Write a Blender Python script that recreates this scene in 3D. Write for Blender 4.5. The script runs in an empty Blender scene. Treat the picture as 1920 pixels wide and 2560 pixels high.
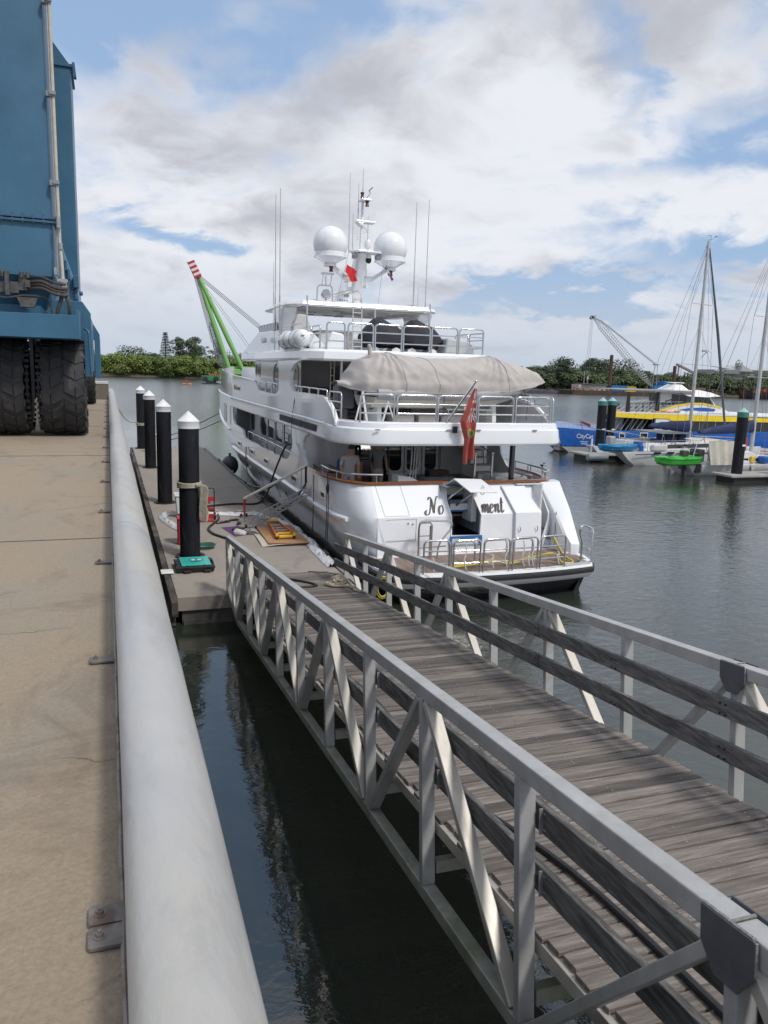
import bpy, bmesh, math, random
from mathutils import Vector, Matrix, noise
from mathutils.geometry import tessellate_polygon
random.seed(7)
S = bpy.context.scene
COL = S.collection
PI = math.pi
def rad(a): return math.radians(a)

# ---------------------------------------------------------------- camera
YAW, PITCH, ROLL = 19.788, 10.404, 1.8
def cam_axes():
    y, p, r = rad(YAW), rad(PITCH), rad(ROLL)
    F = Vector((math.sin(y)*math.cos(p), math.cos(y)*math.cos(p), -math.sin(p)))
    R0 = Vector((math.cos(y), -math.sin(y), 0)); U0 = R0.cross(F)
    R = R0*math.cos(r) + U0*math.sin(r); U = U0*math.cos(r) - R0*math.sin(r)
    return R, U, F
CR, CU, CF = cam_axes()
EYE = Vector((0, 0, 5.3))
cd = bpy.data.cameras.new('camera')
cam = bpy.data.objects.new('camera', cd); COL.objects.link(cam)
cd.sensor_fit = 'HORIZONTAL'; cd.sensor_width = 36.0; cd.lens = 36.0*1923/1920
cd.clip_start = 0.05; cd.clip_end = 6000
cam.matrix_world = Matrix(((CR.x, CU.x, -CF.x, EYE.x), (CR.y, CU.y, -CF.y, EYE.y), (CR.z, CU.z, -CF.z, EYE.z), (0, 0, 0, 1)))
cd.dof.use_dof = True; cd.dof.focus_distance = 22.0; cd.dof.aperture_fstop = 10
S.camera = cam
S.view_settings.view_transform = 'Standard'; S.view_settings.look = 'None'
S.view_settings.exposure = 0.08; S.view_settings.gamma = 1.0

# ---------------------------------------------------------------- sky, sun
SUN_EL, SUN_AZ = 52.0, 150.0        # azimuth clockwise from +Y
W = bpy.data.worlds.new('World'); S.world = W; W.use_nodes = True
nt = W.node_tree; nt.nodes.clear(); NN = nt.nodes.new; NL = nt.links.new
class G:
    """tiny node-graph helper"""
    def __init__(s, t): s.t = t
    def n(s, ty, **k):
        q = s.t.nodes.new(ty)
        for a, b in k.items(): setattr(q, a, b)
        return q
    def put(s, sock, v):
        if isinstance(v, bpy.types.NodeSocket): s.t.links.new(v, sock)
        elif v is not None: sock.default_value = v
    def math(s, op, a, b=0.0, c=None, clamp=False):
        q = s.n('ShaderNodeMath', operation=op); q.use_clamp = clamp
        s.put(q.inputs[0], a); s.put(q.inputs[1], b)
        if c is not None: s.put(q.inputs[2], c)
        return q.outputs[0]
    def vmath(s, op, a, b=None, scale=None):
        q = s.n('ShaderNodeVectorMath', operation=op); s.put(q.inputs[0], a)
        if b is not None: s.put(q.inputs[1], b)
        if scale is not None: s.put(q.inputs[3], scale)
        return q.outputs[1] if op in ('DOT_PRODUCT', 'LENGTH') else q.outputs[0]
    def noise(s, vec, scale, detail=6, rough=.55, dist=0.0, col=False):
        q = s.n('ShaderNodeTexNoise'); s.put(q.inputs['Vector'], vec)
        q.inputs['Scale'].default_value = scale; q.inputs['Detail'].default_value = detail
        q.inputs['Roughness'].default_value = rough; q.inputs['Distortion'].default_value = dist
        return q.outputs['Color' if col else 'Fac']
    def remap(s, v, a, b, c=0.0, d=1.0, mode='SMOOTHSTEP'):
        q = s.n('ShaderNodeMapRange', interpolation_type=mode)
        s.put(q.inputs[0], v); s.put(q.inputs[1], a); s.put(q.inputs[2], b); s.put(q.inputs[3], c); s.put(q.inputs[4], d)
        return q.outputs[0]
    def mix(s, f, a, b, mode='MIX'):
        q = s.n('ShaderNodeMix', data_type='RGBA', blend_type=mode)
        s.put(q.inputs[0], f)
        s.put(q.inputs[6], a if isinstance(a, bpy.types.NodeSocket) else (*a[:3], 1))
        s.put(q.inputs[7], b if isinstance(b, bpy.types.NodeSocket) else (*b[:3], 1))
        return q.outputs[2]
    def sep(s, v):
        q = s.n('ShaderNodeSeparateXYZ'); s.put(q.inputs[0], v); return q.outputs
    def comb(s, x, y, z):
        q = s.n('ShaderNodeCombineXYZ'); s.put(q.inputs[0], x); s.put(q.inputs[1], y); s.put(q.inputs[2], z); return q.outputs[0]
g = G(nt)
sky = g.n('ShaderNodeTexSky', sky_type='NISHITA'); sky.sun_disc = False
sky.sun_elevation = rad(SUN_EL); sky.sun_rotation = rad(SUN_AZ); sky.air_density = 1.0; sky.dust_density = 1.4; sky.ozone_density = 1.3
D = g.n('ShaderNodeTexCoord').outputs['Generated']
sx, sy, sz = g.sep(D)
AR = Vector((math.cos(rad(YAW)), -math.sin(rad(YAW)), 0))       # a fixed horizontal heading, used to lay out the cloud banks
zc = g.math('MAXIMUM', sz, 0.0)
den = g.math('ADD', zc, 0.30)
CP = g.comb(g.math('DIVIDE', sx, den), g.math('DIVIDE', sy, den), 0.0)
warp = g.vmath('SCALE', g.noise(CP, 2.2, 3, .5, 0, True), scale=.30)
CP2 = g.vmath('ADD', CP, warp)
n1 = g.noise(CP2, 1.9, 12, .58)
n2 = g.noise(g.vmath('ADD', CP2, (7.3, 2.1, 0)), 5.2, 11, .55)
n3 = g.noise(g.vmath('ADD', CP, (1.3, 9.1, 0)), .9, 4, .5)
dh = g.vmath('DOT_PRODUCT', D, tuple(AR))
wob = g.math('MULTIPLY', g.math('SUBTRACT', n2, .5), .26)
dhw = g.math('ADD', dh, wob)
dvw = g.math('ADD', sz, g.math('MULTIPLY', g.math('SUBTRACT', n1, .5), .2))
def bank(px, py, rx, ry, w):
    v = (CF + CR*((px-960)/1923) - CU*((py-1280)/1923)).normalized()
    a, b = v.dot(AR), v.z
    e = g.math('ADD', g.math('POWER', g.math('MULTIPLY', g.math('SUBTRACT', dhw, a), 1923/rx/1.1), 2.0),
               g.math('POWER', g.math('MULTIPLY', g.math('SUBTRACT', dvw, b), 1923/ry/1.1), 2.0))
    return g.math('MULTIPLY', g.math('EXPONENT', g.math('MULTIPLY', e, -1.0)), w)
def total(lst):
    t = None
    for q in lst:
        b = bank(*q); t = b if t is None else g.math('ADD', t, b)
    return t
gaps = total([(420, -620, 900, 420, .45), (200, 0, 230, 55, .34), (430, 594, 150, 22, .40), (1565, 130, 50, 150, .22), (1900, 280, 190, 60, .26), (1780, 430, 240, 36, .24),
              (1840, 640, 220, 50, .42), (1250, 735, 320, 34, .42), (1530, 750, 260, 30, .3), (215, 130, 90, 50, .2), (1250, 420, 120, 60, .1)])
shade = total([(640, 330, 330, 130, .40), (600, 480, 260, 90, .30), (1150, 60, 500, 90, .30), (1000, 210, 260, 80, .30), (300, 690, 180, 60, .28), (1800, 80, 300, 110, .55), (1150, 520, 400, 60, .12),
               (650, 105, 80, 50, -.5), (330, 440, 150, 90, -.35), (1650, 520, 330, 90, -.35), (430, 640, 90, 30, -.4), (1250, 620, 300, 40, -.25), (1350, 200, 120, 90, -.25)])
cover = g.math('SUBTRACT', g.math('ADD', n1, .26), gaps)
cover = g.math('ADD', cover, g.math('MULTIPLY', g.math('SUBTRACT', n2, .5), .75))
mask = g.remap(cover, .34, .68)
n4 = g.noise(g.vmath('ADD', CP2, (2.3, 5.1, 3)), 2.4, 10, .52)
dark = g.math('ADD', g.math('ADD', g.math('MULTIPLY', g.math('SUBTRACT', n2, .5), 1.5), g.math('MULTIPLY', g.math('SUBTRACT', n4, .5), 1.7)), g.math('MULTIPLY', g.math('SUBTRACT', n3, .5), .6))
dark = g.math('ADD', g.math('ADD', dark, g.math('MULTIPLY', shade, .75)), .20)
ccol = g.mix(g.remap(dark, 0.0, .85), (7.9, 8.1, 8.65), (4.7, 4.85, 5.4))
blue = g.mix(.7, sky.outputs[0], (3.6, 5.2, 7.8))
skyc = g.mix(mask, blue, ccol)
hazeband = g.remap(zc, 0.0, .16, .85, 0.0)
skyc = g.mix(hazeband, skyc, (5.0, 5.7, 6.7))
bg = g.n('ShaderNodeBackground'); g.put(bg.inputs[0], skyc); bg.inputs[1].default_value = 0.1
out = g.n('ShaderNodeOutputWorld'); nt.links.new(bg.outputs[0], out.inputs[0])
ld = bpy.data.lights.new('sun', 'SUN'); ld.energy = 2.3; ld.angle = rad(9); ld.color = (1, .95, .87)
sun = bpy.data.objects.new('sun', ld); COL.objects.link(sun)
sd = Vector((math.sin(rad(SUN_AZ))*math.cos(rad(SUN_EL)), math.cos(rad(SUN_AZ))*math.cos(rad(SUN_EL)), math.sin(rad(SUN_EL))))
sun.rotation_euler = sd.to_track_quat('Z', 'Y').to_euler(); sun.location = (0, 0, 60)

# ---------------------------------------------------------------- materials
MATS = {}
def M(name, col=(.5, .5, .5), rough=.5, metal=0.0, var=.08, sc=3.0, bump=0.0, bsc=40.0, coat=0.0, alpha=1.0, trans=0.0, col2=None, c2=(.45, .65), det=6, stretch=None, grime=0.0, spec=None, island=0.0):
    if name in MATS: return MATS[name]
    m = bpy.data.materials.new(name); m.use_nodes = True; t = m.node_tree; t.nodes.clear(); g = G(t)
    p = g.n('ShaderNodeBsdfPrincipled'); o = g.n('ShaderNodeOutputMaterial'); t.links.new(p.outputs[0], o.inputs[0])
    v = g.n('ShaderNodeTexCoord').outputs['Object']
    if stretch: v = g.vmath('MULTIPLY', v, stretch)
    base = (*col, 1)
    n = g.noise(v, sc, det, .6)
    dk = tuple(max(0, c*(1-var)) for c in col); lt = tuple(min(1, c*(1+var)) for c in col)
    c = g.mix(g.remap(n, .3, .7), dk, lt)
    if col2:
        c = g.mix(g.remap(g.noise(g.vmath('ADD', v, (3.3, 1.7, 5.1)), sc*.7, det, .65, .3), c2[0], c2[1]), c, col2)
    if grime:
        c = g.mix(g.math('MULTIPLY', g.remap(g.noise(g.vmath('ADD', v, (9, 4, 2)), sc*2.3, 9, .7, .6), .5, .72), grime), c, tuple(q*.35 for q in col))
    if island:
        ri = g.n('ShaderNodeNewGeometry').outputs['Random Per Island']
        c = g.mix(1.0, c, g.mix(ri, (1-island,)*3, (1+island*.6,)*3), 'MULTIPLY')
    g.put(p.inputs['Base Color'], c)
    p.inputs['Metallic'].default_value = metal
    g.put(p.inputs['Roughness'], g.remap(n, .3, .7, max(.02, rough*.85), min(1, rough*1.15)))
    if coat: p.inputs['Coat Weight'].default_value = coat; p.inputs['Coat Roughness'].default_value = .06
    if spec is not None: p.inputs['Specular IOR Level'].default_value = spec
    if trans: p.inputs['Transmission Weight'].default_value = trans
    if alpha < 1: p.inputs['Alpha'].default_value = alpha
    if bump:
        b = g.n('ShaderNodeBump'); b.inputs['Strength'].default_value = min(1, bump); b.inputs['Distance'].default_value = .02*max(1, bump)
        g.put(b.inputs['Height'], g.noise(v, bsc, 5, .6)); g.put(p.inputs['Normal'], b.outputs[0])
    MATS[name] = m; m['g'] = 1
    return m
def nodes_of(m):
    g = G(m.node_tree); return g, next(n for n in m.node_tree.nodes if n.type == 'BSDF_PRINCIPLED')

white = M('gelcoat white', (.78, .80, .835), .14, 0, .02, .6, coat=.7)
white2 = M('painted white', (.74, .75, .76), .35, 0, .04, 2)
greypaint = M('deck grey paint', (.42, .43, .45), .6)
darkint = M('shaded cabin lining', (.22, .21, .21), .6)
steel = M('polished stainless', (.62, .62, .63), .16, .95, .04, 8)
glass = M('dark tinted glass', (.012, .015, .02), .04, 0, .1, 2, coat=.5)
teak = M('varnished teak', (.20, .075, .032), .22, 0, .25, 6, stretch=(6, 1, 6), coat=.5)
black = M('black rubber', (.018, .018, .02), .55, 0, .2, 6, bump=.2)
ropeblk = M('black hose', (.02, .02, .022), .42, 0, .2, 10)
alu = M('weathered aluminium', (.43, .435, .44), .48, .25, .06, 5, bump=.08, bsc=60, col2=(.36, .357, .345), c2=(.4, .75), grime=.2)
alub = M('lit brushed aluminium', (.50, .475, .435), .45, .25, .05, 8, bump=.08, bsc=90, stretch=(2, .5, .5), col2=(.44, .42, .385), c2=(.3, .8), grime=.12)
algae = M('algae stained aluminium', (.36, .375, .34), .55, .35, .12, 4, col2=(.22, .25, .17), c2=(.45, .7), grime=.3)
dplate = M('dark primer plate', (.10, .105, .12), .5, .2, .12, 6, col2=(.2, .2, .2), c2=(.68, .75))
timber = M('weathered timber', (.185, .18, .178), .8, 0, .35, 5, bump=.5, bsc=30, stretch=(9, 1, 9), island=.25, col2=(.08, .078, .08), c2=(.4, .65))
pileblk = M('black pile sleeve', (.009, .010, .015), .6, 0, .3, 3, bump=.15, bsc=25, stretch=(2.5, 2.5, .6), col2=(.030, .031, .036), c2=(.58, .70), grime=.2, spec=.3)
pilecap = M('white pile cap', (.72, .73, .76), .45, 0, .06, 4, col2=(.50, .49, .45), c2=(.60, .72), grime=.15, stretch=(1, 1, .4))
liftblue = M('crane blue paint', (.028, .115, .205), .48, 0, .12, .8, coat=.1, col2=(.042, .14, .235), c2=(.4, .75), grime=.16, bump=.1, bsc=6)
tyre = M('tyre rubber', (.030, .031, .036), .75, 0, .3, 5, bump=.4, bsc=60, col2=(.075, .066, .055), c2=(.55, .75), grime=.3)
galv = M('galvanised steel', (.36, .36, .37), .5, .6, .12, 12, col2=(.26, .22, .18), c2=(.6, .8))
canvas = M('taupe canvas', (.44, .41, .395), .85, 0, .06, 2, bump=.3, bsc=120)
blkcanvas = M('black canvas', (.016, .018, .026), .7, 0, .15, 3, bump=.3, bsc=60)
red = M('red paint', (.42, .025, .03), .45)
orange = M('orange fibreglass', (.75, .16, .03), .45)
yellow = M('yellow plastic', (.8, .48, .02), .45)
blueP = M('ferry blue paint', (.01, .10, .42), .3, coat=.3)
yellowP = M('ferry yellow paint', (.85, .62, .015), .35, coat=.3)
greenP = M('crane green paint', (.20, .42, .13), .4)
dkgreen = M('hull green paint', (.02, .20, .09), .45, grime=.3)
rust = M('rusty steel', (.11, .055, .04), .8, .1, .35, 4, bump=.3, col2=(.05, .035, .03))
steelgrey = M('grey painted steel', (.24, .25, .26), .55, .2, .15, 4, grime=.2)
skin = M('skin', (.48, .29, .21), .5)
teal = M('teal polypropylene', (.04, .42, .36), .35)

# timber deck planks: colour by plank, dark wet streaks, nail heads are geometry
plank = M('grey deck plank', (.225, .198, .178), .68, 0, .25, 3, bump=.5, bsc=14, stretch=(.8, 11, 11), island=.48, col2=(.125, .105, .094), c2=(.4, .66), grime=.3)
teakdeck = M('weathered teak decking', (.25, .19, .16), .6, 0, .3, 3, stretch=(14, 1, 1), col2=(.22, .09, .06), c2=(.5, .7), island=.3)

def ground_mat(name, col, col2, dark, joints=None, sc=.6):
    m = bpy.data.materials.new(name); m.use_nodes = True; t = m.node_tree; t.nodes.clear(); g = G(t)
    p = g.n('ShaderNodeBsdfPrincipled'); o = g.n('ShaderNodeOutputMaterial'); t.links.new(p.outputs[0], o.inputs[0])
    v = g.n('ShaderNodeTexCoord').outputs['Object']
    c = g.mix(g.remap(g.noise(v, sc, 8, .65, .4), .35, .65), col, col2)
    c = g.mix(g.math('MULTIPLY', g.remap(g.noise(g.vmath('MULTIPLY', v, (1.2, .6, 1)), sc*2.6, 10, .7, .8), .52, .72), .55), c, dark)
    c = g.mix(g.math('MULTIPLY', g.remap(g.noise(g.vmath('ADD', v, (40, 3, 0)), sc*.5, 8, .75, 1.5), .55, .66), .45), c, dark)
    c = g.mix(g.math('MULTIPLY', g.remap(g.noise(v, 55, 4, .7), .3, .75), .5), c, tuple(q*.55 for q in col))
    c = g.mix(g.math('MULTIPLY', g.remap(g.noise(v, 130, 3, .7), .6, .75), .35), c, tuple(min(1, q*1.7) for q in col))
    wv = g.vmath('ADD', v, g.vmath('SCALE', g.noise(v, 1.3, 5, .6, 0, True), scale=.55))
    vo = g.n('ShaderNodeTexVoronoi', feature='DISTANCE_TO_EDGE'); g.put(vo.inputs['Vector'], g.vmath('MULTIPLY', wv, (.22, .62, .3))); vo.inputs['Scale'].default_value = 1.0
    cr = g.math('MULTIPLY', g.remap(vo.outputs[0], .0, .006, 1, 0), g.remap(g.noise(v, .7, 3), .48, .6))
    c = g.mix(g.math('MULTIPLY', cr, .6), c, tuple(q*.4 for q in col))
    g.put(p.inputs['Base Color'], c); p.inputs['Roughness'].default_value = .86
    b = g.n('ShaderNodeBump'); b.inputs['Strength'].default_value = .8; b.inputs['Distance'].default_value = .014
    h = g.math('ADD', g.noise(v, 45, 8, .7), g.math('MULTIPLY', cr, -1.2))
    g.put(b.inputs['Height'], h); g.put(p.inputs['Normal'], b.outputs[0])
    return m
wharfmat = ground_mat('wharf concrete', (.345, .272, .195), (.30, .262, .212), (.13, .105, .08))
pontmat = ground_mat('pontoon concrete', (.35, .31, .27), (.31, .285, .26), (.18, .16, .145), sc=.9)
fasciamat = ground_mat('stained shaded concrete', (.12, .11, .10), (.09, .085, .08), (.04, .04, .035))

wm = bpy.data.materials.new('river water'); wm.use_nodes = True; t = wm.node_tree; t.nodes.clear(); g = G(t)
p = g.n('ShaderNodeBsdfPrincipled'); o = g.n('ShaderNodeOutputMaterial'); t.links.new(p.outputs[0], o.inputs[0])
v = g.n('ShaderNodeTexCoord').outputs['Object']
p.inputs['IOR'].default_value = 1.9
g.put(p.inputs['Base Color'], g.mix(g.noise(v, .12, 3), (.020, .027, .022), (.034, .042, .031)))
sxyz = g.sep(v)
g.put(p.inputs['Roughness'], g.remap(sxyz[1], 25, 160, .045, .20))
# the slot between wharf and gangway is sheltered: smaller ripples there
calm = g.remap(sxyz[0], 2.5, 6.0, .35, 1.0)
calm = g.math('MAXIMUM', calm, g.remap(sxyz[1], 60, 90, 0, 1))
v1 = g.vmath('MULTIPLY', v, (1.0, 1.5, 1)); 
w1 = g.noise(g.vmath('ADD', v1, g.vmath('SCALE', g.noise(v, .4, 2, .5, 0, True), scale=1.2)), 1.15, 3, .55, .6)
w2 = g.noise(v1, 3.6, 4, .6, .4); w3 = g.noise(v, .28, 3, .5)
w4 = g.noise(v1, 9.0, 3, .6, .3)
h = g.math('ADD', g.math('ADD', g.math('MULTIPLY', w1, .55), g.math('MULTIPLY', w2, .36)), g.math('MULTIPLY', w3, .3))
h = g.math('ADD', h, g.math('MULTIPLY', w4, .05))
h = g.math('MULTIPLY', h, g.math('MULTIPLY', calm, g.remap(g.noise(v, .035, 3), .3, .7, .55, 1.15)))
b = g.n('ShaderNodeBump'); b.inputs['Strength'].default_value = 1.0; b.inputs['Distance'].default_value = .050
g.put(b.inputs['Height'], h); g.put(p.inputs['Normal'], b.outputs[0])

# ---------------------------------------------------------------- mesh helpers
def V(*a): return Vector(a)
def smoothpath(pts, n=6, closed=False):
    P = [Vector(p) for p in pts]; r = []
    m = len(P)
    for i in range(m if closed else m-1):
        a, b = P[i], P[(i+1) % m]
        z = P[(i-1) % m] if (closed or i > 0) else a*2-b
        c = P[(i+2) % m] if (closed or i+2 < m) else b*2-a
        for k in range(n):
            t = k/n
            r.append(.5*((2*a)+(b-z)*t+(2*z-5*a+4*b-c)*t*t+(3*a-z-3*b+c)*t**3))
    if not closed: r.append(P[-1])
    return r
def fillet(pts, r, n=4):
    """round the inner corners of a polyline"""
    P = [Vector(p) for p in pts]; o = [P[0]]
    for i in range(1, len(P)-1):
        a, b, c = P[i-1], P[i], P[i+1]
        d1, d2 = (a-b), (c-b); q = min(r, d1.length*.49, d2.length*.49)
        s, e = b+d1.normalized()*q, b+d2.normalized()*q
        for k in range(n+1):
            t = k/n; o.append(s.lerp(b, t).lerp(b.lerp(e, t), t))
    o.append(P[-1]); return o
class MB:
    def __init__(s): s.v = []; s.f = []; s.mi = []; s.cur = 0
    def add(s, vs, fs):
        k = len(s.v); s.v += [tuple(q) for q in vs]
        for f in fs: s.f.append([k+i for i in f]); s.mi.append(s.cur)
        return s
    def hexa(s, P): return s.add(P, [(0, 3, 2, 1), (4, 5, 6, 7), (0, 1, 5, 4), (1, 2, 6, 5), (2, 3, 7, 6), (3, 0, 4, 7)])
    def box(s, x0, x1, y0, y1, z0, z1):
        return s.hexa([(x0, y0, z0), (x1, y0, z0), (x1, y1, z0), (x0, y1, z0), (x0, y0, z1), (x1, y0, z1), (x1, y1, z1), (x0, y1, z1)])
    def frame(s, p, q, up=(0, 0, 1)):
        p, q = Vector(p), Vector(q); d = (q-p).normalized(); u = Vector(up)
        if abs(d.dot(u.normalized())) > .98: u = Vector((0, 1, 0)) if abs(d.y) < .9 else Vector((1, 0, 0))
        r = d.cross(u).normalized(); u = r.cross(d); return p, q, d, r, u
    def beam(s, p, q, w, h, up=(0, 0, 1)):
        p, q, d, r, u = s.frame(p, q, up); P = []
        for c in (p, q):
            for a, b in ((-1, -1), (1, -1), (1, 1), (-1, 1)): P.append(c+r*a*w/2+u*b*h/2)
        return s.hexa(P)
    def loft(s, rings, closed=True, caps=True):
        n = len(rings[0]); k = len(s.v); fs = []
        for R in rings: s.v += [tuple(q) for q in R]
        for i in range(len(rings)-1):
            for j in range(n if closed else n-1):
                j2 = (j+1) % n
                fs.append([k+i*n+j, k+i*n+j2, k+(i+1)*n+j2, k+(i+1)*n+j])
        if caps and closed:
            fs.append([k+j for j in range(n)][::-1]); fs.append([k+(len(rings)-1)*n+j for j in range(n)])
        s.f += fs; s.mi += [s.cur]*len(fs); return s
    def cyl(s, p, q, r0, r1=None, n=12, caps=True):
        if r1 is None: r1 = r0
        p, q, d, r, u = s.frame(p, q)
        return s.loft([[c+(r*math.cos(2*PI*k/n)+u*math.sin(2*PI*k/n))*R for k in range(n)] for c, R in ((p, r0), (q, r1))], True, caps)
    def tube(s, pts, r, n=6, closed=False):
        P = [Vector(p) for p in pts]; m = len(P); rings = []
        last = None
        for i in range(m):
            a = P[i-1] if (i > 0 or closed) else P[0]; b = P[(i+1) % m] if (i < m-1 or closed) else P[-1]
            d = (b-a)
            d = d.normalized() if d.length > 1e-9 else Vector((0, 0, 1))
            if last is None:
                u = Vector((0, 0, 1)) if abs(d.z) < .9 else Vector((1, 0, 0))
                last = (u-d*u.dot(d)).normalized()
            else:
                last = (last-d*last.dot(d)); last = last.normalized() if last.length > 1e-6 else Vector((1, 0, 0))
            w = d.cross(last); R = r[i] if isinstance(r, (list, tuple)) else r
            rings.append([P[i]+(last*math.cos(2*PI*k/n)+w*math.sin(2*PI*k/n))*R for k in range(n)])
        if closed: rings.append(rings[0]); return s.loft(rings, True, False)
        return s.loft(rings)
    def lathe(s, c, prof, n=24, ax='Z', a0=0, a1=2*PI):
        c = Vector(c); rings = []
        for r, z in prof:
            R = []
            for k in range(n):
                t = a0+(a1-a0)*k/n; x, y = r*math.cos(t), r*math.sin(t)
                R.append(c+(Vector((x, y, z)) if ax == 'Z' else Vector((z, x, y)) if ax == 'X' else Vector((y, z, x))))
            rings.append(R)
        return s.loft(rings, True, False)
    def ball(s, c, rx, ry=None, rz=None, n=16, m=10, z0=-1.0, z1=1.0):
        ry = ry or rx; rz = rz or rx; c = Vector(c); rings = []
        a0, a1 = math.asin(z0), math.asin(z1)
        for i in range(m+1):
            a = a0+(a1-a0)*i/m; r = max(math.cos(a), 1e-3); z = math.sin(a)
            rings.append([c+Vector((rx*r*math.cos(2*PI*k/n), ry*r*math.sin(2*PI*k/n), rz*z)) for k in range(n)])
        return s.loft(rings, True, True)
    def prism(s, poly, off):
        """planar polygon (3-D points) extruded by off"""
        k = len(poly); P = [Vector(p) for p in poly]; Q = [p+Vector(off) for p in P]
        tri = tessellate_polygon([P]); o = len(s.v); s.v += [tuple(q) for q in P+Q]
        fs = []
        for t in tri: fs.append([o+i for i in t]); fs.append([o+k+i for i in reversed(t)])
        for i in range(k): j = (i+1) % k; fs.append([o+i, o+j, o+k+j, o+k+i])
        s.f += fs; s.mi += [s.cur]*len(fs); return s
    def panel(s, loops, fn, off=None):
        """2-D outline with holes mapped by fn to 3-D; off gives it thickness"""
        flat = [[Vector((a, b, 0)) for a, b in L] for L in loops]
        tri = tessellate_polygon(flat); pts = [q for L in loops for q in L]
        o = len(s.v); A = [Vector(fn(a, b)) for a, b in pts]; s.v += [tuple(q) for q in A]; fs = [[o+i for i in t] for t in tri]
        if off:
            n = len(A); s.v += [tuple(q+Vector(off)) for q in A]
            fs += [[o+n+i for i in reversed(t)] for t in tri]; k = 0
            for L in loops:
                m = len(L)
                for i in range(m): j = (i+1) % m; fs.append([o+k+i, o+k+j, o+n+k+j, o+n+k+i])
                k += m
        s.f += fs; s.mi += [s.cur]*len(fs); return s
    def sheet(s, fn, nu, nv):
        o = len(s.v)
        for i in range(nu+1):
            for j in range(nv+1): s.v.append(tuple(fn(i/nu, j/nv)))
        for i in range(nu):
            for j in range(nv):
                a = o+i*(nv+1)+j; s.f.append([a, a+nv+1, a+nv+2, a+1]); s.mi.append(s.cur)
        return s
def rrect(a0, a1, b0, b1, r, n=4, rs=None):
    o = []; R = rs or (r, r, r, r)
    for (cx, cy, t0), q in zip(((a1, b1, 0), (a0, b1, 90), (a0, b0, 180), (a1, b0, 270)), R):
        sx = -1 if cx == a1 else 1; sy = -1 if cy == b1 else 1
        for k in range(n+1):
            t = rad(t0+90*k/n); o.append((cx+sx*q+q*math.cos(t), cy+sy*q+q*math.sin(t)))
    return o
def oval(ca, cb, ra, rb, n=20, e=1.0): 
    return [(ca+ra*math.copysign(abs(math.cos(2*PI*k/n))**e, math.cos(2*PI*k/n)), cb+rb*math.copysign(abs(math.sin(2*PI*k/n))**e, math.sin(2*PI*k/n))) for k in range(n)]
ORG = {}
def thing(name, label, cat, loc=(0, 0, 0), group=None):
    o = bpy.data.objects.new(name, None); COL.objects.link(o); o.location = loc; o.empty_display_size = .3
    o['label'] = label; o['category'] = cat
    if group: o['group'] = group
    ORG[o] = Vector(loc); return o
def build(name, mb, mats, parent=None, org=None, sm=35, bev=0.0, label=None, fix=True):
    if parent is not None: org = ORG[parent]
    org = Vector(org) if org is not None else Vector((0, 0, 0))
    me = bpy.data.meshes.new(name)
    me.from_pydata([(q[0]-org.x, q[1]-org.y, q[2]-org.z) for q in mb.v], [], mb.f)
    for m in (mats if isinstance(mats, (list, tuple)) else [mats]): me.materials.append(m)
    if len(me.materials) > 1: me.polygons.foreach_set('material_index', mb.mi)
    me.update()
    if fix:
        bm = bmesh.new(); bm.from_mesh(me); bmesh.ops.recalc_face_normals(bm, faces=bm.faces); bm.to_mesh(me); bm.free()
    if sm:
        me.shade_smooth(); me.set_sharp_from_angle(angle=rad(sm))
    o = bpy.data.objects.new(name, me); COL.objects.link(o)
    if parent is not None: o.parent = parent
    else: o.location = org
    ORG[o] = org
    if bev:
        b = o.modifiers.new('bevel', 'BEVEL'); b.width = bev; b.segments = 2; b.limit_method = 'ANGLE'; b.angle_limit = rad(40)
    if label: o['label'] = label
    return o
def build_split(name, mb, mats, parent, tol=.03, **k):
    """one part object per separate piece of the collected geometry"""
    n = len(mb.v); pa = list(range(n))
    def fd(a):
        while pa[a] != a: pa[a] = pa[pa[a]]; a = pa[a]
        return a
    for f in mb.f:
        for q in f[1:]: pa[fd(q)] = fd(f[0])
    grp = {}
    for i in range(n): grp.setdefault(fd(i), []).append(i)
    bb = {}
    for r, ids in grp.items(): bb[r] = [[min(mb.v[i][c] for i in ids)-tol for c in range(3)], [max(mb.v[i][c] for i in ids)+tol for c in range(3)]]
    rs = list(grp)
    for i, a in enumerate(rs):
        for b in rs[i+1:]:
            if all(bb[a][0][c] <= bb[b][1][c] and bb[b][0][c] <= bb[a][1][c] for c in range(3)): pa[fd(a)] = fd(b)
    out = {}
    for f, m in zip(mb.f, mb.mi): out.setdefault(fd(f[0]), []).append((f, m))
    res = []
    for fs in out.values():
        q = MB(); mp = {}
        for f, m in fs:
            for i in f:
                if i not in mp: mp[i] = len(q.v); q.v.append(mb.v[i])
            q.f.append([mp[i] for i in f]); q.mi.append(m)
        res.append(build(name, q, mats, parent, **k))
    return res
def single(name, mb, mats, label, cat, group=None, **k):
    xs = [q[0] for q in mb.v]; ys = [q[1] for q in mb.v]; zs = [q[2] for q in mb.v]
    o = build(name, mb, mats, org=((min(xs)+max(xs))/2, (min(ys)+max(ys))/2, min(zs)), **k)
    o['label'] = label; o['category'] = cat
    if group: o['group'] = group
    return o
def struct(name, mb, mats, kind='structure', **k):
    o = build(name, mb, mats, **k); o['kind'] = kind; return o
def dup(root, loc, rotz=0.0, label=None, scale=None):
    def cp(o, par):
        c = o.copy(); COL.objects.link(c); c.parent = par
        for ch in kids(o): cp(ch, c)
        return c
    r = cp(root, None); r.location = loc; r.rotation_euler = (0, 0, rotz)
    if scale: r.scale = scale if isinstance(scale, (tuple, list)) else (scale,)*3
    if label: r['label'] = label
    return r
def kids(o): return [q for q in list(COL.objects) if q.parent == o]
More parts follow.
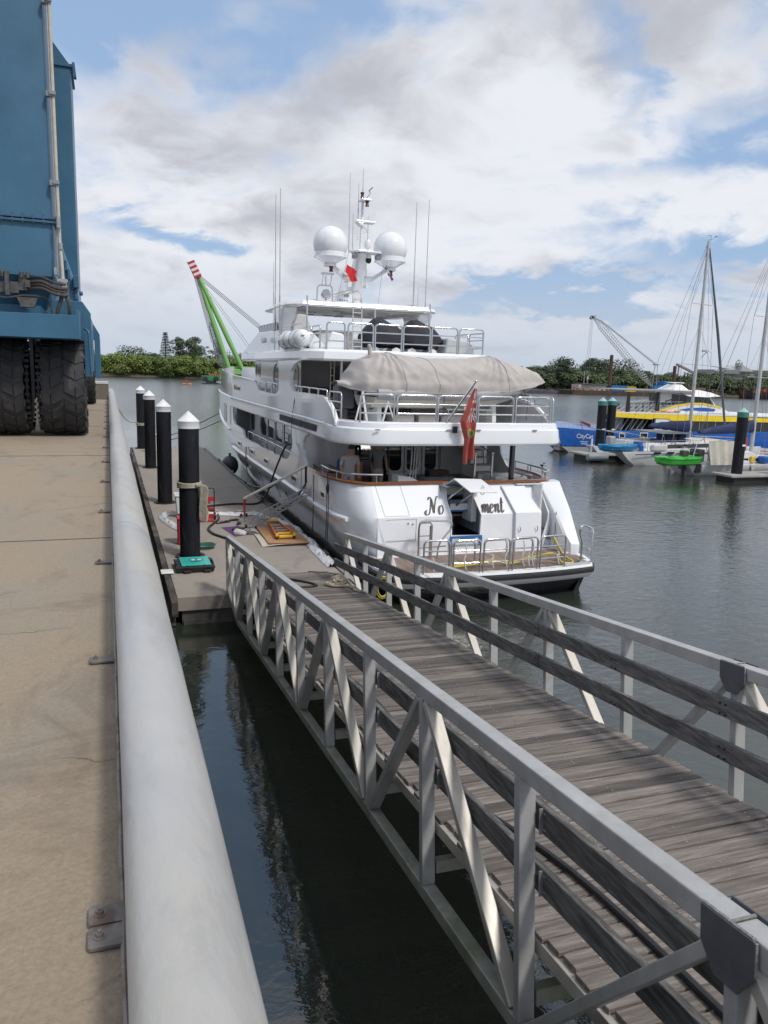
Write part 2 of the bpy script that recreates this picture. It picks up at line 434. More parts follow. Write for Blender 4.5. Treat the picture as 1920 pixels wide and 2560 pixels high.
def text_mb(txt, size, fn, shear=0.0, offset=0.0, depth=0.004):
    """text outline triangles mapped by fn(x, y, z); returns MB"""
    c = bpy.data.curves.new('t', 'FONT'); c.body = txt; c.size = size; c.shear = shear; c.offset = offset; c.extrude = depth; c.align_x = 'LEFT'
    o = bpy.data.objects.new('t', c); COL.objects.link(o); bpy.context.view_layer.update()
    me = bpy.data.meshes.new_from_object(o.evaluated_get(bpy.context.evaluated_depsgraph_get()))
    mb = MB(); mb.add([fn(*v.co) for v in me.vertices], [list(q.vertices) for q in me.polygons])
    bpy.data.objects.remove(o); bpy.data.curves.remove(c); bpy.data.meshes.remove(me); return mb
# ---------------------------------------------------------------- setting: water, banks, wharf
mb = MB(); mb.add([(-3000, -200, 0), (3000, -200, 0), (3000, 5000, 0), (-3000, 5000, 0)], [(0, 1, 2, 3)]); struct('water', mb, wm, sm=0, fix=False)
mb = MB(); BANK = [(-900, 560), (-250, 400), (-60, 332), (20, 314), (70, 292), (110, 262), (156, 232), (210, 214), (330, 176), (620, 120), (1500, 20)]
def bz(j): return (-1.0, .5, 1.6, 2.2, 2.5, 3.0)[j]
def bo(j): return (-1.5, 0, 3, 12, 80, 2200)[j]
N = len(BANK)
def bank_pt(i, j):
    x, y = BANK[i]; a = BANK[max(0, i-1)]; b = BANK[min(N-1, i+1)]; d = Vector((b[0]-a[0], b[1]-a[1], 0)).normalized()
    return Vector((x, y, 0))+Vector((-d.y, d.x, 0))*bo(j)*(1 if j < 5 else 1)+Vector((0, 0, bz(j)))
o = len(mb.v)
for i in range(N):
    for j in range(6): mb.v.append(tuple(bank_pt(i, j)))
for i in range(N-1):
    for j in range(5): a = i*6+j; mb.f.append([a, a+6, a+7, a+1]); mb.mi.append(0)
struct('river_bank', mb, M('bank mud and grass', (.10, .08, .05), .9, 0, .3, .08, col2=(.30, .19, .09), c2=(.62, .7)), sm=60)

KX = .0
mb = MB(); mb.box(-14, .30, -6, 38, 2.95, 3.65); struct('wharf_deck', mb, wharfmat, sm=0)
mb = MB(); mb.box(-14, -.25, -6, 38, -2, 2.95)
for k in range(9): mb.box(-.25, .2, -4+k*5.2, -3.4+k*5.2, 1.9, 2.95)
struct('wharf_base', mb, fasciamat, sm=0)
mb = MB(); mb.box(-6, .02, 36.9, 38.2, 3.654, 4.33); mb.cur = 1; mb.box(-6, .02, 36.88, 38.2, 4.334, 4.42)
w = single('end_wall', mb, [ground_mat('end wall concrete', (.20, .17, .14), (.15, .135, .12), (.07, .06, .05), sc=1.2), M('pale cap', (.5, .5, .48), .7)], 'low stained concrete wall across the far end of the wharf, behind the last tyre', 'concrete wall')
# expansion joints scored in the slab as thin sheets
mb = MB()
for y in (7.62, 14.6, 21.4, 28.3): mb.box(-14, -.01, y, y+.012, 3.646, 3.6545)
j = struct('wharf_joint', mb, M('joint sealant', (.06, .05, .045), .8), sm=0)

# kerb rail: rounded section galvanised pipe guard, in lengths
prof = [(0.0, -.01), (0.0, .17), (.012, .235), (.045, .272), (.09, .285), (.14, .278), (.20, .25), (.255, .20), (.30, .13), (.325, .05), (.33, -.01)]
railm = M('galvanised guard rail', (.40, .405, .41), .5, .1, .08, 1.8, bump=.2, bsc=22, col2=(.43, .415, .38), c2=(.38, .68), grime=.2, stretch=(1, .5, 1))
root = thing('kerb_guard_rail', 'thick rounded pale grey steel guard rail running along the edge of the wharf', 'guard rail', (0.16, 2, 3.65))
ys = [-3.0, 6.94, 13.9, 20.8, 27.7, 34.6, 44.0]
for a, b_ in zip(ys, ys[1:]):
    mb = MB(); n = max(4, int((b_-a)/.25)); R = []
    for i in range(n+1):
        y = a+.008+(b_-a-.016)*i/n; wv = noise.noise(Vector((y*.9, 3, 1)))*.004
        R.append([V(KX+px+wv, y, 3.654+max(pz, -.002)+wv*.6) for px, pz in prof])
    mb.loft(R, False, False); mb.add(R[0], [list(range(len(prof)))]); mb.add(R[-1], [list(range(len(prof)))])
    build('rail_length', mb, railm, root, sm=50)
brk = M('bracket steel', (.20, .18, .17), .55, .4, .2, 14, col2=(.14, .10, .08), c2=(.5, .65), grime=.2)
yy = [2.108, 2.206, 4.36, 6.63, 8.97, 11.31, 13.6, 15.9, 18.2, 20.5, 22.8, 25.1, 27.4, 29.7, 32, 34.3]
for y in yy:
    mb = MB(); w = .045; xl = -.105 if y < 2.3 else -.145
    mb.panel([rrect(xl, -.002, y-w, y+w, .02, 3, (.001, .012, .012, .001))], lambda a, b: (a, b, 3.658), (0, 0, .010))
    o1 = build('bracket', mb, brk, root, sm=0, bev=.003)
    mb = MB(); xb = xl+.032; mb.cyl((xb, y, 3.668), (xb, y, 3.671), .018, n=16); mb.cyl((xb, y, 3.671), (xb, y, 3.682), .012, n=6); mb.cyl((xb, y, 3.682), (xb, y, 3.69), .006, n=8)
    build('bolt', mb, brk, o1, sm=30)
# weld beads at the foot of the rail
mb = MB(); y = 1.0
while y < 20:
    mb.tube([(KX-.005, y-.26, 3.658), (KX-.008, y, 3.668+.006*math.sin(y*9)), (KX-.005, y+.25, 3.658)], .009, 5); y += .5
build('weld_bead', mb, brk, root)

# ---------------------------------------------------------------- boat hoist (travel lift)
H = thing('boat_hoist', 'huge blue gantry hoist standing on black tyres at the left edge of the wharf', 'boat hoist', (-1.6, 19, 3.65))
def make_tyre(cx, cy, name='wheel'):
    R, w = 1.07, .87
    mb = MB(); pr = [(.42, -.30), (.55, -.36), (.80, -.425), (.93, -.435), (1.0, -.42), (1.03, -.36), (1.035, 0), (1.03, .36), (1.0, .42), (.93, .435), (.80, .425), (.55, .36), (.42, .30), (.42, -.30)]
    mb.lathe((cx, cy, 3.65+R), [(r, z) for r, z in pr], 64, 'X')
    n = 18
    for k in range(n):
        a0 = 2*PI*k/n
        for side in (-1, 1):
            off = PI/n*(0 if side > 0 else 1)
            for x0, x1, s0, s1, wd in ((.03, .235, -.045, .055, .62), (.255, .435, .075, -.01, .66)):
                P = []
                for rr in (R-.045, R):
                    for (xx, sh, e) in ((x0, s0, -1), (x1, s1, -1), (x1, s1, 1), (x0, s0, 1)):
                        a = a0+off+sh+e*PI/n*wd; q = (rr if xx < .42 else rr-.035)-(0.004 if e > 0 else 0)
                        P.append((cx+side*xx, cy+q*math.cos(a), 3.65+R+q*math.sin(a)))
                mb.hexa(P)
            P = []
            a = a0+off
            for rr in (.86, R-.02):
                for (dx, e) in ((.425, -1), (.455, -1), (.455, 1), (.425, 1)):
                    aa = a+e*.05; P.append((cx+side*dx, cy+rr*math.cos(aa), 3.65+R+rr*math.sin(aa)))
            mb.hexa(P)
    t = build(name, mb, tyre, H, sm=35)
    mb = MB(); mb.lathe((cx, cy, 3.65+R), [(.41, -.29), (.43, -.31), (.43, .31), (.41, .29), (.30, .2), (.1, .16), (.02, .16), (.02, -.16), (.1, -.16), (.3, -.2), (.41, -.29)], 24, 'X')
    build('rim', mb, liftblue, t, sm=30)
    return t
for cx, cy in ((-.915, 19.0), (-2.12, 19.0), (-.92, 32.9), (-2.12, 32.9)): make_tyre(cx, cy)
# drive sprockets and chains between the dual tyres
for cx in (-1.63, -1.41):
    mb = MB()
    for k in range(40):
        a = 2*PI*k/40; mb.box(cx-.045, cx+.045, 19+.78*math.cos(a)-.035, 19+.78*math.cos(a)+.035, 4.72+.95*math.sin(a)-.03, 4.72+.95*math.sin(a)+.03)
    mb.lathe((cx, 19, 4.72), [(.7, -.02), (.8, -.02), (.8, .02), (.7, .02), (.1, .02), (.1, -.02), (.7, -.02)], 40, 'X')
    build('drive_chain', mb, black, H, sm=0)
mb = MB(); mb.box(-1.56, -1.49, 18.4, 19.6, 4.5, 5.75); build('axle_plate', mb, M('dark blue paint', (.02, .04, .06), .5), H, sm=0)  # plate between the tyres, a darker blue than the frames
# front tray
mb = MB(); mb.box(-3.3, -.51, 17.2, 17.26, 5.74, 6.21); mb.box(-3.3, -.51, 17.26, 18.55, 5.74, 5.80); mb.box(-.57, -.51, 17.262, 18.55, 5.802, 6.32); mb.box(-3.3, -.47, 18.56, 18.64, 5.74, 6.58)
mb.box(-.57, -.51, 17.2, 17.262, 6.212, 6.32)
build('front_tray', mb, liftblue, H, sm=0, bev=.008)
for y0, y1, xr, zt, zc, zb, xl in ((18.65, 22.6, -.31, 6.58, 6.34, 4.96, -.47), (24.0, 28.0, -.18, 6.35, 6.07, 4.84, -.33)):
    mb = MB(); P = [(xl, y0, zb), (xr, y0, zb), (xr, y0, zc), (xr-.16, y0, zt), (-2.7, y0, zt), (-2.7, y0, 5.9), (xl, y0, 5.9)]
    mb.prism(P, (0, .10, 0)); mb.prism([(xr-.09, y0+.102, zb+.1), (xr-.02, y0+.102, zb+.1), (xr-.02, y0+.102, zc-.02), (xr-.09, y0+.102, zc)], (0, y1-y0, 0))
    build('bogie_plate', mb, liftblue, H, sm=0, bev=.01)
mb = MB(); mb.box(-2.6, -.48, 18.76, 30, 5.95, 6.3); mb.box(-2.4, -.6, 30, 34.5, 5.9, 6.25); build('bogie_beam', mb, liftblue, H, sm=0, bev=.02)
mb = MB(); mb.tube(fillet([(-.46, 18.4, 6.0), (-.36, 18.3, 5.95), (-.33, 18.3, 5.0)], .15), .025, 8); build('guard_pipe', mb, liftblue, H)
# front leg: lower block, flange, column with chamfered corner
def legring(z, x1, x0=-3.4, y0=17.6, y1=19.6, c=.10): return [(x0, y0, z), (x1-c, y0, z), (x1-c*.25, y0+c*.25, z), (x1, y0+c, z), (x1, y1, z), (x0, y1, z)]
mb = MB(); mb.loft([legring(6.97, -.95), legring(8.0, -.93), legring(8.0, -.92)]); build('leg_foot', mb, liftblue, H, sm=20, bev=.01)
mb = MB(); mb.loft([legring(8.12, -.93, c=.12), legring(22, -.96, c=.12)]); build('leg_column', mb, liftblue, H, sm=20)
mb = MB(); mb.box(-3.4, -.885, 17.53, 19.65, 8.0, 8.045); mb.box(-3.4, -.885, 17.53, 19.65, 8.07, 8.115)
for k in range(12):
    x = -3.2+k*.19; mb.cyl((x, 17.56, 7.97), (x, 17.56, 8.15), .022, n=6)
build('flange', mb, M('flange paint', (.04, .11, .19), .5, 0, .2, 6, grime=.4), H, sm=0, bev=.004)
mb = MB(); mb.loft([legring(6.97, -.96, y0=17.65), legring(6.3, -1.15, y0=18.0, y1=19.3)]); mb.cyl((-1.7, 18.55, 5.9), (-1.7, 18.55, 6.4), .75, n=24); build('slew_base', mb, liftblue, H, sm=30)
# second leg behind with sloping head and ramp foot
mb = MB(); mb.prism([(-.6, 21, 6.4), (-.6, 21, 12.1), (-1.08, 21, 12.72), (-2.6, 21, 14.9), (-3.4, 21, 14.9), (-3.4, 21, 6.4)], (0, 1.5, 0)); build('rear_leg', mb, liftblue, H, sm=0, bev=.03)
mb = MB(); mb.box(-3.3, -.55, 20.96, 22.6, 12.06, 12.12); mb.prism([(-.56, 20.94, 12.16), (-.50, 20.94, 12.16), (-.47, 20.94, 11.85), (-.53, 20.94, 11.85)], (0, .2, 0)); build_split('cross_plate', mb, liftblue, H, sm=0)
mb = MB(); mb.prism([(-.93, 20.6, 8.0), (-.60, 20.6, 6.95), (-.60, 20.6, 6.4), (-1.3, 20.6, 6.4), (-1.3, 20.6, 8.0)], (0, .38, 0)); build('ramp_gusset', mb, M('pale blue paint', (.13, .27, .40), .4, coat=.2), H, sm=0, bev=.01)
mb = MB()
for x, z in ((-.86, 7.55), (-.80, 7.35), (-.73, 7.12), (-.66, 6.9)): mb.box(x-.03, x+.03, 20.5, 20.6, z-.14, z+.10)
mb.box(-.70, -.58, 20.4, 20.6, 7.02, 7.30); mb.cyl((-.58, 20.5, 6.9), (-.50, 20.5, 6.9), .05); build_split('mounting_lug', mb, liftblue, H, sm=0, bev=.01)
# service pipes
pale = M('cream service pipe', (.50, .46, .39), .45, 0, .1, 5, grime=.2)
mb = MB(); mb.tube([(-.83, 17.5, 21), (-.83, 17.5, 9), (-.82, 17.48, 7.6), (-.79, 17.4, 7.1), (-.79, 17.4, 6.75)], .030, 10); build('service_pipe', mb, pale, H)
mb = MB(); mb.tube([(-.88, 17.5, 21), (-.88, 17.5, 10), (-.875, 17.5, 8.3), (-.86, 17.5, 7.9), (-.88, 17.45, 7.5), (-.88, 17.45, 7.0)], .016, 8); build('service_pipe', mb, galv, H)
mb = MB()
for z in (8.76, 10.4, 12.05, 13.7): mb.box(-.96, -.80, 17.46, 17.60, z-.05, z+.05); mb.box(-.90, -.78, 17.43, 17.46, z-.02, z+.045)
build_split('pipe_clip', mb, steelgrey, H, sm=0)
mb = MB(); mb.box(-.95, -.90, 17.44, 17.6, 7.0, 7.14); mb.box(-.9, -.7, 17.36, 17.5, 6.86, 6.92); mb.box(-.86, -.72, 17.34, 17.5, 6.72, 6.86); mb.cyl((-.83, 17.4, 7.9), (-.83, 17.4, 8.12), .045); mb.cyl((-.81, 17.44, 7.5), (-.81, 17.44, 7.62), .04)
for k in range(6): mb.cyl((-.80+.02*math.sin(k), 17.36, 6.62+k*.045), (-.80+.02*math.sin(k), 17.36, 6.65+k*.045), .036+.008*(k % 2))
build('pipe_fitting', mb, galv, H, sm=30)
mb = MB()
for (a, dz, rr) in ((0, 0, .035), (.05, -.13, .03), (-.04, .09, .022), (.02, -.06, .025)):
    mb.tube(smoothpath([(-1.5, 17.6, 6.82+dz), (-1.2, 17.35, 6.84+dz), (-.95, 17.3, 6.74+dz), (-.78, 17.32, 6.72+dz), (-.72, 17.4, 6.74+dz)], 6), rr, 8)
mb.tube(smoothpath([(-.82, 17.4, 6.6), (-.86, 17.4, 6.45), (-.92, 17.42, 6.25), (-.9, 17.5, 5.9)], 5), .04, 8)
mb.tube(smoothpath([(-.76, 17.4, 6.6), (-.70, 17.38, 6.45), (-.69, 17.4, 6.3), (-.70, 17.5, 5.95)], 5), .035, 8)
mb.tube(smoothpath([(-2.4, 17.5, 6.62), (-1.9, 17.42, 6.5), (-1.5, 17.42, 6.56), (-1.1, 17.42, 6.5), (-1.0, 17.45, 6.1)], 6), .02, 6)
build('hydraulic_hose', mb, M('dusty rubber hose', (.06, .05, .045), .7, 0, .3, 30, bump=.6, bsc=90), H)
mb = MB(); mb.box(-1.62, -1.46, 17.5, 17.7, 6.66, 6.95); mb.box(-1.86, -1.78, 17.38, 17.46, 6.55, 7.02); mb.box(-1.50, -1.40, 17.42, 17.5, 6.72, 6.86)
mb.box(-2.0, -1.62, 17.5, 17.66, 6.60, 6.82)
for x in (-1.56, -1.44, -1.9): mb.cyl((x, 17.46, 6.9), (x, 17.46, 7.02), .04)
mb.prism([(-1.66, 17.4, 6.52), (-1.28, 17.4, 6.52), (-1.33, 17.4, 6.36), (-1.60, 17.4, 6.36)], (0, .16, 0)); mb.box(-1.6, -1.35, 17.38, 17.5, 6.33, 6.37)
build('valve_block', mb, M('greasy fittings', (.10, .10, .10), .5, .5, .3, 12), H, sm=0, bev=.006)

# ---------------------------------------------------------------- pontoon
Pn = thing('floating_pontoon', 'long concrete floating pontoon with dark timber edge between the wharf and the yacht', 'pontoon', (3.1, 30, 0))
mb = MB()
ysec = [15.66, 20.3, 26.5, 32.8, 39.1, 45.6]
for a, b_ in zip(ysec, ysec[1:]): mb.box(1.2, 5.02, a+.012, b_-.012, .30, .60)
build('deck_slab', mb, pontmat, Pn, sm=0, bev=.012)
mb = MB(); mb.box(1.3, 4.95, 15.74, 45.4, -.5, .296); mb.box(1.32, 4.9, 15.68, 15.738, -.35, .10); build('float', mb, fasciamat, Pn, sm=0)  # float kept dark: the shade below the slab is put into its colour
mb = MB(); y = 15.3
while y < 45:
    l = 3.1; mb.box(1.06+random.uniform(-.01, .01), 1.19, y, min(45.6, y+l)-.02, .30, .615+random.uniform(-.01, .01)); mb.box(1.03, 1.16, y+.3, min(45.6, y+l+.3)-.02, .02, .27); y += l
build('waler', mb, M('black weathered waler', (.10, .085, .075), .85, 0, .5, 4, bump=.6, bsc=20, stretch=(1, .3, 1), col2=(.03, .027, .025), c2=(.4, .6)), Pn, sm=0, bev=.012)
mb = MB(); y = 15.7
while y < 45: mb.box(5.04, 5.17, y, min(45.6, y+4.9)-.015, .34, .63); y += 4.9
build('waler', mb, M('pale weathered waler', (.25, .25, .25), .8, 0, .25, 4, bump=.4, bsc=20, stretch=(1, .3, 1)), Pn, sm=0, bev=.01)
for x, y in ((1.14, 42.9), (5.1, 30.8), (5.1, 27.2), (5.1, 34.0), (5.1, 38.6), (5.1, 18.4)):
    mb = MB(); mb.cyl((x, y-.08, .63), (x, y-.08, .72), .022, n=8); mb.cyl((x, y+.08, .63), (x, y+.08, .72), .022, n=8); mb.tube([(x, y-.2, .735), (x, y-.1, .725), (x, y+.1, .725), (x, y+.2, .735)], .022, 8)
    build('cleat', mb, black, Pn)
mb = MB()
for q in range(4):
    cx, cy = ((1.8, 19.15), (1.72, 27.07), (1.73, 36.55), (1.65, 45.1))[q]
    mb.lathe((cx, cy, .61), [(.27, 0), (.36, 0), (.36, .03), (.27, .03), (.27, 0)], 20)
build_split('pile_guide', mb, black, Pn)

piles = [(1.8, 19.15, 4.21, 'nearest black piling with a white cone cap, grey rope knotted round it'), (1.73, 27.07, 4.14, 'second nearest black piling with a white cone cap, bare sleeve, left of the roped one'),
         (1.73, 36.55, 4.12, 'third nearest black piling with a white cone cap, just before the farthest one'), (1.68, 45.1, 4.08, 'farthest black piling with a white cone cap at the end of the pontoon')]
for i, (x, y, z, lb) in enumerate(piles):
    r = thing('mooring_pile', lb, 'mooring pile', (x, y, 0), 'black pilings with white caps along the pontoon')
    mb = MB(); mb.cyl((x, y, -3), (x, y, z-.42), .245, n=32, caps=False); build('sleeve', mb, pileblk, r, sm=50)
    mb = MB(); mb.lathe((x, y, z-.42), [(.25, -.005), (.262, 0), (.262, .155), (.266, .16), (.266, .175), (.25, .18), (.12, .31), (.0, .42)], 32); build('cap', mb, pilecap, r, sm=40)
# rope round the nearest pile
beige = M('grubby beige rope', (.36, .33, .26), .85, 0, .2, 14, bump=.6, bsc=60)
mb = MB()
for k, dz in enumerate((0, -.035, -.07, -.11)):
    mb.tube([(1.8+.272*math.cos(a), 19.15+.272*math.sin(a), 2.47+dz+.02*math.sin(a+k)) for a in [2*PI*j/24 for j in range(25)]], .028, 6)
mb.ball((1.98, 18.90, 2.43), .09, .07, .07)
for k in range(5):
    x = 2.02+.035*k; d = .01*k
    mb.tube(smoothpath([(1.98, 18.9, 2.45), (x+.03, 18.86-d, 2.36), (x, 18.86-d, 1.9), (x, 18.88, 1.62-.02*k), (x+.03, 18.9, 1.58), (x+.04, 18.95, 1.8), (2.0, 18.98, 2.4)], 6), .02, 6)
single('tied_rope', mb, beige, 'grey beige rope wrapped and knotted round the nearest black piling', 'rope')

# ---------------------------------------------------------------- gangway
GP = Vector((2.26, 15.61, .25)); GV = Vector((-.01711, -.99293, .11743)).normalized(); GR = Vector((GV.y, -GV.x, 0)).normalized()*-1
if GR.x < 0: GR = -GR
GU = GR.cross(-GV); GU = GU if GU.z > 0 else -GU
GWD = 2.47; GH = 1.573
def gp(s, r, t): return GP+GV*s+GR*r+GU*t
GW = thing('gangway', 'sloping aluminium truss gangway with grey timber planks leading down to the pontoon', 'gangway', tuple(gp(8, GWD/2, 0)))
def gbeam(mb, a, b_, w, h): return mb.beam(gp(*a), gp(*b_), w, h, GU)
SMAX = 24.2
def truss(r, side, apex, nodes, s0, gus):
    # handrail
    mb = MB(); gbeam(mb, (s0, r, GH-.05), (gus, r, GH-.05), .10, .10); build('handrail', mb, alu, GW, sm=0, bev=.008)
    mb = MB(); gbeam(mb, (gus+.01, r, GH-.05), (SMAX, r, GH-.05), .10, .10); build('handrail', mb, alu, GW, sm=0, bev=.008)
    # bottom chord with the raised end on the pontoon
    mb = MB(); n0 = nodes[0]
    gbeam(mb, (n0, r, .05), (SMAX, r, .05), .10, .10); build('bottom_chord', mb, algae, GW, sm=0, bev=.008)
    mb = MB(); gbeam(mb, (s0, r, .46), (n0+.02, r, .07), .098, .10); build('end_chord', mb, algae, GW, sm=0, bev=.008)
    for s in apex+nodes:
        if s > SMAX: continue
        b0 = .10 if s >= n0 else .46-(s-s0)/(n0-s0)*.36
        mb = MB(); mb.beam(gp(s, r, b0), gp(s, r, GH-.10), .10, .062, GV); build('post', mb, alu, GW, sm=0, bev=.006)
    al = [a for a in apex]
    for n_ in nodes:
        for a in al:
            if abs(a-n_) < 1.7:
                sg = 1 if a > n_ else -1
                mb = MB(); p0 = gp(n_+sg*.09, r, .10); p1 = gp(a-sg*.06, r, GH-.11)
                mb.beam(p0, p1, .098, .058, GV); build('diagonal', mb, alub if sg < 0 else alu, GW, sm=0, bev=.006)  # downward diagonals use a brighter, warmer aluminium: sunlight put into the colour
    # gusset plates over the splice
    mb = MB()
    for dr in (-.062, .062):
        P = [gp(gus-.125, r+dr, GH+.004), gp(gus+.125, r+dr, GH+.004), gp(gus+.125, r+dr, GH-.13), gp(gus+.055, r+dr, GH-.225), gp(gus-.055, r+dr, GH-.225), gp(gus-.125, r+dr, GH-.13)]
        mb.prism(P, GR*(.010 if dr > 0 else -.010))
    build('gusset', mb, dplate if side < 0 else dplate, GW, sm=0, bev=.002)
    # deck-level chord
    ri = r-side*.10
    mb = MB(); gbeam(mb, (s0+.2, ri, .50), (SMAX, ri, .50), .06, .09); build('deck_chord', mb, alub, GW, sm=0, bev=.005)
    return ri
LA = [-.10, 2.70, 5.50, 8.30, 11.12, 14.09, 16.75, 19.55, 22.35]; LN = [1.30, 4.10, 6.90, 9.75, 12.55, 15.35, 18.15, 20.95, 23.75]
RA = [.22, 3.06, 5.80, 8.62, 11.45, 14.2, 17.0, 19.8, 22.6]; RN = [1.62, 4.50, 7.25, 10.05, 12.8, 15.6, 18.4, 21.2, 24.0]
truss(0, -1, LA, LN, -.16, 14.09); truss(GWD, 1, RA, RN, .16, 11.45)
for s in sorted(LN+LA):
    if .5 < s < SMAX:
        mb = MB(); gbeam(mb, (s, .06, .22), (s, GWD-.06, .22), .07, .09); build('cross_beam', mb, algae, GW, sm=0)
# planks
mb = MB(); s = -1.05; nails = MB()
while s < SMAX:
    w = .124+random.uniform(-.006, .006); a = .12-.05*random.random(); c = GWD-.12+.04*random.random(); dz = random.uniform(-.005, .005)
    P = [gp(s, a, .545+dz), gp(s+w, a, .545+dz), gp(s+w, c, .545+dz), gp(s, c, .545+dz), gp(s, a, .577+dz), gp(s+w, a, .577+dz), gp(s+w, c, .577+dz), gp(s, c, .577+dz)]
    mb.hexa(P)
    if 2 < s < 16:
        for rr in (.28, .95, 1.55, 2.2):
            for e in (.035, w-.035):
                if random.random() < .8:
                    q = gp(s+e+random.uniform(-.006, .006), rr+random.uniform(-.02, .02), .5775+dz); nails.cyl(q, q+GU*.003, .007, n=6)
    s += w+.018
build('deck_planking', mb, plank, GW, sm=0, bev=.004); q_ = build('screw_head', nails, M('bright screw heads', (.45, .45, .45), .4, .6), GW, sm=0); q_['kind'] = 'stuff'
# timber rails on the inner faces
for side, r, P_ in ((-1, 0, LA+LN), (1, GWD, RA+RN)):
    for t, h in ((1.23, .15), (.885, .155)):
        st = -.35 if side > 0 else -.05; 
        for s0, s1 in ((st, 3.06), (3.07, 8.60), (8.61, 14.1), (14.11, 19.6), (19.61, SMAX)):
            mb = MB(); ri = r-side*.10
            gbeam(mb, (s0, ri, t), (s1, ri, t), .045, h)
            if side < 0: gbeam(mb, (s0+.01, ri-side*.030, t-.01), (s1-.01, ri-side*.030, t-.01), .02, h*.35)
            build('timber_rail', mb, timber, GW, sm=0, bev=.006)
    mb = MB()
    for s in P_:
        for t in (1.23, .885):
            if side < 0:
                mb.prism([gp(s+.055, .055, t-.07), gp(s+.055, .055, t+.07), gp(s+.055, .115, t+.07), gp(s+.055, .115, t-.07)], GV*.008)
                for e in (-.045, .045): mb.cyl(gp(s+.04, .085, t+e), gp(s+.085, .085, t+e), .011, n=6)
            else:
                for e in (-.04, .04):
                    for d in (-.03, .03): mb.cyl(gp(s+d, GWD-.145, t+e), gp(s+d, GWD-.155, t+e), .010, n=8)
    build_split('rail_fixing', mb, galv if side < 0 else black, GW, sm=0)
# weld seams round the feet of posts and along the gusset edges
weldm = M('weld bead', (.42, .42, .41), .45, .5, .2, 40, bump=1.0, bsc=160)
for r, P_, gus in ((0, [q for q in LN if q > 5], 14.09), (GWD, [q for q in RN if q > 5], 11.45)):
    for s in P_:
        if s < 15:
            mb = MB(); mb.tube([gp(s+a, r+b_, .103) for a, b_ in ((-.033, -.05), (.033, -.05), (.033, .05), (-.033, .05), (-.033, -.05))], .006, 5); build('weld_bead', mb, weldm, GW)
    mb = MB(); mb.tube([gp(gus-.125+.02*k, r-.060, GH+.006+.001*(k % 2)) for k in range(13)], .007, 5); mb.tube([gp(gus+.005, r-.05+.01*k, GH+.003+.001*(k % 2)) for k in range(11)], .007, 5); mb.tube([gp(gus+.127, r-.064, GH-.01*k) for k in range(13)], .006, 5)
    build('weld_bead', mb, weldm, GW)
# lower landing plates
mb = MB(); mb.prism([gp(-1.07, 1.95, .585), gp(-1.5, 2.0, .50), gp(-1.0, 2.75, .50), gp(-.45, 2.5, .585)], (0, 0, .012)); build('landing_plate', mb, M('rusted tread plate', (.23, .18, .15), .6, .3, .2, 8, bump=.6, bsc=80), GW, sm=0)
mb = MB()
for r in (-.1, GWD+.05): mb.cyl(gp(-.25, r-.1, .22), gp(-.25, r+.1, .22), .12, n=16)
build_split('roller', mb, black, GW)
# cable lying along the foot of the left rail
mb = MB(); mb.tube(smoothpath([gp(3+k*1.3, .42+.05*math.sin(k*1.9)+(.12 if k > 6 else 0), .60) for k in range(16)], 5), .022, 8)
single('power_cable', mb, ropeblk, 'black cable lying on the gangway planks below the left timber rail', 'cable')
# coiled rope and loose hose on the gangway
natural = M('natural laid rope', (.40, .35, .27), .85, 0, .2, 30, bump=1.0, bsc=45, grime=.3)
mb = MB(); rr = random.Random(3)
C0 = Vector((4.25, 15.95, 0))
def gz(x, y):  # height of the plank surface
    return (GP+GU*.577).z - (y-GP.y)*.1183+0.0
pts = []
for k in range(120):
    a = k*1.15+rr.uniform(-.5, .5); q = rr.uniform(.06, .30)*(1-.4*(k/120)); zz = .03+.20*(k/120)*(1-q/.42)
    x, y = 4.33+1.0*q*math.cos(a), 14.62+q*1.1*math.sin(a); pts.append((x, y, gz(x, y)+zz))
mb.tube(smoothpath(pts, 5), .024, 7)
tail = [(4.36, 14.55), (4.46, 14.25), (4.47, 13.95), (4.52, 13.7), (4.56, 13.5), (4.50, 13.8), (4.42, 13.9), (4.48, 13.65)]
mb.tube(smoothpath([(x, y, gz(x, y)+.025) for x, y in tail], 6), .021, 7)
single('coiled_rope', mb, natural, 'heap of pale laid rope tangled on the lower end of the gangway', 'rope')
def lay(pts, r, name, label, cat, z=None, mat=ropeblk, n=7, **k):
    mb = MB(); mb.tube(smoothpath([(p[0], p[1], (gz(p[0], p[1]) if z is None else z)+r+(p[2] if len(p) > 2 else 0)) for p in pts], 7), r, n); return single(name, mb, mat, label, cat, **k)
lay([(3.3, 16.3), (3.45, 15.9), (3.7, 15.35), (3.88, 14.85), (3.82, 14.6), (3.6, 14.55), (3.25, 14.6), (2.85, 14.7), (2.6, 14.3)], .028, 'water_hose', 'black hose looping over the planks at the lower end of the gangway', 'hose')

# ---------------------------------------------------------------- things on the pontoon
lay([(2.9, 25.9), (3.6, 26.2), (4.1, 26.3), (4.55, 26.15), (4.85, 26.4), (5.1, 27.0, .08)], .035, 'shore_power_hose', 'black hose running across the pontoon from the red trolley to the yacht', 'hose', z=.60)
lay([(2.9, 25.5), (3.1, 25.1), (3.17, 24.6), (3.1, 23.7), (2.85, 23.0), (2.62, 22.3), (2.66, 21.6), (2.85, 21.1), (3.1, 20.5), (3.2, 19.6), (3.2, 18.5), (3.22, 17.3), (3.25, 16.7)], .035, 'shore_power_hose', 'black hose curving along the pontoon toward the gangway', 'hose', z=.60)
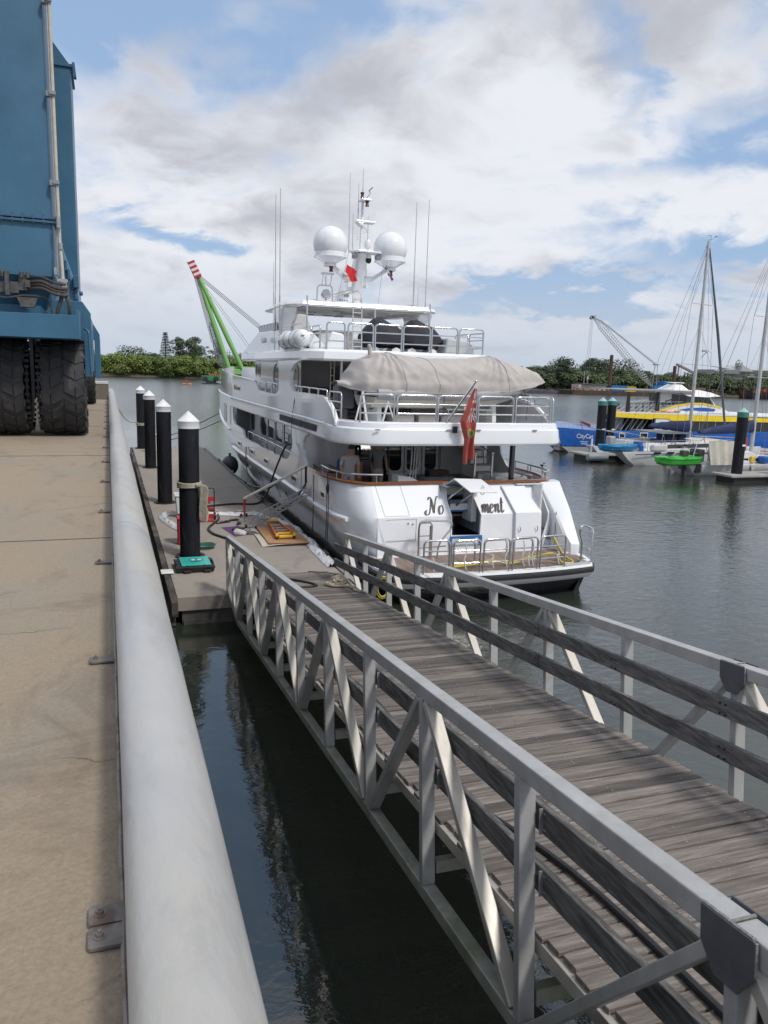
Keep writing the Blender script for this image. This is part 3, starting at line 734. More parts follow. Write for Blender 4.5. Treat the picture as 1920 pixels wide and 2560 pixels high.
# white plastic sheeting run round the edge of the work area
shm = M('crumpled white plastic sheet', (.62, .63, .66), .3, 0, .12, 6, bump=1.0, bsc=9, coat=.2)
def sheeting(path, w, label, seed):
    rr = random.Random(seed); P = smoothpath([(x, y, 0) for x, y in path], 10); mb = MB(); R = []
    for i, q in enumerate(P):
        d = (P[min(i+1, len(P)-1)]-P[max(i-1, 0)]).normalized(); n = Vector((d.y, -d.x, 0)); ww = w*(1+.35*noise.noise(Vector((i*.25, seed, 0))))
        R.append([q+n*ww*(j/8-.5)+Vector((0, 0, .615+.08*(1-abs(j/4-1)**2)*(.45+abs(noise.noise(Vector((i*.42, j*.9, seed))))*1.8))) for j in range(9)])
    mb.loft(R, False, False); return single('plastic_sheet', mb, shm, label, 'plastic sheet', sm=60)
sheeting([(1.95, 24.9), (1.55, 24.7), (1.48, 24.2), (1.62, 23.3), (1.85, 22.3)], .26, 'white plastic sheet bunched beside the white tub and red box', 1)
sheeting([(2.6, 24.3), (3.2, 24.5), (3.8, 24.3), (4.3, 24.4), (4.55, 24.0)], .26, 'white plastic sheet strip lying across the pontoon behind the shoes', 2)
sheeting([(4.5, 23.8), (4.8, 23.2), (4.98, 22.5), (5.1, 21.8), (5.0, 21.0), (5.1, 20.2), (5.02, 19.2), (5.0, 18.2), (4.98, 17.3)], .3, 'white plastic sheet crumpled along the pontoon edge beside the yacht', 3)
# teal tote on black crate
T = thing('storage_tote', 'flat teal and black crate at the foot of the nearest piling', 'crate', (1.78, 17.95, .6))
mb = MB(); mb.loft([[(1.36, 17.55, .605), (2.17, 17.55, .605), (2.17, 18.35, .605), (1.36, 18.35, .605)], [(1.33, 17.5, .74), (2.21, 17.5, .74), (2.21, 18.4, .74), (1.33, 18.4, .74)]])
for x in (1.5, 1.95): mb.box(x, x+.16, 17.46, 17.52, .63, .68)
for x in (1.335, 2.165): mb.box(x, x+.04, 17.8, 18.1, .742, .79)
build('crate_base', mb, black, T, sm=0, bev=.012)
mb = MB(); mb.box(1.46, 2.13, 17.62, 18.40, .745, .775)
for x in (1.6, 1.98): mb.box(x-.02, x+.02, 17.60, 17.64, .75, .79)
build('lid', mb, teal, T, sm=0, bev=.01)
mb = MB(); mb.box(1.66, 2.0, 17.95, 18.2, .776, .78); mb.cur = 1; mb.box(1.72, 1.80, 18.02, 18.13, .7803, .783); mb.box(1.86, 1.94, 18.02, 18.13, .7803, .783); mb.cur = 2; mb.box(1.70, 1.92, 17.90, 17.94, .7803, .783)
build('sticker', mb, [M('sticker teal', (.03, .30, .33), .4), M('sticker white', (.6, .65, .65), .4), M('sticker blue', (.02, .06, .2), .4)], T, sm=0)
mb = MB(); mb.box(1.0, 1.28, 17.5, 17.85, .62, .645); single('foam_block', mb, M('white foam', (.7, .7, .7), .6), 'small white foam block on the timber edge beside the teal crate', 'foam block', bev=.008)
# green hose coil
mb = MB()
for k in range(7): mb.tube([(2.2+(.20+.012*k)*1.2*math.cos(a), 20.0+(.22+.012*k)*math.sin(a), .615+.012*k+.008*math.sin(3*a+k)) for a in [2*PI*j/20 for j in range(21)]], .011, 6)
single('hose_coil', mb, M('green garden hose', (.03, .13, .09), .4), 'coiled dark green garden hose behind the nearest piling', 'hose')
# red box, white tub, hand trolley
B = thing('fire_hose_box', 'tall red cabinet standing behind the nearest piling', 'cabinet', (1.85, 20.6, .6)); mb = MB(); mb.box(1.62, 2.02, 20.45, 20.85, .61, 1.27); build('body', mb, red, B, sm=0, bev=.02)
mb = MB(); mb.box(1.60, 2.04, 20.43, 20.87, 1.275, 1.33); build('lid', mb, red, B, sm=0, bev=.012)
mb = MB(); mb.loft([[(1.92, 24.25, .72), (2.35, 24.25, .72), (2.35, 24.75, .72), (1.92, 24.75, .72)], [(1.86, 24.2, 1.28), (2.42, 24.2, 1.28), (2.42, 24.8, 1.28), (1.86, 24.8, 1.28)], [(1.83, 24.17, 1.28), (2.45, 24.17, 1.28), (2.45, 24.83, 1.28), (1.83, 24.83, 1.28)], [(1.83, 24.17, 1.32), (2.45, 24.17, 1.32), (2.45, 24.83, 1.32), (1.83, 24.83, 1.32)], [(1.88, 24.22, 1.32), (2.40, 24.22, 1.32), (2.40, 24.78, 1.32), (1.88, 24.78, 1.32)], [(1.93, 24.27, .75), (2.34, 24.27, .75), (2.34, 24.74, .75), (1.93, 24.74, .75)]])
T = thing('wheeled_tub', 'white open plastic tub on small black wheels behind the nearest piling', 'tub', (2.1, 24.5, .6)); build('tub', mb, M('white plastic', (.62, .66, .66), .4), T, sm=0, bev=.01)
for x, y in ((1.98, 24.3), (2.3, 24.3), (1.98, 24.7), (2.3, 24.7)): mb = MB(); mb.cyl((x-.025, y, .665), (x+.025, y, .665), .06, n=14); build('wheel', mb, black, T)
T = thing('hand_trolley', 'red and black hand trolley partly hidden by the nearest piling', 'trolley', (2.75, 23.7, .6))
mb = MB(); mb.tube(fillet([(2.5, 23.75, .72), (2.5, 23.7, 1.60), (2.97, 23.7, 1.60), (2.97, 23.75, .72)], .08), .016, 8); mb.tube([(2.5, 23.73, 1.02), (2.97, 23.73, 1.02)], .012, 6); build('frame', mb, black, T)
mb = MB(); mb.box(2.5, 2.95, 23.68, 23.72, 1.20, 1.34); mb.box(2.5, 2.95, 23.68, 23.72, .92, 1.0); mb.box(2.5, 2.95, 23.68, 23.74, .66, .80)
for x in (2.66, 2.78): mb.box(x, x+.06, 23.67, 23.70, 1.12, 1.20)
build('backrest', mb, red, T, sm=0, bev=.006)
mb = MB(); mb.box(2.5, 2.95, 23.4, 23.7, .62, .635); build('toe_plate', mb, red, T, sm=0)
for x in (2.46, 2.99): mb = MB(); mb.cyl((x-.03, 23.78, .72), (x+.03, 23.78, .72), .115, n=18); build('wheel', mb, black, T)
# plywood sheets with an orange ladder on top
cream = M('pale board', (.55, .50, .42), .6)
mb = MB(); mb.sheet(lambda u, v: (3.72+u*1.38+.10*v, 19.75+v*2.6-.02*u, .612+.05*abs(math.sin(u*3+v*4))*(1-v)), 8, 8)
single('board_sheet', mb, cream, 'pale warped board lying under the brown plywood sheet', 'board')
mb = MB(); mb.prism([(3.90, 19.85, .675), (5.0, 19.72, .675), (5.02, 22.2, .672), (3.98, 22.3, .672)], (0, 0, .014))
single('plywood_sheet', mb, M('brown plywood', (.44, .25, .12), .55, 0, .12, 3, stretch=(1, 8, 1), col2=(.38, .20, .09)), 'brown plywood sheet lying on the pontoon under the orange ladder', 'plywood')
T = thing('step_ladder', 'small orange and yellow folded step ladder lying on plywood', 'ladder', (4.45, 21.3, .7))
for i, dz in enumerate((0, .075)):
    for s in (0, 1):
        mb = MB(); a = Vector((4.20+.50*s if s else 4.20, 20.30+.05*i, .73+dz)); b_ = Vector((4.62 if s else 4.36, 22.30, .73+dz)); mb.beam(a, b_, .035, .05); build('side_rail', mb, orange, T, sm=0, bev=.004)
mb = MB(); silver = M('bright aluminium', (.68, .68, .68), .3, .7)
for k in range(5):
    y = 20.62+k*.36; f_ = (y-20.3)/2; x0 = 4.20+.16*f_; x1 = 4.70-.08*f_; mb = MB(); mb.box(x0, x1, y, y+.08, .755, .785); build('step', mb, silver, T, sm=0)
mb = MB(); mb.box(4.33, 4.64, 22.05, 22.36, .80, .85); build('top_cap', mb, yellow, T, sm=0, bev=.02)
mb = MB(); mb.box(4.26, 4.62, 20.33, 20.47, .815, .84); mb.box(4.26, 4.64, 20.2, 20.30, .74, .80); build('spreader', mb, yellow, T, sm=0, bev=.01)
for x in (4.18, 4.66):
    for dz in (0, .075): mb = MB(); mb.box(x-.01, x+.06, 20.2, 20.3, .70+dz, .765+dz); build('foot', mb, yellow if dz else black, T, sm=0, bev=.006)
# mat and shoes
mb = MB(); mb.prism([(3.02, 22.5, .604), (3.55, 22.62, .604), (3.72, 21.4, .604), (3.22, 21.2, .604)], (0, 0, .008)); single('purple_mat', mb, M('purple mat', (.09, .04, .15), .8), 'purple mat on the pontoon under the shoes', 'mat')
def shoe(x, y, rot, mat, label, open_=False, sc=1.0):
    r = thing('shoe', label, 'shoe', (x, y, .604), 'shoes left on the pontoon'); c, s = math.cos(rot), math.sin(rot)
    def T_(a, b): return (x+(a*c-b*s)*sc, y+(a*s+b*c)*sc)
    out = [(.13, 0), (.11, .035), (.05, .048), (-.04, .038), (-.11, .04), (-.14, .015), (-.14, -.015), (-.11, -.036), (-.04, -.036), (.05, -.046), (.11, -.032)]
    mb = MB(); mb.loft([[(*T_(a, b), .606) for a, b in out], [(*T_(a, b), .63) for a, b in out]]); build('sole', mb, mat if open_ else M('pale sole', (.4, .4, .4), .6), r)
    if not open_:
        mb = MB(); R = []
        for k, (q, h) in enumerate(((1, 0), (.97, .03), (.85, .055), (.45, .075))): R.append([(*T_(a*q-(.02*k), b*q), .632+h+(.02*k/3 if a < 0 else 0)) for a, b in out])
        mb.loft(R); build('upper', mb, mat, r)
    else:
        mb = MB(); mb.tube([(*T_(.09, 0), .632), (*T_(.04, .02), .665), (*T_(-.01, .045), .632)], .009, 5); mb.tube([(*T_(.09, 0), .632), (*T_(.04, -.02), .665), (*T_(-.01, -.045), .632)], .009, 5); build('strap', mb, mat, r)
dk = M('dark sandal', (.035, .03, .03), .7); wsh = M('white trainer', (.55, .54, .52), .6); pur = M('dark purple shoe', (.05, .035, .06), .7); gr = M('grey sandal', (.13, .12, .12), .7)
shoe(3.10, 23.15, .5, dk, 'brown sandal left of its pair on the pontoon, behind the purple mat', True, 1.3); shoe(3.24, 23.22, .4, dk, 'brown sandal right of its pair on the pontoon, behind the purple mat', True, 1.3)
shoe(3.42, 23.45, .3, dk, 'dark thong sandal nearer the white handrail post, left one', True, 1.3); shoe(3.56, 23.5, .5, dk, 'dark thong sandal nearer the white handrail post, right one', True, 1.3)
shoe(3.85, 24.05, 1.4, dk, 'dark shoe on the plastic strip behind the boarding ladder, left one'); shoe(4.02, 24.1, 1.5, dk, 'dark shoe on the plastic strip behind the boarding ladder, right one')
shoe(3.58, 22.75, 1.1, dk, 'dark shoe against the foot of the boarding ladder')
shoe(3.36, 22.0, 1.0, pur, 'dark purple shoe on the mat, left one', sc=1.25); shoe(3.54, 22.0, .9, pur, 'dark purple shoe on the mat, right one', sc=1.25)
shoe(3.40, 21.42, -.5, wsh, 'white trainer at the front edge of the mat, nearer one', sc=1.3); shoe(3.46, 21.62, -.5, wsh, 'white trainer at the front edge of the mat, farther one', sc=1.3)
shoe(3.68, 21.52, 1.9, gr, 'grey sandal beside the pale board, left one', True, 1.4); shoe(3.82, 21.5, 1.9, gr, 'grey sandal beside the pale board, right one', True, 1.4)
for x, y, r_, lb in ((3.05, 25.1, .09, 'scrap of pale paper on the pontoon nearest the red trolley'), (3.85, 25.0, .12, 'scrap of pale paper on the pontoon behind the white handrail post')):
    mb = MB(); mb.sheet(lambda u, v: (x+r_*2*u+.03*math.sin(v*5), y+r_*1.4*v, .606+.02*abs(math.sin(u*6+v*3))), 4, 4); single('paper_scrap', mb, M('scrap paper', (.55, .54, .5), .7), lb, 'litter')
mb = MB(); mb.box(1.85, 2.15, 43.2, 43.6, .61, 1.25); single('red_cabinet', mb, red, 'small red cabinet at the far end of the pontoon beside the farthest piling', 'cabinet', bev=.03)
T = thing('service_pedestal', 'pale service pedestal at the far end of the pontoon beside the red cabinet', 'service pedestal', (2.35, 43.4, .6)); mb = MB(); mb.box(2.2, 2.5, 43.2, 43.5, .61, 1.45); build('body', mb, M('pedestal grey', (.5, .52, .54), .4), T, sm=0, bev=.03); mb = MB(); mb.box(2.18, 2.52, 43.16, 43.52, 1.46, 1.56); build('cap', mb, white2, T, sm=0, bev=.03)
# boarding ladder (passerelle) and its handrail
T = thing('boarding_ramp', 'grey aluminium ladder ramp leaning from the pontoon up to the yacht side gate', 'boarding ramp', (4.4, 21.7, .6))
A0, A1, B0, B1 = V(3.72, 22.35, .68), V(3.98, 22.15, .68), V(5.28, 21.35, 1.80), V(5.42, 20.95, 1.86)
for a, b_, o_ in ((A0, B0, 0), (A1, B1, 0)):
    mb = MB(); mb.beam(a, b_, .03, .045); mb.beam(a+V(0, 0, .13), b_+V(0, 0, .13), .03, .035)
    for k in range(9): t = (k+.5)/9; q = a.lerp(b_, t); mb.beam(q, a.lerp(b_, min(1, t+.06))+V(0, 0, .13), .02, .02)
    build('side_truss', mb, alu, T, sm=0, bev=.003)
for k in range(15):
    t = (k+.4)/15; mb = MB(); mb.beam(A0.lerp(B0, t), A1.lerp(B1, t), .07 if k % 3 else .12, .02); build('rung', mb, alu, T, sm=0)
for q in (A0, A1): mb = MB(); mb.cyl(q+V(-.03, 0, -.02), q+V(.03, 0, -.02), .055, n=12); build('wheel', mb, black, T)
T = thing('handrail_pole', 'white handrail pole on a red post rising beside the boarding ramp', 'handrail', (3.8, 23.1, .6))
mb = MB(); mb.tube([(3.78, 23.05, 1.36), (5.28, 21.24, 2.58)], .04, 10); build('rail', mb, M('off white pole', (.68, .66, .62), .45), T)
mb = MB(); mb.tube([(3.8, 23.1, .84), (3.79, 23.06, 1.34)], .033, 10); mb.box(3.74, 3.84, 23.02, 23.12, 1.28, 1.33); build('post', mb, red, T)
mb = MB(); mb.tube([(3.8, 23.12, .61), (3.8, 23.1, .84)], .016, 8); build('foot', mb, steel, T)
mb = MB(); mb.tube([(5.26, 21.25, 2.55), (5.25, 21.22, 1.9)], .012, 6); mb.tube([(5.14, 21.35, 2.5), (5.12, 21.3, 1.86)], .012, 6); build_split('stanchion', mb, steel, T)
# fender, mooring lines
mb = MB(); mb.ball((5.52, 37.9, .5), .42, .42, .48, 20, 14); mb.cyl((5.52, 37.9, .95), (5.52, 37.9, 1.1), .06); single('ball_fender', mb, M('dark fender', (.05, .055, .06), .35, 0, .2, 3), 'large dark ball fender between the pontoon and the yacht bow', 'fender')
def line(pts, r, label, mat=ropeblk, name='mooring_line', sag=None): 
    mb = MB(); mb.tube(smoothpath(pts, 8), r, 6); return single(name, mb, mat, label, 'mooring line')
line([(5.24, 23.3, 2.98), (5.15, 23.5, 2.9), (5.05, 23.7, 2.6), (4.98, 24.5, 1.9), (4.98, 25.6, 1.1), (5.0, 26.7, .72)], .032, 'thick black shore cable hanging from the yacht window opening to the pontoon edge', name='shore_cable')
line([(5.0, 26.7, .70), (5.1, 25.0, .78), (5.16, 23.3, 1.05), (5.2, 22.0, 1.6), (5.24, 21.24, 2.05)], .028, 'black line from the pontoon edge up to the yacht gate socket')
line([(5.3, 31.8, 2.02), (5.2, 31.2, 1.3), (5.12, 29.6, .8), (5.0, 27.5, .66), (5.0, 26.7, .68)], .024, 'black line dropping from a hull slot forward and running aft to the cable bundle')
line([(5.0, 24.2, 1.75), (5.02, 25.2, 1.35), (5.05, 27.5, 1.0), (5.1, 30.5, .68)], .026, 'black line sagging from the thick shore cable forward to a pontoon cleat')
line([(5.10, 38.5, .72), (5.05, 34.1, .68), (5.12, 30.9, .70), (5.05, 27.2, .66)], .022, 'dark line lying along the pontoon timber edge between cleats')
line([(5.24, 21.24, 2.55), (5.235, 21.22, 2.3), (5.24, 21.22, 2.08)], .035, 'short black strap hanging from the top of the white handrail pole')
for k, (y, z0, z1, lb) in enumerate(((20.55, 2.4, .15, 'thin dark line hanging down the hull beside the yacht gate'), (19.15, 2.55, .1, 'pair of dark lines tied to the cap rail and hanging down the hull, left strand'), (19.0, 2.55, .1, 'pair of dark lines tied to the cap rail and hanging down the hull, right strand'))):
    line([(5.30, y, z0), (5.29, y, (z0+z1)/2), (5.28, y+.1, z1)], .012, lb)
mb = MB(); mb.ball((5.29, 19.08, 2.25), .05, .05, .12, 8, 6); mb.tube([(5.29, 19.1, 2.1), (5.3, 19.15, 2.62), (5.35, 19.2, 2.6)], .014, 5); single('line_knot', mb, black, 'black knot tied below the cap rail at the yacht quarter', 'knot')
line([(5.40, 23.35, 4.55), (5.31, 23.38, 3.8), (5.26, 23.3, 3.0)], .010, 'thin dark line from the upper deck rail down to the shore cable')
line([(6.3, 44.0, 2.9), (3.8, 44.5, 1.6), (1.9, 45.1, 1.05)], .02, 'upper dark bow line from the yacht to the farthest piling')
line([(6.4, 45.2, 2.3), (3.8, 45.4, 1.2), (1.9, 45.2, .8)], .02, 'lower dark bow line from the yacht to the farthest piling')
line([(.35, 40.0, 3.2), (.9, 42.8, 2.3), (1.5, 45.0, 2.05)], .022, 'pale rope from the wharf edge to the farthest piling', beige)
mb = MB()
for k in range(3): mb.tube([(1.68+.265*math.cos(a), 45.1+.265*math.sin(a), 2.0-k*.05) for a in [2*PI*j/20 for j in range(21)]], .028, 5)
single('rope_wrap', mb, beige, 'beige rope wrapped round the farthest piling', 'rope')
# ---------------------------------------------------------------- the yacht
Y = thing('motor_yacht', 'large white three-deck motor yacht moored stern-on beside the pontoon', 'yacht', (8.5, 30, 0))
XC = 8.5
def hb(y, z):
    B = 3.15 if z >= 1.6 else 2.42+.73*max(0, z/1.6)**.75 if z >= 0 else 2.42+z*.5
    s = 36 if z >= 2.3 else 28+8*max(0, z/2.3); st = 51+min(5, max(0, z)*1.3)
    t = max(0, (y-s)/(st-s)); return B*max(0, 1-t*t) if t < 1 else 0
def stem(z): return 51+min(5, max(0, z)*1.3)
def ystern(z): return 17.30+ (0 if z < .8 else .10*(z-.8)/.95 if z < 1.75 else .10+.60*((z-1.75)/.7))
def ring(z, sgn, ycorner=19.9, aft_in=.78):
    B = hb(18, z); P = []
    for k in range(13): y = stem(z)-(stem(z)-36)*(k/12)**1.3*1.0 if k else stem(z)-.02; P.append((XC+sgn*hb(y, z), y, z))
    for k in range(1, 9): y = 36-(36-ycorner)*k/8; P.append((XC+sgn*hb(y, z), y, z))
    ys = ystern(z); n = 8
    for k in range(1, n+1):
        a = PI/2*k/n; P.append((XC+sgn*(B-aft_in*(1-math.cos(a))), ycorner-(ycorner-ys)*math.sin(a), z))
    return P
levels = [-.6, -.2, .02, .15, .5, .9, 1.25, 1.57, 1.75, 2.1, 2.32]
for sgn in (-1, 1):
    mb = MB(); mb.loft([ring(z, sgn) for z in levels], False, False); build('hull', mb, white, Y, sm=30)
mb = MB(); mb.loft([[(x+(-.012 if x < XC else .012), y-.004, z) for x, y, z in ring(z, sgn_)] for z in (-.6, -.2, .06) for sgn_ in (-1,)], False, False); mb.loft([[(x+.012, y-.004, z) for x, y, z in ring(z, 1)] for z in (-.6, -.2, .06)], False, False)
build('boot_stripe', mb, M('black antifouling', (.012, .012, .016), .4), Y, sm=30)
# aft bulwark above 2.3 round the quarter (port and starboard)
for sgn in (-1, 1):
    R = []
    for z in (2.32, 2.40, 2.48):
        P = ring(z, sgn); k0 = next(i for i, q in enumerate(P) if q[1] < 22.2); P = P[k0:]; P[0] = (P[0][0], 21.7, P[0][2]); R.append(P)
    inner = [[(XC+(x-XC)*(1-.10/3.15)+0, y+(.10 if y < 19 else 0), z) for x, y, z in r] for r in (R[2], [(x, y, 1.6) for x, y, z in R[0]])]
    mb = MB(); mb.loft(R+inner, False, False); build('bulwark', mb, white, Y, sm=30)
# rub rail along the knuckle
mb = MB(); P = [(x-.035, y, 1.60) for x, y, z in ring(1.6, -1)[6:-9]]+[(5.315, 18.4+1.5, 1.60)]; P = [(x-.035, y, 1.60) for x, y, z in ring(1.6, -1)[12:-4] if y < 36.4]
R = []
for x, y, z in P: R.append([(x+.06, y, 1.545), (x-.03, y, 1.555), (x-.05, y, 1.585), (x-.05, y, 1.63), (x-.02, y, 1.66), (x+.06, y, 1.675)])
mb.loft(R); build('rub_rail', mb, white, Y, sm=40)
# flared spray rail at the bow
mb = MB(); R = []
for k in range(12):
    y = 36.6+k*.8; z = 2.35+.05*k; x = XC-hb(y, z); R.append([(x+.05, y, z-.05), (x-.07, y, z-.02), (x-.08, y, z+.03), (x+.05, y, z+.07)])
mb.loft(R); build('spray_rail', mb, white, Y, sm=40)
# hull recesses: hawse slots, portholes
for y, z in ((33.74, 1.98), (30.6, 1.95), (27.7, 1.93), (23.2, 1.93), (19.75, 1.98)):
    L = .75 if y > 20 else .45
    mb = MB(); mb.panel([rrect(y-L/2-.06, y+L/2+.06, z-.11, z+.11, .05), rrect(y-L/2, y+L/2, z-.055, z+.055, .03)[::-1]], lambda a, b: (XC-hb(a, b)-.004, a, b), (-.022, 0, 0)); r_ = build('hawse_slot', mb, white, Y, sm=0)
    mb = MB(); mb.panel([rrect(y-L/2, y+L/2, z-.055, z+.055, .03)], lambda a, b: (XC-hb(a, b)-.002, a, b)); build('opening', mb, black, r_, sm=0)
for y in (35.0, 32.6, 29.8, 26.6, 25.0):
    mb = MB(); mb.panel([oval(y, 1.02, .17, .23)], lambda a, b: (XC-hb(a, b)-.006, a, b)); build('porthole', mb, glass, Y, sm=0)
# main side wall between bulwark and band, with the long side-deck opening
X0 = XC-3.15
openA = [(35.72, 3.54), (35.75, 3.2), (35.66, 2.9), (35.2, 2.74), (33.4, 2.68), (32.95, 2.62), (32.7, 2.42), (32.3, 2.36), (30, 2.36), (27, 2.355), (24.9, 2.35), (24.2, 2.42), (23.75, 2.62), (23.52, 2.9), (23.5, 3.15), (23.75, 3.38), (24.3, 3.50), (25, 3.54)]
for sgn in (-1, 1):
    mb = MB(); main = [(36.0, 2.32), (36.0, 3.80), (21.2, 3.80), (21.2, 3.50), (21.45, 3.47), (21.85, 3.36), (22.08, 3.16), (22.12, 2.95), (22.0, 2.72), (21.75, 2.52), (21.7, 2.32)]
    mb.panel([main, openA], lambda a, b: (XC+sgn*3.15, a, b), (-sgn*.09, 0, 0)); build('side_wall', mb, white, Y, sm=0)
    # forward topsides above the hull loft
    mb = MB(); mb.sheet(lambda u, v: (XC+sgn*hb(36+19.6*u, 2.32+(4.94-2.32)*v-.0), 36+(19.6)*u, 2.32+(3.86-2.32)*v), 30, 8); build('bow_side', mb, white, Y, sm=40)
# accommodation ladder door panel seams at the bow
mb = MB()
for y0, y1, z0, z1 in ((36.4, 38.0, 2.62, 3.45), (38.25, 39.0, 2.6, 3.5)):
    for a, b_ in (((y0, z0), (y1, z0)), ((y1, z0), (y1, z1)), ((y1, z1), (y0, z1)), ((y0, z1), (y0, z0))): mb.beam((XC-hb(a[0], a[1])-.012, a[0], a[1]), (XC-hb(b_[0], b_[1])-.012, b_[0], b_[1]), .02, .02)
build_split('door_trim', mb, steel, Y, sm=0)
# band round the upper deck edge
def plan(inset, y0, rp=1.15, rs=.55, yaft=17.9, dx=0):
    P = [(X0+inset, y) for y in (36, 32, 28, 24, 21, 19.6)]; n = 9
    for k in range(n+1): a = PI/2*k/n; P.append((X0+inset+rp*(1-math.cos(a)), yaft+inset+rp*1.15-rp*1.15*math.sin(a)))
    P.append((8.5, yaft+inset)); q = XC+3.08-inset
    for k in range(n+1): a = PI/2*(1-k/n); P.append((q-rs+rs*math.cos(a), yaft+inset+rs-rs*math.sin(a)))
    P += [(q+.07, 21), (q+.07, 36)]
    return P
def band(prof, name='deck_band', mat=white, **k):
    mb = MB(); mb.loft([[(x, y, z) for x, y in plan(i, 0, **k)] for i, z in prof], False, False); return build(name, mb, mat, Y, sm=28)
band([(.25, 3.45), (.0, 3.47), (-.03, 3.52), (-.03, 3.60), (.0, 3.86), (.03, 3.90), (.05, 4.02), (.10, 4.05), (.30, 4.05), (.30, 3.68)])
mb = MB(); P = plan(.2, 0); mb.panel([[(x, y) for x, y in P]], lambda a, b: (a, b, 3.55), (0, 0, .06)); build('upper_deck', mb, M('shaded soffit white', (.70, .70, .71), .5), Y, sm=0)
mb = MB()
for x in (6.2, 8.1, 8.95, 10.6): mb.box(x-.06, x+.06, 17.865, 17.90, 3.855, 3.885)
build_split('deck_light', mb, steelgrey, Y, sm=0)
mb = MB(); mb.box(8.19, 8.31, 17.78, 17.86, 3.80, 3.97); mb.box(8.22, 8.28, 17.76, 17.78, 3.84, 3.93); build('stern_lamp', mb, black, Y, sm=0, bev=.015)
# stripe moulding and vent grilles along the port side
mb = MB(); mb.loft([[(X0-.03, y, 3.86), (X0-.055, y, 3.875), (X0-.055, y, 3.91), (X0-.03, y, 3.93)] for y in (36, 28, 20, 19.6)]); 
R = []
for k in range(20): y = 36+k*.95; R.append([(XC-hb(y, 4)+.0, y, 3.80+.012*k), (XC-hb(y, 4)-.06, y, 3.83+.012*k), (XC-hb(y, 4)-.06, y, 3.9+.012*k), (XC-hb(y, 4), y, 3.93+.012*k)])
mb.loft(R); build('sheer_moulding', mb, white, Y, sm=30)
for y0, y1 in ((23.65, 25.25), (22.05, 23.55), (20.45, 21.95)):
    mb = MB(); mb.panel([rrect(y0, y1, 3.60+.0*(y0), 3.79, .05)], lambda a, b: (X0-.036, a, b), (-.008, 0, 0)); o1 = build('vent_grille', mb, black, Y, sm=0)
    mb = MB()
    for k in range(5): mb.box(X0-.052, X0-.046, y0+.05, y1-.05, 3.62+.034*k, 3.632+.034*k)
    build('louvre', mb, M('louvre grey', (.012, .014, .02), .4), o1, sm=0)
# upper bulwark (port and starboard): dip, column, sweep down to the stern
up = [(36.0, 3.90), (36.0, 4.90), (33, 4.84), (30.5, 4.78), (30.1, 4.70), (29.7, 4.50), (29.2, 4.41), (28, 4.39), (26.5, 4.39), (25.95, 4.45), (25.75, 4.6), (25.72, 4.9), (25.75, 5.2), (25.85, 5.53), (22.4, 5.53), (22.9, 5.50), (23.5, 5.40), (23.95, 5.2), (24.1, 4.95), (24.05, 4.75), (23.85, 4.62), (23.5, 4.585), (22, 4.60), (20.4, 4.60), (19.95, 4.56), (19.5, 4.44), (19.15, 4.27), (18.95, 4.10), (18.85, 3.98), (18.85, 3.90)]
for sgn in (-1, 1):
    mb = MB(); mb.panel([up], lambda a, b: (XC+sgn*3.125, a, b), (-sgn*.12, 0, 0)); build('upper_bulwark', mb, white, Y, sm=0, bev=.02)
    mb = MB(); mb.sheet(lambda u, v: (XC+sgn*(hb(36+19*u, 4)*(1-.03*v)-.02), 36+19*u-.8*v*u, 3.86+(1.08+.30*u)*v), 30, 5); build('bow_bulwark', mb, white, Y, sm=40)
mb = MB(); mb.panel([[(-1, 0), (1, 0), (.98, .3), (.8, .7), (.35, .96), (0, 1), (-.35, .96), (-.8, .7), (-.98, .3)]], lambda a, b: (XC+a*2.95, 34+b*19.6, 4.3), (0, 0, .04)); build('foredeck', mb, greypaint, Y, sm=0)
# name on the bow bulwark, gold letters
gold = M('gold letters', (.30, .22, .10), .3, .8)
tb = text_mb('No Comment', .30, lambda x, y, z: (X0+.018-z, 35.5-x*1.0, 4.27+y), shear=.35, offset=.004)
build('bow_lettering', tb, gold, Y, sm=0)
# superstructure, main deck: inner side walls with windows, aft bulkhead
mb = MB(); mb.box(6.12, 10.9, 22.0, 23.9, 1.62, 3.54); mb.box(6.12, 10.9, 23.9, 36, 1.62, 3.54); build('main_cabin', mb, white2, Y, sm=0)
mb = MB(); mb.box(5.45, 11.6, 18.3, 36, 1.55, 1.61); build('main_deck', mb, teakdeck, Y, sm=0)
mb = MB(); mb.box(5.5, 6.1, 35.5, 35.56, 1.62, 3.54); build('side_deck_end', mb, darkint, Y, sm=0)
for k, (y0, y1) in enumerate(((31.45, 32.95), (29.95, 31.25), (28.4, 29.75), (26.85, 28.2))):
    rs = (.30, .30, .30, .30); z0, z1 = 2.46, 3.27
    sh = rrect(y0, y1, z0, z1, .12) if k in (1, 2) else rrect(y0, y1, z0, z1, .1, 5, (.5, .12, .12, .5) if k == 0 else (.12, .5, .5, .12))
    mb = MB(); mb.panel([sh], lambda a, b: (6.108, a, b)); w_ = build('window', mb, glass, Y, sm=0)
    ins = [(y0+(a-y0)*.94+(y1-y0)*.03, z0+(b-z0)*.90+(z1-z0)*.05) for a, b in sh]
    mb = MB(); mb.panel([[(y0+(a-y0)*1.06-(y1-y0)*.03, z0+(b-z0)*1.1-(z1-z0)*.05) for a, b in sh], ins[::-1]], lambda a, b: (6.10, a, b), (-.02, 0, 0)); build('window_frame', mb, white, w_, sm=0)
mb = MB(); mb.panel([rrect(34.4, 35.3, 2.5, 3.3, .15)], lambda a, b: (6.106, a, b)); build('side_door', mb, glass, Y, sm=0)
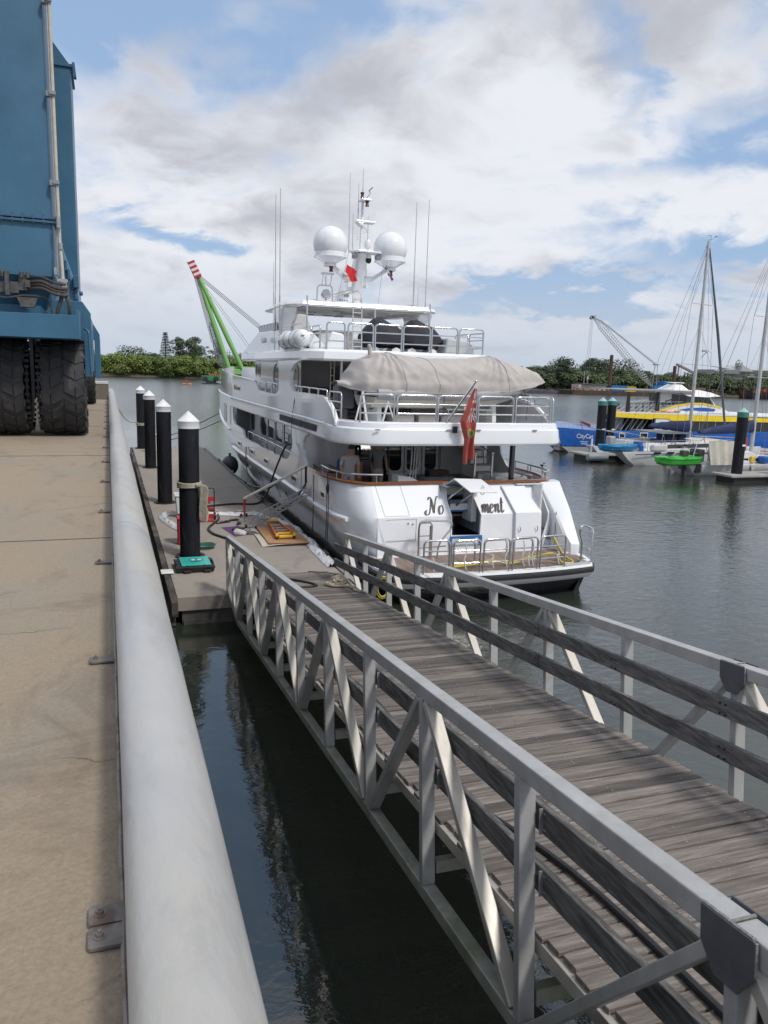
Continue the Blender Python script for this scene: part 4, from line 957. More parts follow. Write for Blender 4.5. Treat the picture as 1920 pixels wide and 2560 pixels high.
# hoop rails in the side opening
def hoop(x0, y0, x1, y1, z0, z1, mids=(.5,), r=.022, name='hoop_rail', rad_=.13, par=None, splay=0):
    mb = MB(); mb.tube(fillet([(x0, y0, z0), (x0, y0, z1), (x1, y1, z1), (x1, y1, z0)], rad_, 5), r, 8)
    for m in mids: mb.tube([(x0, y0, z0+(z1-z0)*m), (x1, y1, z0+(z1-z0)*m)], r*.75, 6)
    return build(name, mb, steel, par or Y, sm=60)
for k in range(5): y = 25.1+k*1.38; hoop(X0+.05, y, X0+.05, y+1.24, 2.34, 2.68, ())
hoop(X0+.05, 23.9, X0+.05, 25.0, 2.36, 2.66, ())
for y0, y1 in ((26.2, 27.1), (27.2, 28.2), (28.3, 29.4)): hoop(X0+.08, y0, X0+.08, y1, 4.38, 4.75, ())
for y0, y1 in ((23.55, 22.75), (22.7, 21.75), (21.7, 20.75), (20.7, 19.8)): hoop(X0+.08, y0, X0+.08, y1, 4.57, 4.76, (), rad_=.08)
hoop(X0+.10, 19.7, X0+.14, 18.65, 4.1, 4.73, (.3, .62))
# aft bulkhead with three glass doors, cockpit furniture
mb = MB()
for x0, x1 in ((8.03, 8.42), (8.60, 8.98), (9.20, 9.58)): mb.panel([rrect(x0, x1, 2.30, 3.46, .12, 4, (.02, .02, .14, .14))], lambda a, b: (a, 21.985, b))
build_split('door_glass', mb, glass, Y, sm=0)
for x in (8.52, 9.10, 9.66, 10.0): mb = MB(); mb.box(x-.012, x+.012, 21.97, 21.985, 1.62, 3.5); build('door_seam', mb, steelgrey, Y, sm=0)
mb = MB()
for x in (8.47, 8.56): mb.tube(fillet([(x, 21.98, 3.18), (x, 21.92, 3.18), (x, 21.92, 3.4), (x, 21.98, 3.4)], .03), .012, 6)
mb.cyl((8.56, 21.98, 2.27), (8.56, 21.9, 2.27), .02); build_split('door_handle', mb, steel, Y)
mb = MB(); mb.box(6.93, 8.0, 21.95, 21.99, 1.62, 3.5); build('dark_doorway', mb, glass, Y, sm=0)
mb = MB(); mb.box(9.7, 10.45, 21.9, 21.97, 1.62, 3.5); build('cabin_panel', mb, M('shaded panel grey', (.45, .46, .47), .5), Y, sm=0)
mahog = M('mahogany cabinet', (.34, .12, .045), .3, 0, .15, 5, stretch=(6, 6, 1), coat=.3)
mb = MB(); mb.box(5.62, 6.05, 20.2, 21.9, 1.62, 2.50); mb.cur = 1; mb.box(5.60, 6.08, 20.18, 21.9, 2.502, 2.55); build('bar_counter', mb, [mahog, M('dark counter top', (.02, .03, .06), .2)], Y, sm=0, bev=.01)
mb = MB(); mb.box(6.22, 6.66, 20.4, 20.7, 1.62, 2.78); build('mahogany_cabinet', mb, mahog, Y, sm=0, bev=.01)
mb = MB(); mb.box(6.66, 6.92, 20.45, 21.0, 1.62, 2.82); mb.box(6.22, 6.92, 20.4, 21.0, 2.84, 2.90); build('cabinet_side', mb, M('dark cabinet', (.03, .035, .045), .25), Y, sm=0, bev=.01)
mb = MB(); mb.cyl((6.5, 20.6, 2.9), (6.5, 20.6, 2.94), .12); mb.box(6.3, 6.45, 20.45, 20.7, 2.9, 2.96); mb.cyl((5.98, 20.5, 2.56), (5.98, 20.5, 2.80), .04, .03); mb.cyl((5.98, 20.5, 2.8), (5.98, 20.5, 2.86), .015)
build('bottle', mb, M('blue bottle', (.02, .08, .3), .2), Y)
mb = MB(); mb.prism([(7.05, 18.6, 1.62), (7.75, 18.6, 1.62), (7.75, 18.6, 2.42), (7.4, 18.6, 2.58), (7.05, 18.6, 2.62)], (0, .5, 0)); build('settee_end', mb, white2, Y, sm=0, bev=.02)
mb = MB(); mb.box(8.0, 9.9, 19.8, 20.8, 2.28, 2.34); mb.box(8.5, 9.1, 19.9, 20.3, 2.35, 2.55); mb.box(8.9, 9.0, 20, 20.5, 1.62, 2.28); build('cockpit_table', mb, M('dark table', (.05, .04, .04), .3), Y, sm=0, bev=.02)
# clear curtain bundles and posts
for x in (7.52, 7.60, 7.67): mb = MB(); mb.tube(smoothpath([(x, 18.9, 3.46), (x+.01, 18.9, 3.0), (x-.015, 18.9, 2.6), (x, 18.9, 2.35)], 5), .022, 8); build('curtain_roll', mb, M('clear vinyl roll', (.35, .35, .37), .15, 0, .2, 6, coat=.5), Y)
mb = MB(); mb.cyl((10.23, 18.35, 2.45), (10.23, 18.35, 3.5), .075, n=20); build('deck_post', mb, M('dark polished post', (.12, .12, .13), .08, .9), Y)
for (x, y, z1) in ((9.20, 18.5, 3.18), (9.71, 18.5, 3.18)): 
    mb = MB(); mb.cyl((x, y, 1.6), (x, y, z1), .035, n=14); mb.ball((x, y, z1+.02), .05); mb.tube([(x, y, z1), (x-.14, y+1.2, 3.52)], .022, 8); build('stair_rail', mb, steel, Y)
mb = MB(); mb.cyl((10.75, 21.0, 2.6), (10.75, 21.0, 3.5), .03); mb.cyl((10.95, 21.3, 2.6), (10.95, 21.3, 3.5), .03); build_split('stair_post', mb, steel, Y)
# curved stair to the upper deck
for k in range(9):
    z = 1.75+k*.205; x1 = 11.25-.085*k; x0 = 10.62-.0*k+(.0 if k < 3 else -.02*(k-3)); y0 = 19.9+k*.22
    mb = MB(); mb.box(10.45-.03*k, x1, y0, y0+.30, z-.16, z-.002); mb.cur = 1; mb.box(10.42-.03*k, x1+.02, y0-.03, y0+.30, z, z+.03); build('stair_step', mb, [white2, M('grey tread', (.28, .27, .26), .6)], Y, sm=0)
mb = MB(); mb.prism([(11.3, 19.9, 1.62), (11.3, 22, 1.62), (11.3, 22, 3.5), (11.3, 21.2, 3.5), (11.3, 21.0, 2.9), (11.3, 20.6, 2.6), (11.3, 20.2, 2.5)], (.05, 0, 0)); build('stair_screen', mb, white, Y, sm=0)
# starboard inner bulwark and white locker
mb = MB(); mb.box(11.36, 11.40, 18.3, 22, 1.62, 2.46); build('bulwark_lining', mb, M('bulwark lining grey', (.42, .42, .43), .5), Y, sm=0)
mb = MB(); mb.box(9.95, 10.95, 18.7, 19.5, 1.62, 2.53); build('cockpit_locker', mb, white2, Y, sm=0, bev=.03)
# teak cap rail
for sgn in (-1, 1):
    P = ring(2.50, sgn); k0 = next(i for i, q in enumerate(P) if q[1] < 22.2); P = P[k0:]
    if sgn < 0: P = [(X0, 20.38, 2.5)]+[p for p in P if p[1] < 20.3]
    else: P = [(XC+3.15, 22, 2.5)]+P[1:]
    P.append((XC, P[-1][1], 2.5)); R = []
    for i, (x, y, z) in enumerate(P):
        a = Vector(P[max(0, i-1)]); b_ = Vector(P[min(len(P)-1, i+1)]); d = (b_-a).normalized(); n = Vector((d.y, -d.x, 0))*(1 if sgn < 0 else 1)
        c = Vector((x, y, 0)); R.append([c+n*q+Vector((0, 0, zz)) for q, zz in ((-.12, 2.485), (-.12, 2.53), (-.10, 2.545), (.05, 2.545), (.07, 2.53), (.07, 2.485))])
    mb = MB(); mb.loft(R); build('teak_cap_rail', mb, teak, Y, sm=40)
mb = MB(); mb.tube(smoothpath([(X0+.07, 20.15, 2.72), (X0+.08, 19.3, 2.72), (X0+.25, 18.6, 2.72), (X0+.62, 18.22, 2.72), (X0+1.1, 18.12, 2.72)], 6), .028, 8)
for q in ((X0+.07, 20.1), (X0+.12, 18.9), (X0+.95, 18.14)): mb.cyl((q[0], q[1], 2.53), (q[0], q[1], 2.72), .018)
build('quarter_rail', mb, steel, Y)
mb = MB(); mb.tube(smoothpath([(11.52, 22, 2.74), (11.5, 20.5, 2.74), (11.5, 19.2, 2.73), (11.42, 18.4, 2.72), (11.1, 18.15, 2.72)], 6), .026, 8)
for y in (21.3, 20.4, 19.5, 18.7): mb.cyl((11.5, y, 2.53), (11.5, y, 2.73), .018); mb.cyl((11.5, y+.15, 2.53), (11.5, y+.15, 2.73), .018)
mb.cyl((11.2, 18.17, 2.53), (11.2, 18.17, 2.72), .018); build('quarter_rail', mb, steel, Y)
mb = MB(); mb.cyl((11.40, 18.7, 2.74), (11.44, 18.66, 2.92), .03); mb.box(11.36, 11.48, 18.6, 18.75, 2.80, 2.86); build('rail_bracket', mb, steel, Y)
mb = MB(); mb.tube(smoothpath([(10.6, 18.5, 2.55), (10.75, 18.45, 2.63), (10.9, 18.4, 2.6), (10.92, 18.4, 2.5)], 4), .02, 6); build('deck_handle', mb, steel, Y)
# transom: port panel, garage opening, knuckle, stair well
def ty(z): return ystern(z)
def tp(a, b): return (a, ty(b), b)
gar = [(8.08, 1.25), (8.86, 1.23), (8.90, 1.75), (8.84, 2.10), (8.70, 2.40), (8.14, 2.40), (8.06, 2.10), (8.08, 1.75)]
for z0, z1 in ((.3, 1.75), (1.75, 2.49)):
    g_ = [(a, b) for a, b in gar if z0-.01 <= b <= z1+.01]
    L = [(6.14, z0), (8.08, z0) if z0 > 1 else (6.5, z0)]
    if z0 < 1: out = [(6.10, .3), (10.68, .3), (10.68, 1.75), (8.90, 1.75), (8.86, 1.23), (8.08, 1.25), (8.08, 1.75), (6.10, 1.75)]
    else: out = [(6.10, 1.75), (8.08, 1.75), (8.06, 2.10), (8.14, 2.40), (8.70, 2.40), (8.84, 2.10), (8.90, 1.75), (10.68, 1.75), (10.68, 2.49), (6.10, 2.49)]
    mb = MB(); mb.panel([out], tp, (0, .05, 0)); build('transom', mb, white, Y, sm=0)
mb = MB()
for a, b_ in (((6.30, 1.78), (6.95, 1.78)), ((6.95, 1.78), (6.88, 2.48)), ((6.30, 1.78), (6.22, 2.48)), ((6.32, 1.18), (7.1, 1.18)), ((7.1, 1.18), (7.12, 1.70)), ((6.32, 1.70), (7.12, 1.70))):
    mb.beam((a[0], ty(a[1])-.002, a[1]), (b_[0], ty(b_[1])-.002, b_[1]), .010, .006)
build_split('hatch_seam', mb, steelgrey, Y, sm=0)
mb = MB()
for x, z in ((6.9, 1.6), (7.02, 1.58)): mb.cyl((x, ty(z)-.004, z), (x, ty(z)-.02, z), .022)
build_split('hatch_lock', mb, steel, Y)
# lazarette room behind the opening
mb = MB(); mb.add([(7.95, 17.47, 1.2), (7.95, 19.4, 1.2), (7.95, 19.4, 2.45), (7.95, 17.9, 2.45)], [(0, 1, 2, 3)]); mb.add([(9.0, 17.47, 1.2), (9.0, 19.4, 1.2), (9.0, 19.4, 2.45), (9.0, 17.9, 2.45)], [(0, 3, 2, 1)])
mb.add([(7.95, 19.4, .6), (9.0, 19.4, .6), (9.0, 19.4, 2.45), (7.95, 19.4, 2.45)], [(0, 1, 2, 3)]); mb.add([(7.95, 17.5, 2.46), (9.0, 17.5, 2.46), (9.0, 19.4, 2.46), (7.95, 19.4, 2.46)], [(0, 1, 2, 3)]); mb.add([(7.95, 17.5, .9), (9.0, 17.5, .9), (9.0, 19.4, .9), (7.95, 19.4, .9)], [(0, 1, 2, 3)])
build('lazarette_lining', mb, M('lazarette grey', (.25, .27, .30), .6), Y, sm=0, fix=False)
mb = MB(); mb.box(8.0, 8.95, 18.4, 18.9, 2.12, 2.30); mb.box(8.3, 8.96, 18.0, 18.3, 1.75, 2.0); mb.box(8.80, 8.95, 17.75, 18.3, 1.5, 2.35); build_split('interior_shelf', mb, white2, Y, sm=0)
mb = MB(); mb.box(8.0, 8.95, 18.38, 18.395, 2.08, 2.12); mb.box(8.0, 8.4, 18.38, 18.395, 1.78, 1.82); mb.box(8.3, 8.95, 17.985, 17.995, 1.95, 2.0); mb.box(8.3, 8.95, 17.985, 17.995, 1.74, 1.78); mb.box(8.45, 8.47, 18.38, 18.395, 1.8, 2.1)
build_split('masking_tape', mb, M('blue masking tape', (.03, .14, .42), .6), Y, sm=0)
mb = MB(); mb.box(8.05, 8.4, 18.9, 19.0, .95, 1.65); mb.box(8.55, 8.75, 18.6, 18.9, .95, 1.5); build_split('machinery', mb, M('machinery dark', (.04, .05, .06), .5), Y, sm=0)
mb = MB(); mb.prism([(8.04, 17.33, 1.02), (8.86, 17.33, 1.02), (8.86, 17.33, 1.235), (8.04, 17.33, 1.235)], (0, -.05, 0)); o1 = build('sill_cloth', mb, M('pale cloth', (.55, .62, .70), .8), Y, sm=0)
mb = MB(); mb.box(8.02, 8.06, 17.26, 17.28, .85, 1.24); mb.box(8.02, 8.9, 17.262, 17.279, 1.2, 1.245); mb.box(8.82, 8.90, 17.255, 17.279, .98, 1.2); mb.box(8.3, 8.7, 17.255, 17.279, 1.14, 1.2); build_split('tape_strip', mb, MATS['blue masking tape'], o1, sm=0)
# opening frame and raised two-leaf lid
mb = MB(); L2 = [(8.47+(a-8.47)*1.09, 1.8+(b-1.8)*1.05) for a, b in gar]
mb.panel([L2, gar[::-1]], lambda a, b: (a, ty(b)-.002, b), (0, -.022, 0)); build('opening_frame', mb, white, Y, sm=0)
mb = MB(); mb.prism([(8.08, 17.90, 2.44), (8.80, 17.90, 2.42), (8.88, 17.45, 2.63), (8.12, 17.45, 2.66)], (0, 0, .035)); mb.prism([(8.12, 17.45, 2.655), (8.88, 17.45, 2.63), (9.02, 16.78, 2.40), (8.26, 16.78, 2.43)], (0, 0, .035))
build('raised_hatch', mb, white, Y, sm=0, bev=.006)
mb = MB(); mb.tube([(8.12, 17.75, 2.12), (8.35, 17.3, 2.50)], .02, 8); mb.tube([(8.35, 17.75, 1.95), (8.72, 17.25, 2.42)], .03, 8); mb.tube([(8.12, 17.74, 2.12), (8.2, 17.6, 2.25)], .03, 8); build_split('gas_strut', mb, steel, Y)
mb = MB(); mb.tube(fillet([(8.62, 16.95, 2.43), (8.62, 16.9, 2.36), (8.70, 16.9, 2.36), (8.70, 16.95, 2.43)], .02), .01, 6); mb.tube(fillet([(8.62, 16.95, 2.47), (8.62, 16.9, 2.55), (8.70, 16.9, 2.55), (8.70, 16.95, 2.47)], .02), .01, 6); build_split('hatch_handle', mb, steel, Y)
# sliding stair door standing proud
mb = MB(); F = lambda z: ty(z)-.10
mb.loft([[(9.86, F(.9), .62), (10.56, F(.9), .62), (10.56, 17.42, .62), (9.86, 17.42, .62)], [(9.86, F(1.75), 1.78), (10.56, F(1.75), 1.78), (10.56, 17.5, 1.78), (9.86, 17.5, 1.78)], [(9.70, F(2.40), 2.40), (10.38, F(2.40), 2.40), (10.38, 18.05, 2.40), (9.70, 18.05, 2.40)]])
o1 = build('sliding_door', mb, white, Y, sm=0, bev=.008)
mb = MB()
for x in (9.97, 10.48): mb.tube(fillet([(x, F(1.4)-.002, 1.30), (x, F(1.4)-.05, 1.31), (x, F(1.4)-.05, 1.40), (x-.03, F(1.4)-.05, 1.44)], .02), .011, 6)
build_split('door_handle', mb, steel, o1)
mb = MB(); mb.box(10.15, 10.95, 17.85, 17.95, 2.43, 2.46); build('door_track', mb, white, Y, sm=0)
# stairwell to the cockpit
mb = MB(); mb.box(10.66, 10.69, 17.45, 19.6, .8, 2.45); build('stair_wall', mb, white2, Y, sm=0)
for k in range(7):
    z = 1.0+k*.22; mb = MB(); mb.box(10.69, 11.05, 17.5+k*.24, 19.6, z-.2, z-.001); mb.cur = 1; mb.box(10.69, 11.05, 17.48+k*.24, 17.8+k*.24, z, z+.02); build('boarding_step', mb, [white2, MATS['grey tread']], Y, sm=0)
# starboard wing buttress
def wr(z, xi, xo, yi, yo): return [(xi, 18.3, z), (xi, yi, z), (xi+.06, yo-.0, z), (xo-.10, yo-.04, z), (xo, yo+.12, z), (xo+.04, 18.4, z)]
mb = MB(); mb.loft([wr(.60, 11.06, 11.42, 16.75, 16.62), wr(.80, 11.06, 11.43, 16.72, 16.58), wr(1.05, 11.07, 11.45, 16.72, 16.60), wr(1.30, 11.02, 11.48, 16.9, 16.82), wr(1.85, 10.96, 11.53, 17.33, 17.28), wr(2.48, 10.88, 11.58, 17.98, 17.95)])
build('quarter_wing', mb, white, Y, sm=25, bev=.01)
mb = MB(); mb.beam((11.0, 17.2, .9), (11.0, 17.2, 1.8), .012, .02); mb.box(10.99, 11.0, 17.3, 17.34, 1.6, 1.68); build('wing_seam', mb, steelgrey, Y, sm=0)
# swim platform
def plat(inset, z):
    P = []
    for k in range(13): t = k/12; x = 6.25+4.9*t; P.append((x, 15.42+.22*abs(2*t-1)**2.2+inset, z))
    return [(5.75+inset, 17.6, z), (5.72+inset, 16.5, z), (5.85+inset, 15.95, z)]+P+[(11.35-inset, 15.95, z), (11.5-inset, 16.5, z), (11.45-inset, 17.6, z)]
mb = MB(); mb.loft([plat(.16, .40), plat(.03, .50), plat(0, .56)], True, True); mb.loft([plat(.02, .70), plat(.0, .71), plat(.02, .765), plat(.14, .772)]); build('swim_platform', mb, white, Y, sm=30)
mb = MB(); mb.loft([plat(.75, -.5), plat(.45, .10), plat(.30, .395)], True, True); build('platform_underside', mb, M('black shaded underbody', (.012, .012, .016), .4), Y, sm=30)  # dark mass for supports, with the shade under the platform put into its colour
mb = MB(); mb.loft([plat(.0, .56), plat(-.06, .58), plat(-.075, .63), plat(-.06, .68), plat(.0, .70)], True, False); build('platform_fender', mb, black, Y, sm=50)
mb = MB(); P = [p for p in plat(.16, .774)]; x = 5.95
while x < 11.25:
    def yl(x): t = (x-6.25)/4.9; return 15.42+.22*abs(2*t-1)**2.2+.18 if 0 < t < 1 else 16.1
    mb.add([(x, yl(x), .776), (x+.055, yl(x), .776), (x+.055, 17.28, .776), (x, 17.28, .776)], [(0, 1, 2, 3)]); x += .062
build('teak_decking', mb, teakdeck, Y, sm=0)
mb = MB(); mb.tube([(10.3, 15.58, .80), (11.1, 15.72, .80)], .03, 8); mb.cyl((10.50, 15.95, .78), (10.50, 15.95, 1.0), .09, .085, n=18); mb.cyl((10.50, 15.95, 1.0), (10.50, 15.95, 1.02), .12, n=18)
mb.box(10.82, 10.95, 15.7, 15.85, .78, .86); mb.cyl((10.88, 15.77, .85), (10.88, 15.77, .95), .05); build_split('bollard', mb, steel, Y)
hz = .78
for k, (x0, x1) in enumerate(((6.62, 7.22), (7.32, 7.97), (8.06, 8.72), (8.82, 9.48), (9.57, 10.28))):
    def yy_(x): t = (x-6.25)/4.9; return 15.42+.22*abs(2*t-1)**2.2+.07
    hoop(x0, yy_(x0), x1, yy_(x1), hz, 1.55, (.30, .68) , .024, 'platform_hoop', .12)
for x0, x1 in ((7.45, 8.05), (8.3, 8.9), (9.0, 9.6)): hoop(x0, 15.95, x1, 15.95, hz, 1.42, (), .024, 'platform_hoop', .12)
mb = MB(); mb.tube(smoothpath([(10.88, 15.77, .95), (10.85, 15.75, 1.3), (10.75, 15.7, 1.55), (10.80, 15.7, 1.72), (11.05, 15.85, 1.68), (11.18, 15.8, 1.60), (11.14, 15.72, 1.4), (11.12, 15.68, .8)], 6), .024, 8); mb.tube(smoothpath([(10.85, 15.75, 1.3), (11.1, 16.1, 1.15), (11.2, 16.0, 1.1), (11.13, 15.7, 1.08)], 5), .012, 6); mb.tube(smoothpath([(10.88, 15.77, 1.0), (11.1, 16.1, .92), (11.2, 16.0, .9), (11.13, 15.7, .9)], 5), .012, 6)
build('end_rail', mb, steel, Y)
mb = MB(); mb.tube(smoothpath([(7.0, 16.9, .8), (7.0, 16.9, 1.6), (7.12, 16.9, 1.75), (7.35, 16.9, 1.74), (7.7, 16.9, 1.72), (7.86, 16.9, 1.66), (7.82, 16.9, 1.5), (7.55, 16.9, 1.15), (7.5, 16.9, .8)], 5), .024, 8)
mb.tube(fillet([(7.04, 17.0, .8), (7.04, 17.0, 1.68), (7.38, 17.0, 1.68), (7.38, 17.0, .8)], .1), .024, 8); mb.tube([(7.04, 17, 1.35), (7.38, 17, 1.35)], .016, 6); mb.tube([(7.04, 17, 1.05), (7.78, 17, 1.07)], .016, 6); mb.tube([(7.3, 16.9, .8), (7.3, 16.9, 1.62)], .024, 8)
build('boarding_rail', mb, steel, Y)
mb = MB()
for x in (6.75, 7.55, 8.25, 8.60, 9.05, 9.20, 9.30, 10.0):
    mb.tube(smoothpath([(x, 15.44, 1.50 if x not in (6.75, 8.25, 9.2, 10.0) else 1.2), (x+.03, 15.43, 1.3 if x not in (6.75, 8.25, 9.2, 10.0) else 1.12), (x-.02, 15.43, 1.1), (x+.02, 15.43, .95), (x+.05, 15.44, .88)], 4), .017, 6)
build_split('lashing_rope', mb, M('white lashing rope', (.6, .6, .6), .8), Y)
mb = MB(); rr = random.Random(5)
for j in range(3): mb.tube(smoothpath([(6.6+.12*j, 16.2-.05*j, .81), (6.9, 16.0+.1*j, .95), (7.4, 15.95+.06*j, .82), (8.0, 15.9+.08*j, .86), (8.5, 15.85+.05*j, .93), (9.0, 15.9+.06*j, .83), (9.6, 15.9+.03*j, .95), (10.1, 15.85-.04*j, 1.05), (10.3, 15.8-.05*j, .85), (10.55, 15.7-.03*j, .81), (10.7, 15.85+.03*j, .82), (10.45, 15.9+.05*j, 1.0), (10.4, 16.3+.05*j, 1.35)], 6), .017, 6)
single('yellow_hose', mb, M('yellow hose', (.62, .50, .08), .5), 'yellow hose strung along the yacht swim platform behind the steel hoops', 'hose')
mb = MB()
for j in range(4): mb.tube([(5.75+(.13+.01*j)*math.cos(a), 15.9, .45+(.22+.012*j)*math.sin(a)) for a in [2*PI*k/16 for k in range(17)]], .02, 6)
single('hose_loop', mb, MATS['yellow hose'], 'coil of yellow hose hanging by the port corner of the swim platform', 'hose')
# name lettering on the transom: brush-script strokes
ink = M('black lettering', (.012, .012, .014), .3)
def stroke(mb, pts, w, x0, z0, s, sl=.28):
    P = smoothpath([(x, y, 0) for x, y in pts], 6); n = len(P); L = []; R_ = []
    for i, q in enumerate(P):
        d = (P[min(n-1, i+1)]-P[max(0, i-1)]).normalized(); nn = Vector((-d.y, d.x, 0)); t = i/(n-1)
        dn = abs(d.y) if d.y < 0 else .45*d.y; ww = w*(.34+.95*dn)*(min(1, t*8+.3))*(min(1, (1-t)*8+.3)); L.append(q+nn*ww/2); R_.append(q-nn*ww/2)
    def mp(q): x = x0+(q.x+sl*q.y)*s; z = z0+q.y*s; return (x, ty(z)-.006, z)
    k = len(mb.v); mb.v += [mp(q) for q in L+R_]
    for i in range(n-1): mb.f.append([k+i, k+i+1, k+n+i+1, k+n+i]); mb.mi.append(0)
GL = {'N': ([[(.02, .25), (-.12, .12), (-.05, -.02), (.15, .02), (.25, .35), (.30, .9), (.18, 1.0), (.05, .85)], [(.30, .95), (.42, .5), (.52, .05)], [(.52, .02), (.58, .5), (.70, 1.0), (.85, 1.05)]], .75),
      'o': ([[(.28, .5), (.10, .42), (.04, .2), (.12, .0), (.28, .04), (.36, .25), (.28, .48), (.2, .5)]], .42),
      'm': ([[(.0, .3), (.08, .48), (.10, .3), (.08, .0)], [(.08, .2), (.2, .48), (.28, .45), (.27, .2), (.26, .0)], [(.26, .2), (.40, .48), (.48, .44), (.46, .15), (.52, .0), (.6, .12)]], .60),
      'e': ([[(.02, .2), (.2, .28), (.3, .42), (.2, .5), (.06, .32), (.06, .08), (.18, -.01), (.34, .14)]], .36),
      'n': ([[(.0, .3), (.07, .48), (.10, .3), (.08, .0)], [(.08, .2), (.22, .48), (.31, .44), (.29, .15), (.34, .0), (.44, .14)]], .44),
      't': ([[(.14, .9), (.12, .5), (.10, .12), (.18, .0), (.32, .14)], [(.0, .55), (.12, .58), (.28, .6)]], .32)}
mb = MB(); x = 7.42
for ch in 'No':
    for st in GL[ch][0]: stroke(mb, st, .15, x, 1.80, .37)
    x += .31
x = 8.93
for ch in 'ment':
    for st in GL[ch][0]: stroke(mb, st, .14, x, 1.79, .385)
    x += GL[ch][1]*.385
build('transom_lettering', mb, ink, Y, sm=0, fix=False)
mb = MB(); x = 8.42
for ch in 'om':
    for st in GL[ch][0]:
        P = smoothpath([(a, b, 0) for a, b in st], 5)
        for a, b_ in zip(P, P[1:]): mb.beam((x+a.x*.34, 17.10+a.y*.34, 2.556+.010*a.y), (x+b_.x*.34, 17.10+b_.y*.34, 2.556+.010*b_.y), .02, .004)
    x += GL[ch][1]*.36
build('hatch_lettering', mb, ink, Y, sm=0)
# upper aft deck rails
def up_y(x): return 18.12
for x0, x1 in ((5.86, 6.70), (6.79, 7.84), (7.90, 8.97), (9.03, 10.05), (10.13, 11.16)):
    hoop(x0, 18.12 if x0 > 6 else 18.25, x1, 18.12, 4.04, 4.72, (.32, .66), .025, 'stern_hoop', .13)
for y0, y1 in ((18.2, 19.3), (19.4, 20.6)): hoop(11.30, y0, 11.38, y1, 4.04, 4.72, (.32, .66), .025, 'stern_hoop', .13)
# starboard upper bulwark arch in grey shade
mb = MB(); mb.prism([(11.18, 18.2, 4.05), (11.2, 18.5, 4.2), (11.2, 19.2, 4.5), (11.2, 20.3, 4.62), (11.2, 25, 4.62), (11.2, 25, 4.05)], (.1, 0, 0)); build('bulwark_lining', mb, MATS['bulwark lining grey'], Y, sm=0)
mb = MB(); mb.box(8.8, 10.2, 19.6, 19.9, 4.28, 4.32)
for x in (8.9, 9.5, 10.1): mb.cyl((x, 19.7, 4.05), (x, 19.7, 4.28), .015)
build_split('deck_bench', mb, steel, Y, sm=0)
# upper deck house
mb = MB(); mb.box(6.07, 10.93, 25.2, 34.0, 3.62, 5.56); mb.box(6.5, 10.5, 34.0, 36.4, 3.62, 5.56); build('upper_cabin', mb, white, Y, sm=0, bev=.05)
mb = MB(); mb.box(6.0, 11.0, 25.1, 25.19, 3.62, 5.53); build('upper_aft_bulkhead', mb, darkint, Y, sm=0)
mb = MB(); mb.box(6.95, 9.9, 25.05, 25.09, 3.62, 5.4); build('upper_doorway', mb, glass, Y, sm=0)
mb = MB(); mb.box(5.9, 6.75, 24.4, 25.0, 4.6, 4.72); mb.box(5.9, 6.75, 24.5, 25.0, 3.62, 4.6); build('upper_bar', mb, M('dark bar top', (.05, .04, .045), .3), Y, sm=0, bev=.01)
mb = MB()
for x in (6.68, 6.80): mb.cyl((x, 24.0, 3.6), (x, 24.0, 5.52), .022)
for k in range(7): mb.cyl((6.68, 24, 3.9+k*.24), (6.80, 24, 3.9+k*.24), .014)
build('upper_ladder', mb, M('pale ladder', (.45, .42, .35), .4), Y)
mb = MB(); mb.cyl((6.92, 23.6, 3.6), (6.92, 23.6, 5.52), .05); build('deck_post', mb, steel, Y)
for yc, ry in ((29.25, .68), (26.35, .52)):
    mb = MB(); mb.panel([oval(yc, 4.98, ry, .46, 28)], lambda a, b: (6.062, a, b)); w_ = build('oval_window', mb, M('reflective blue glass', (.03, .05, .07), .03, 0, .1, 1, coat=1), Y, sm=0)
    mb = MB(); mb.panel([oval(yc, 4.98, ry*1.1, .52, 28), oval(yc, 4.98, ry, .46, 28)[::-1]], lambda a, b: (6.058, a, b), (-.03, 0, 0)); build('window_frame', mb, white, w_, sm=0)
for y0, y1 in ((32.75, 33.4), (33.55, 33.95)):
    mb = MB(); mb.panel([rrect(y0, y1, 4.88, 5.48, .18)], lambda a, b: (6.060, a, b)); build('wheelhouse_window', mb, glass, Y, sm=0)
mb = MB(); mb.panel([rrect(34.2, 35.6, 4.88, 5.48, .2)], lambda a, b: (6.49, a, b)); build('wheelhouse_window', mb, glass, Y, sm=0)
# roof slab / flybridge deck
def rplan(i): return [(X0+i, 33.2), (X0+i, 25), (X0+.05+i, 23.2), (X0+.25+i, 22.4), (X0+.6+i, 22.05+i), (11.05-i, 22.05+i), (11.4-i, 22.4), (11.6-i, 23.2), (11.65-i, 25), (11.65-i, 33.2), (11.0-i, 35.6), (9.8, 37.2-i), (7.2, 37.2-i), (6.0+i, 35.6)]
mb = MB(); mb.loft([[(x, y, z) for x, y in rplan(i)] for i, z in ((.15, 5.525), (.0, 5.54), (-.03, 5.60), (.0, 5.80), (.10, 5.88), (.3, 5.89))]); build('flybridge_deck', mb, white, Y, sm=28)
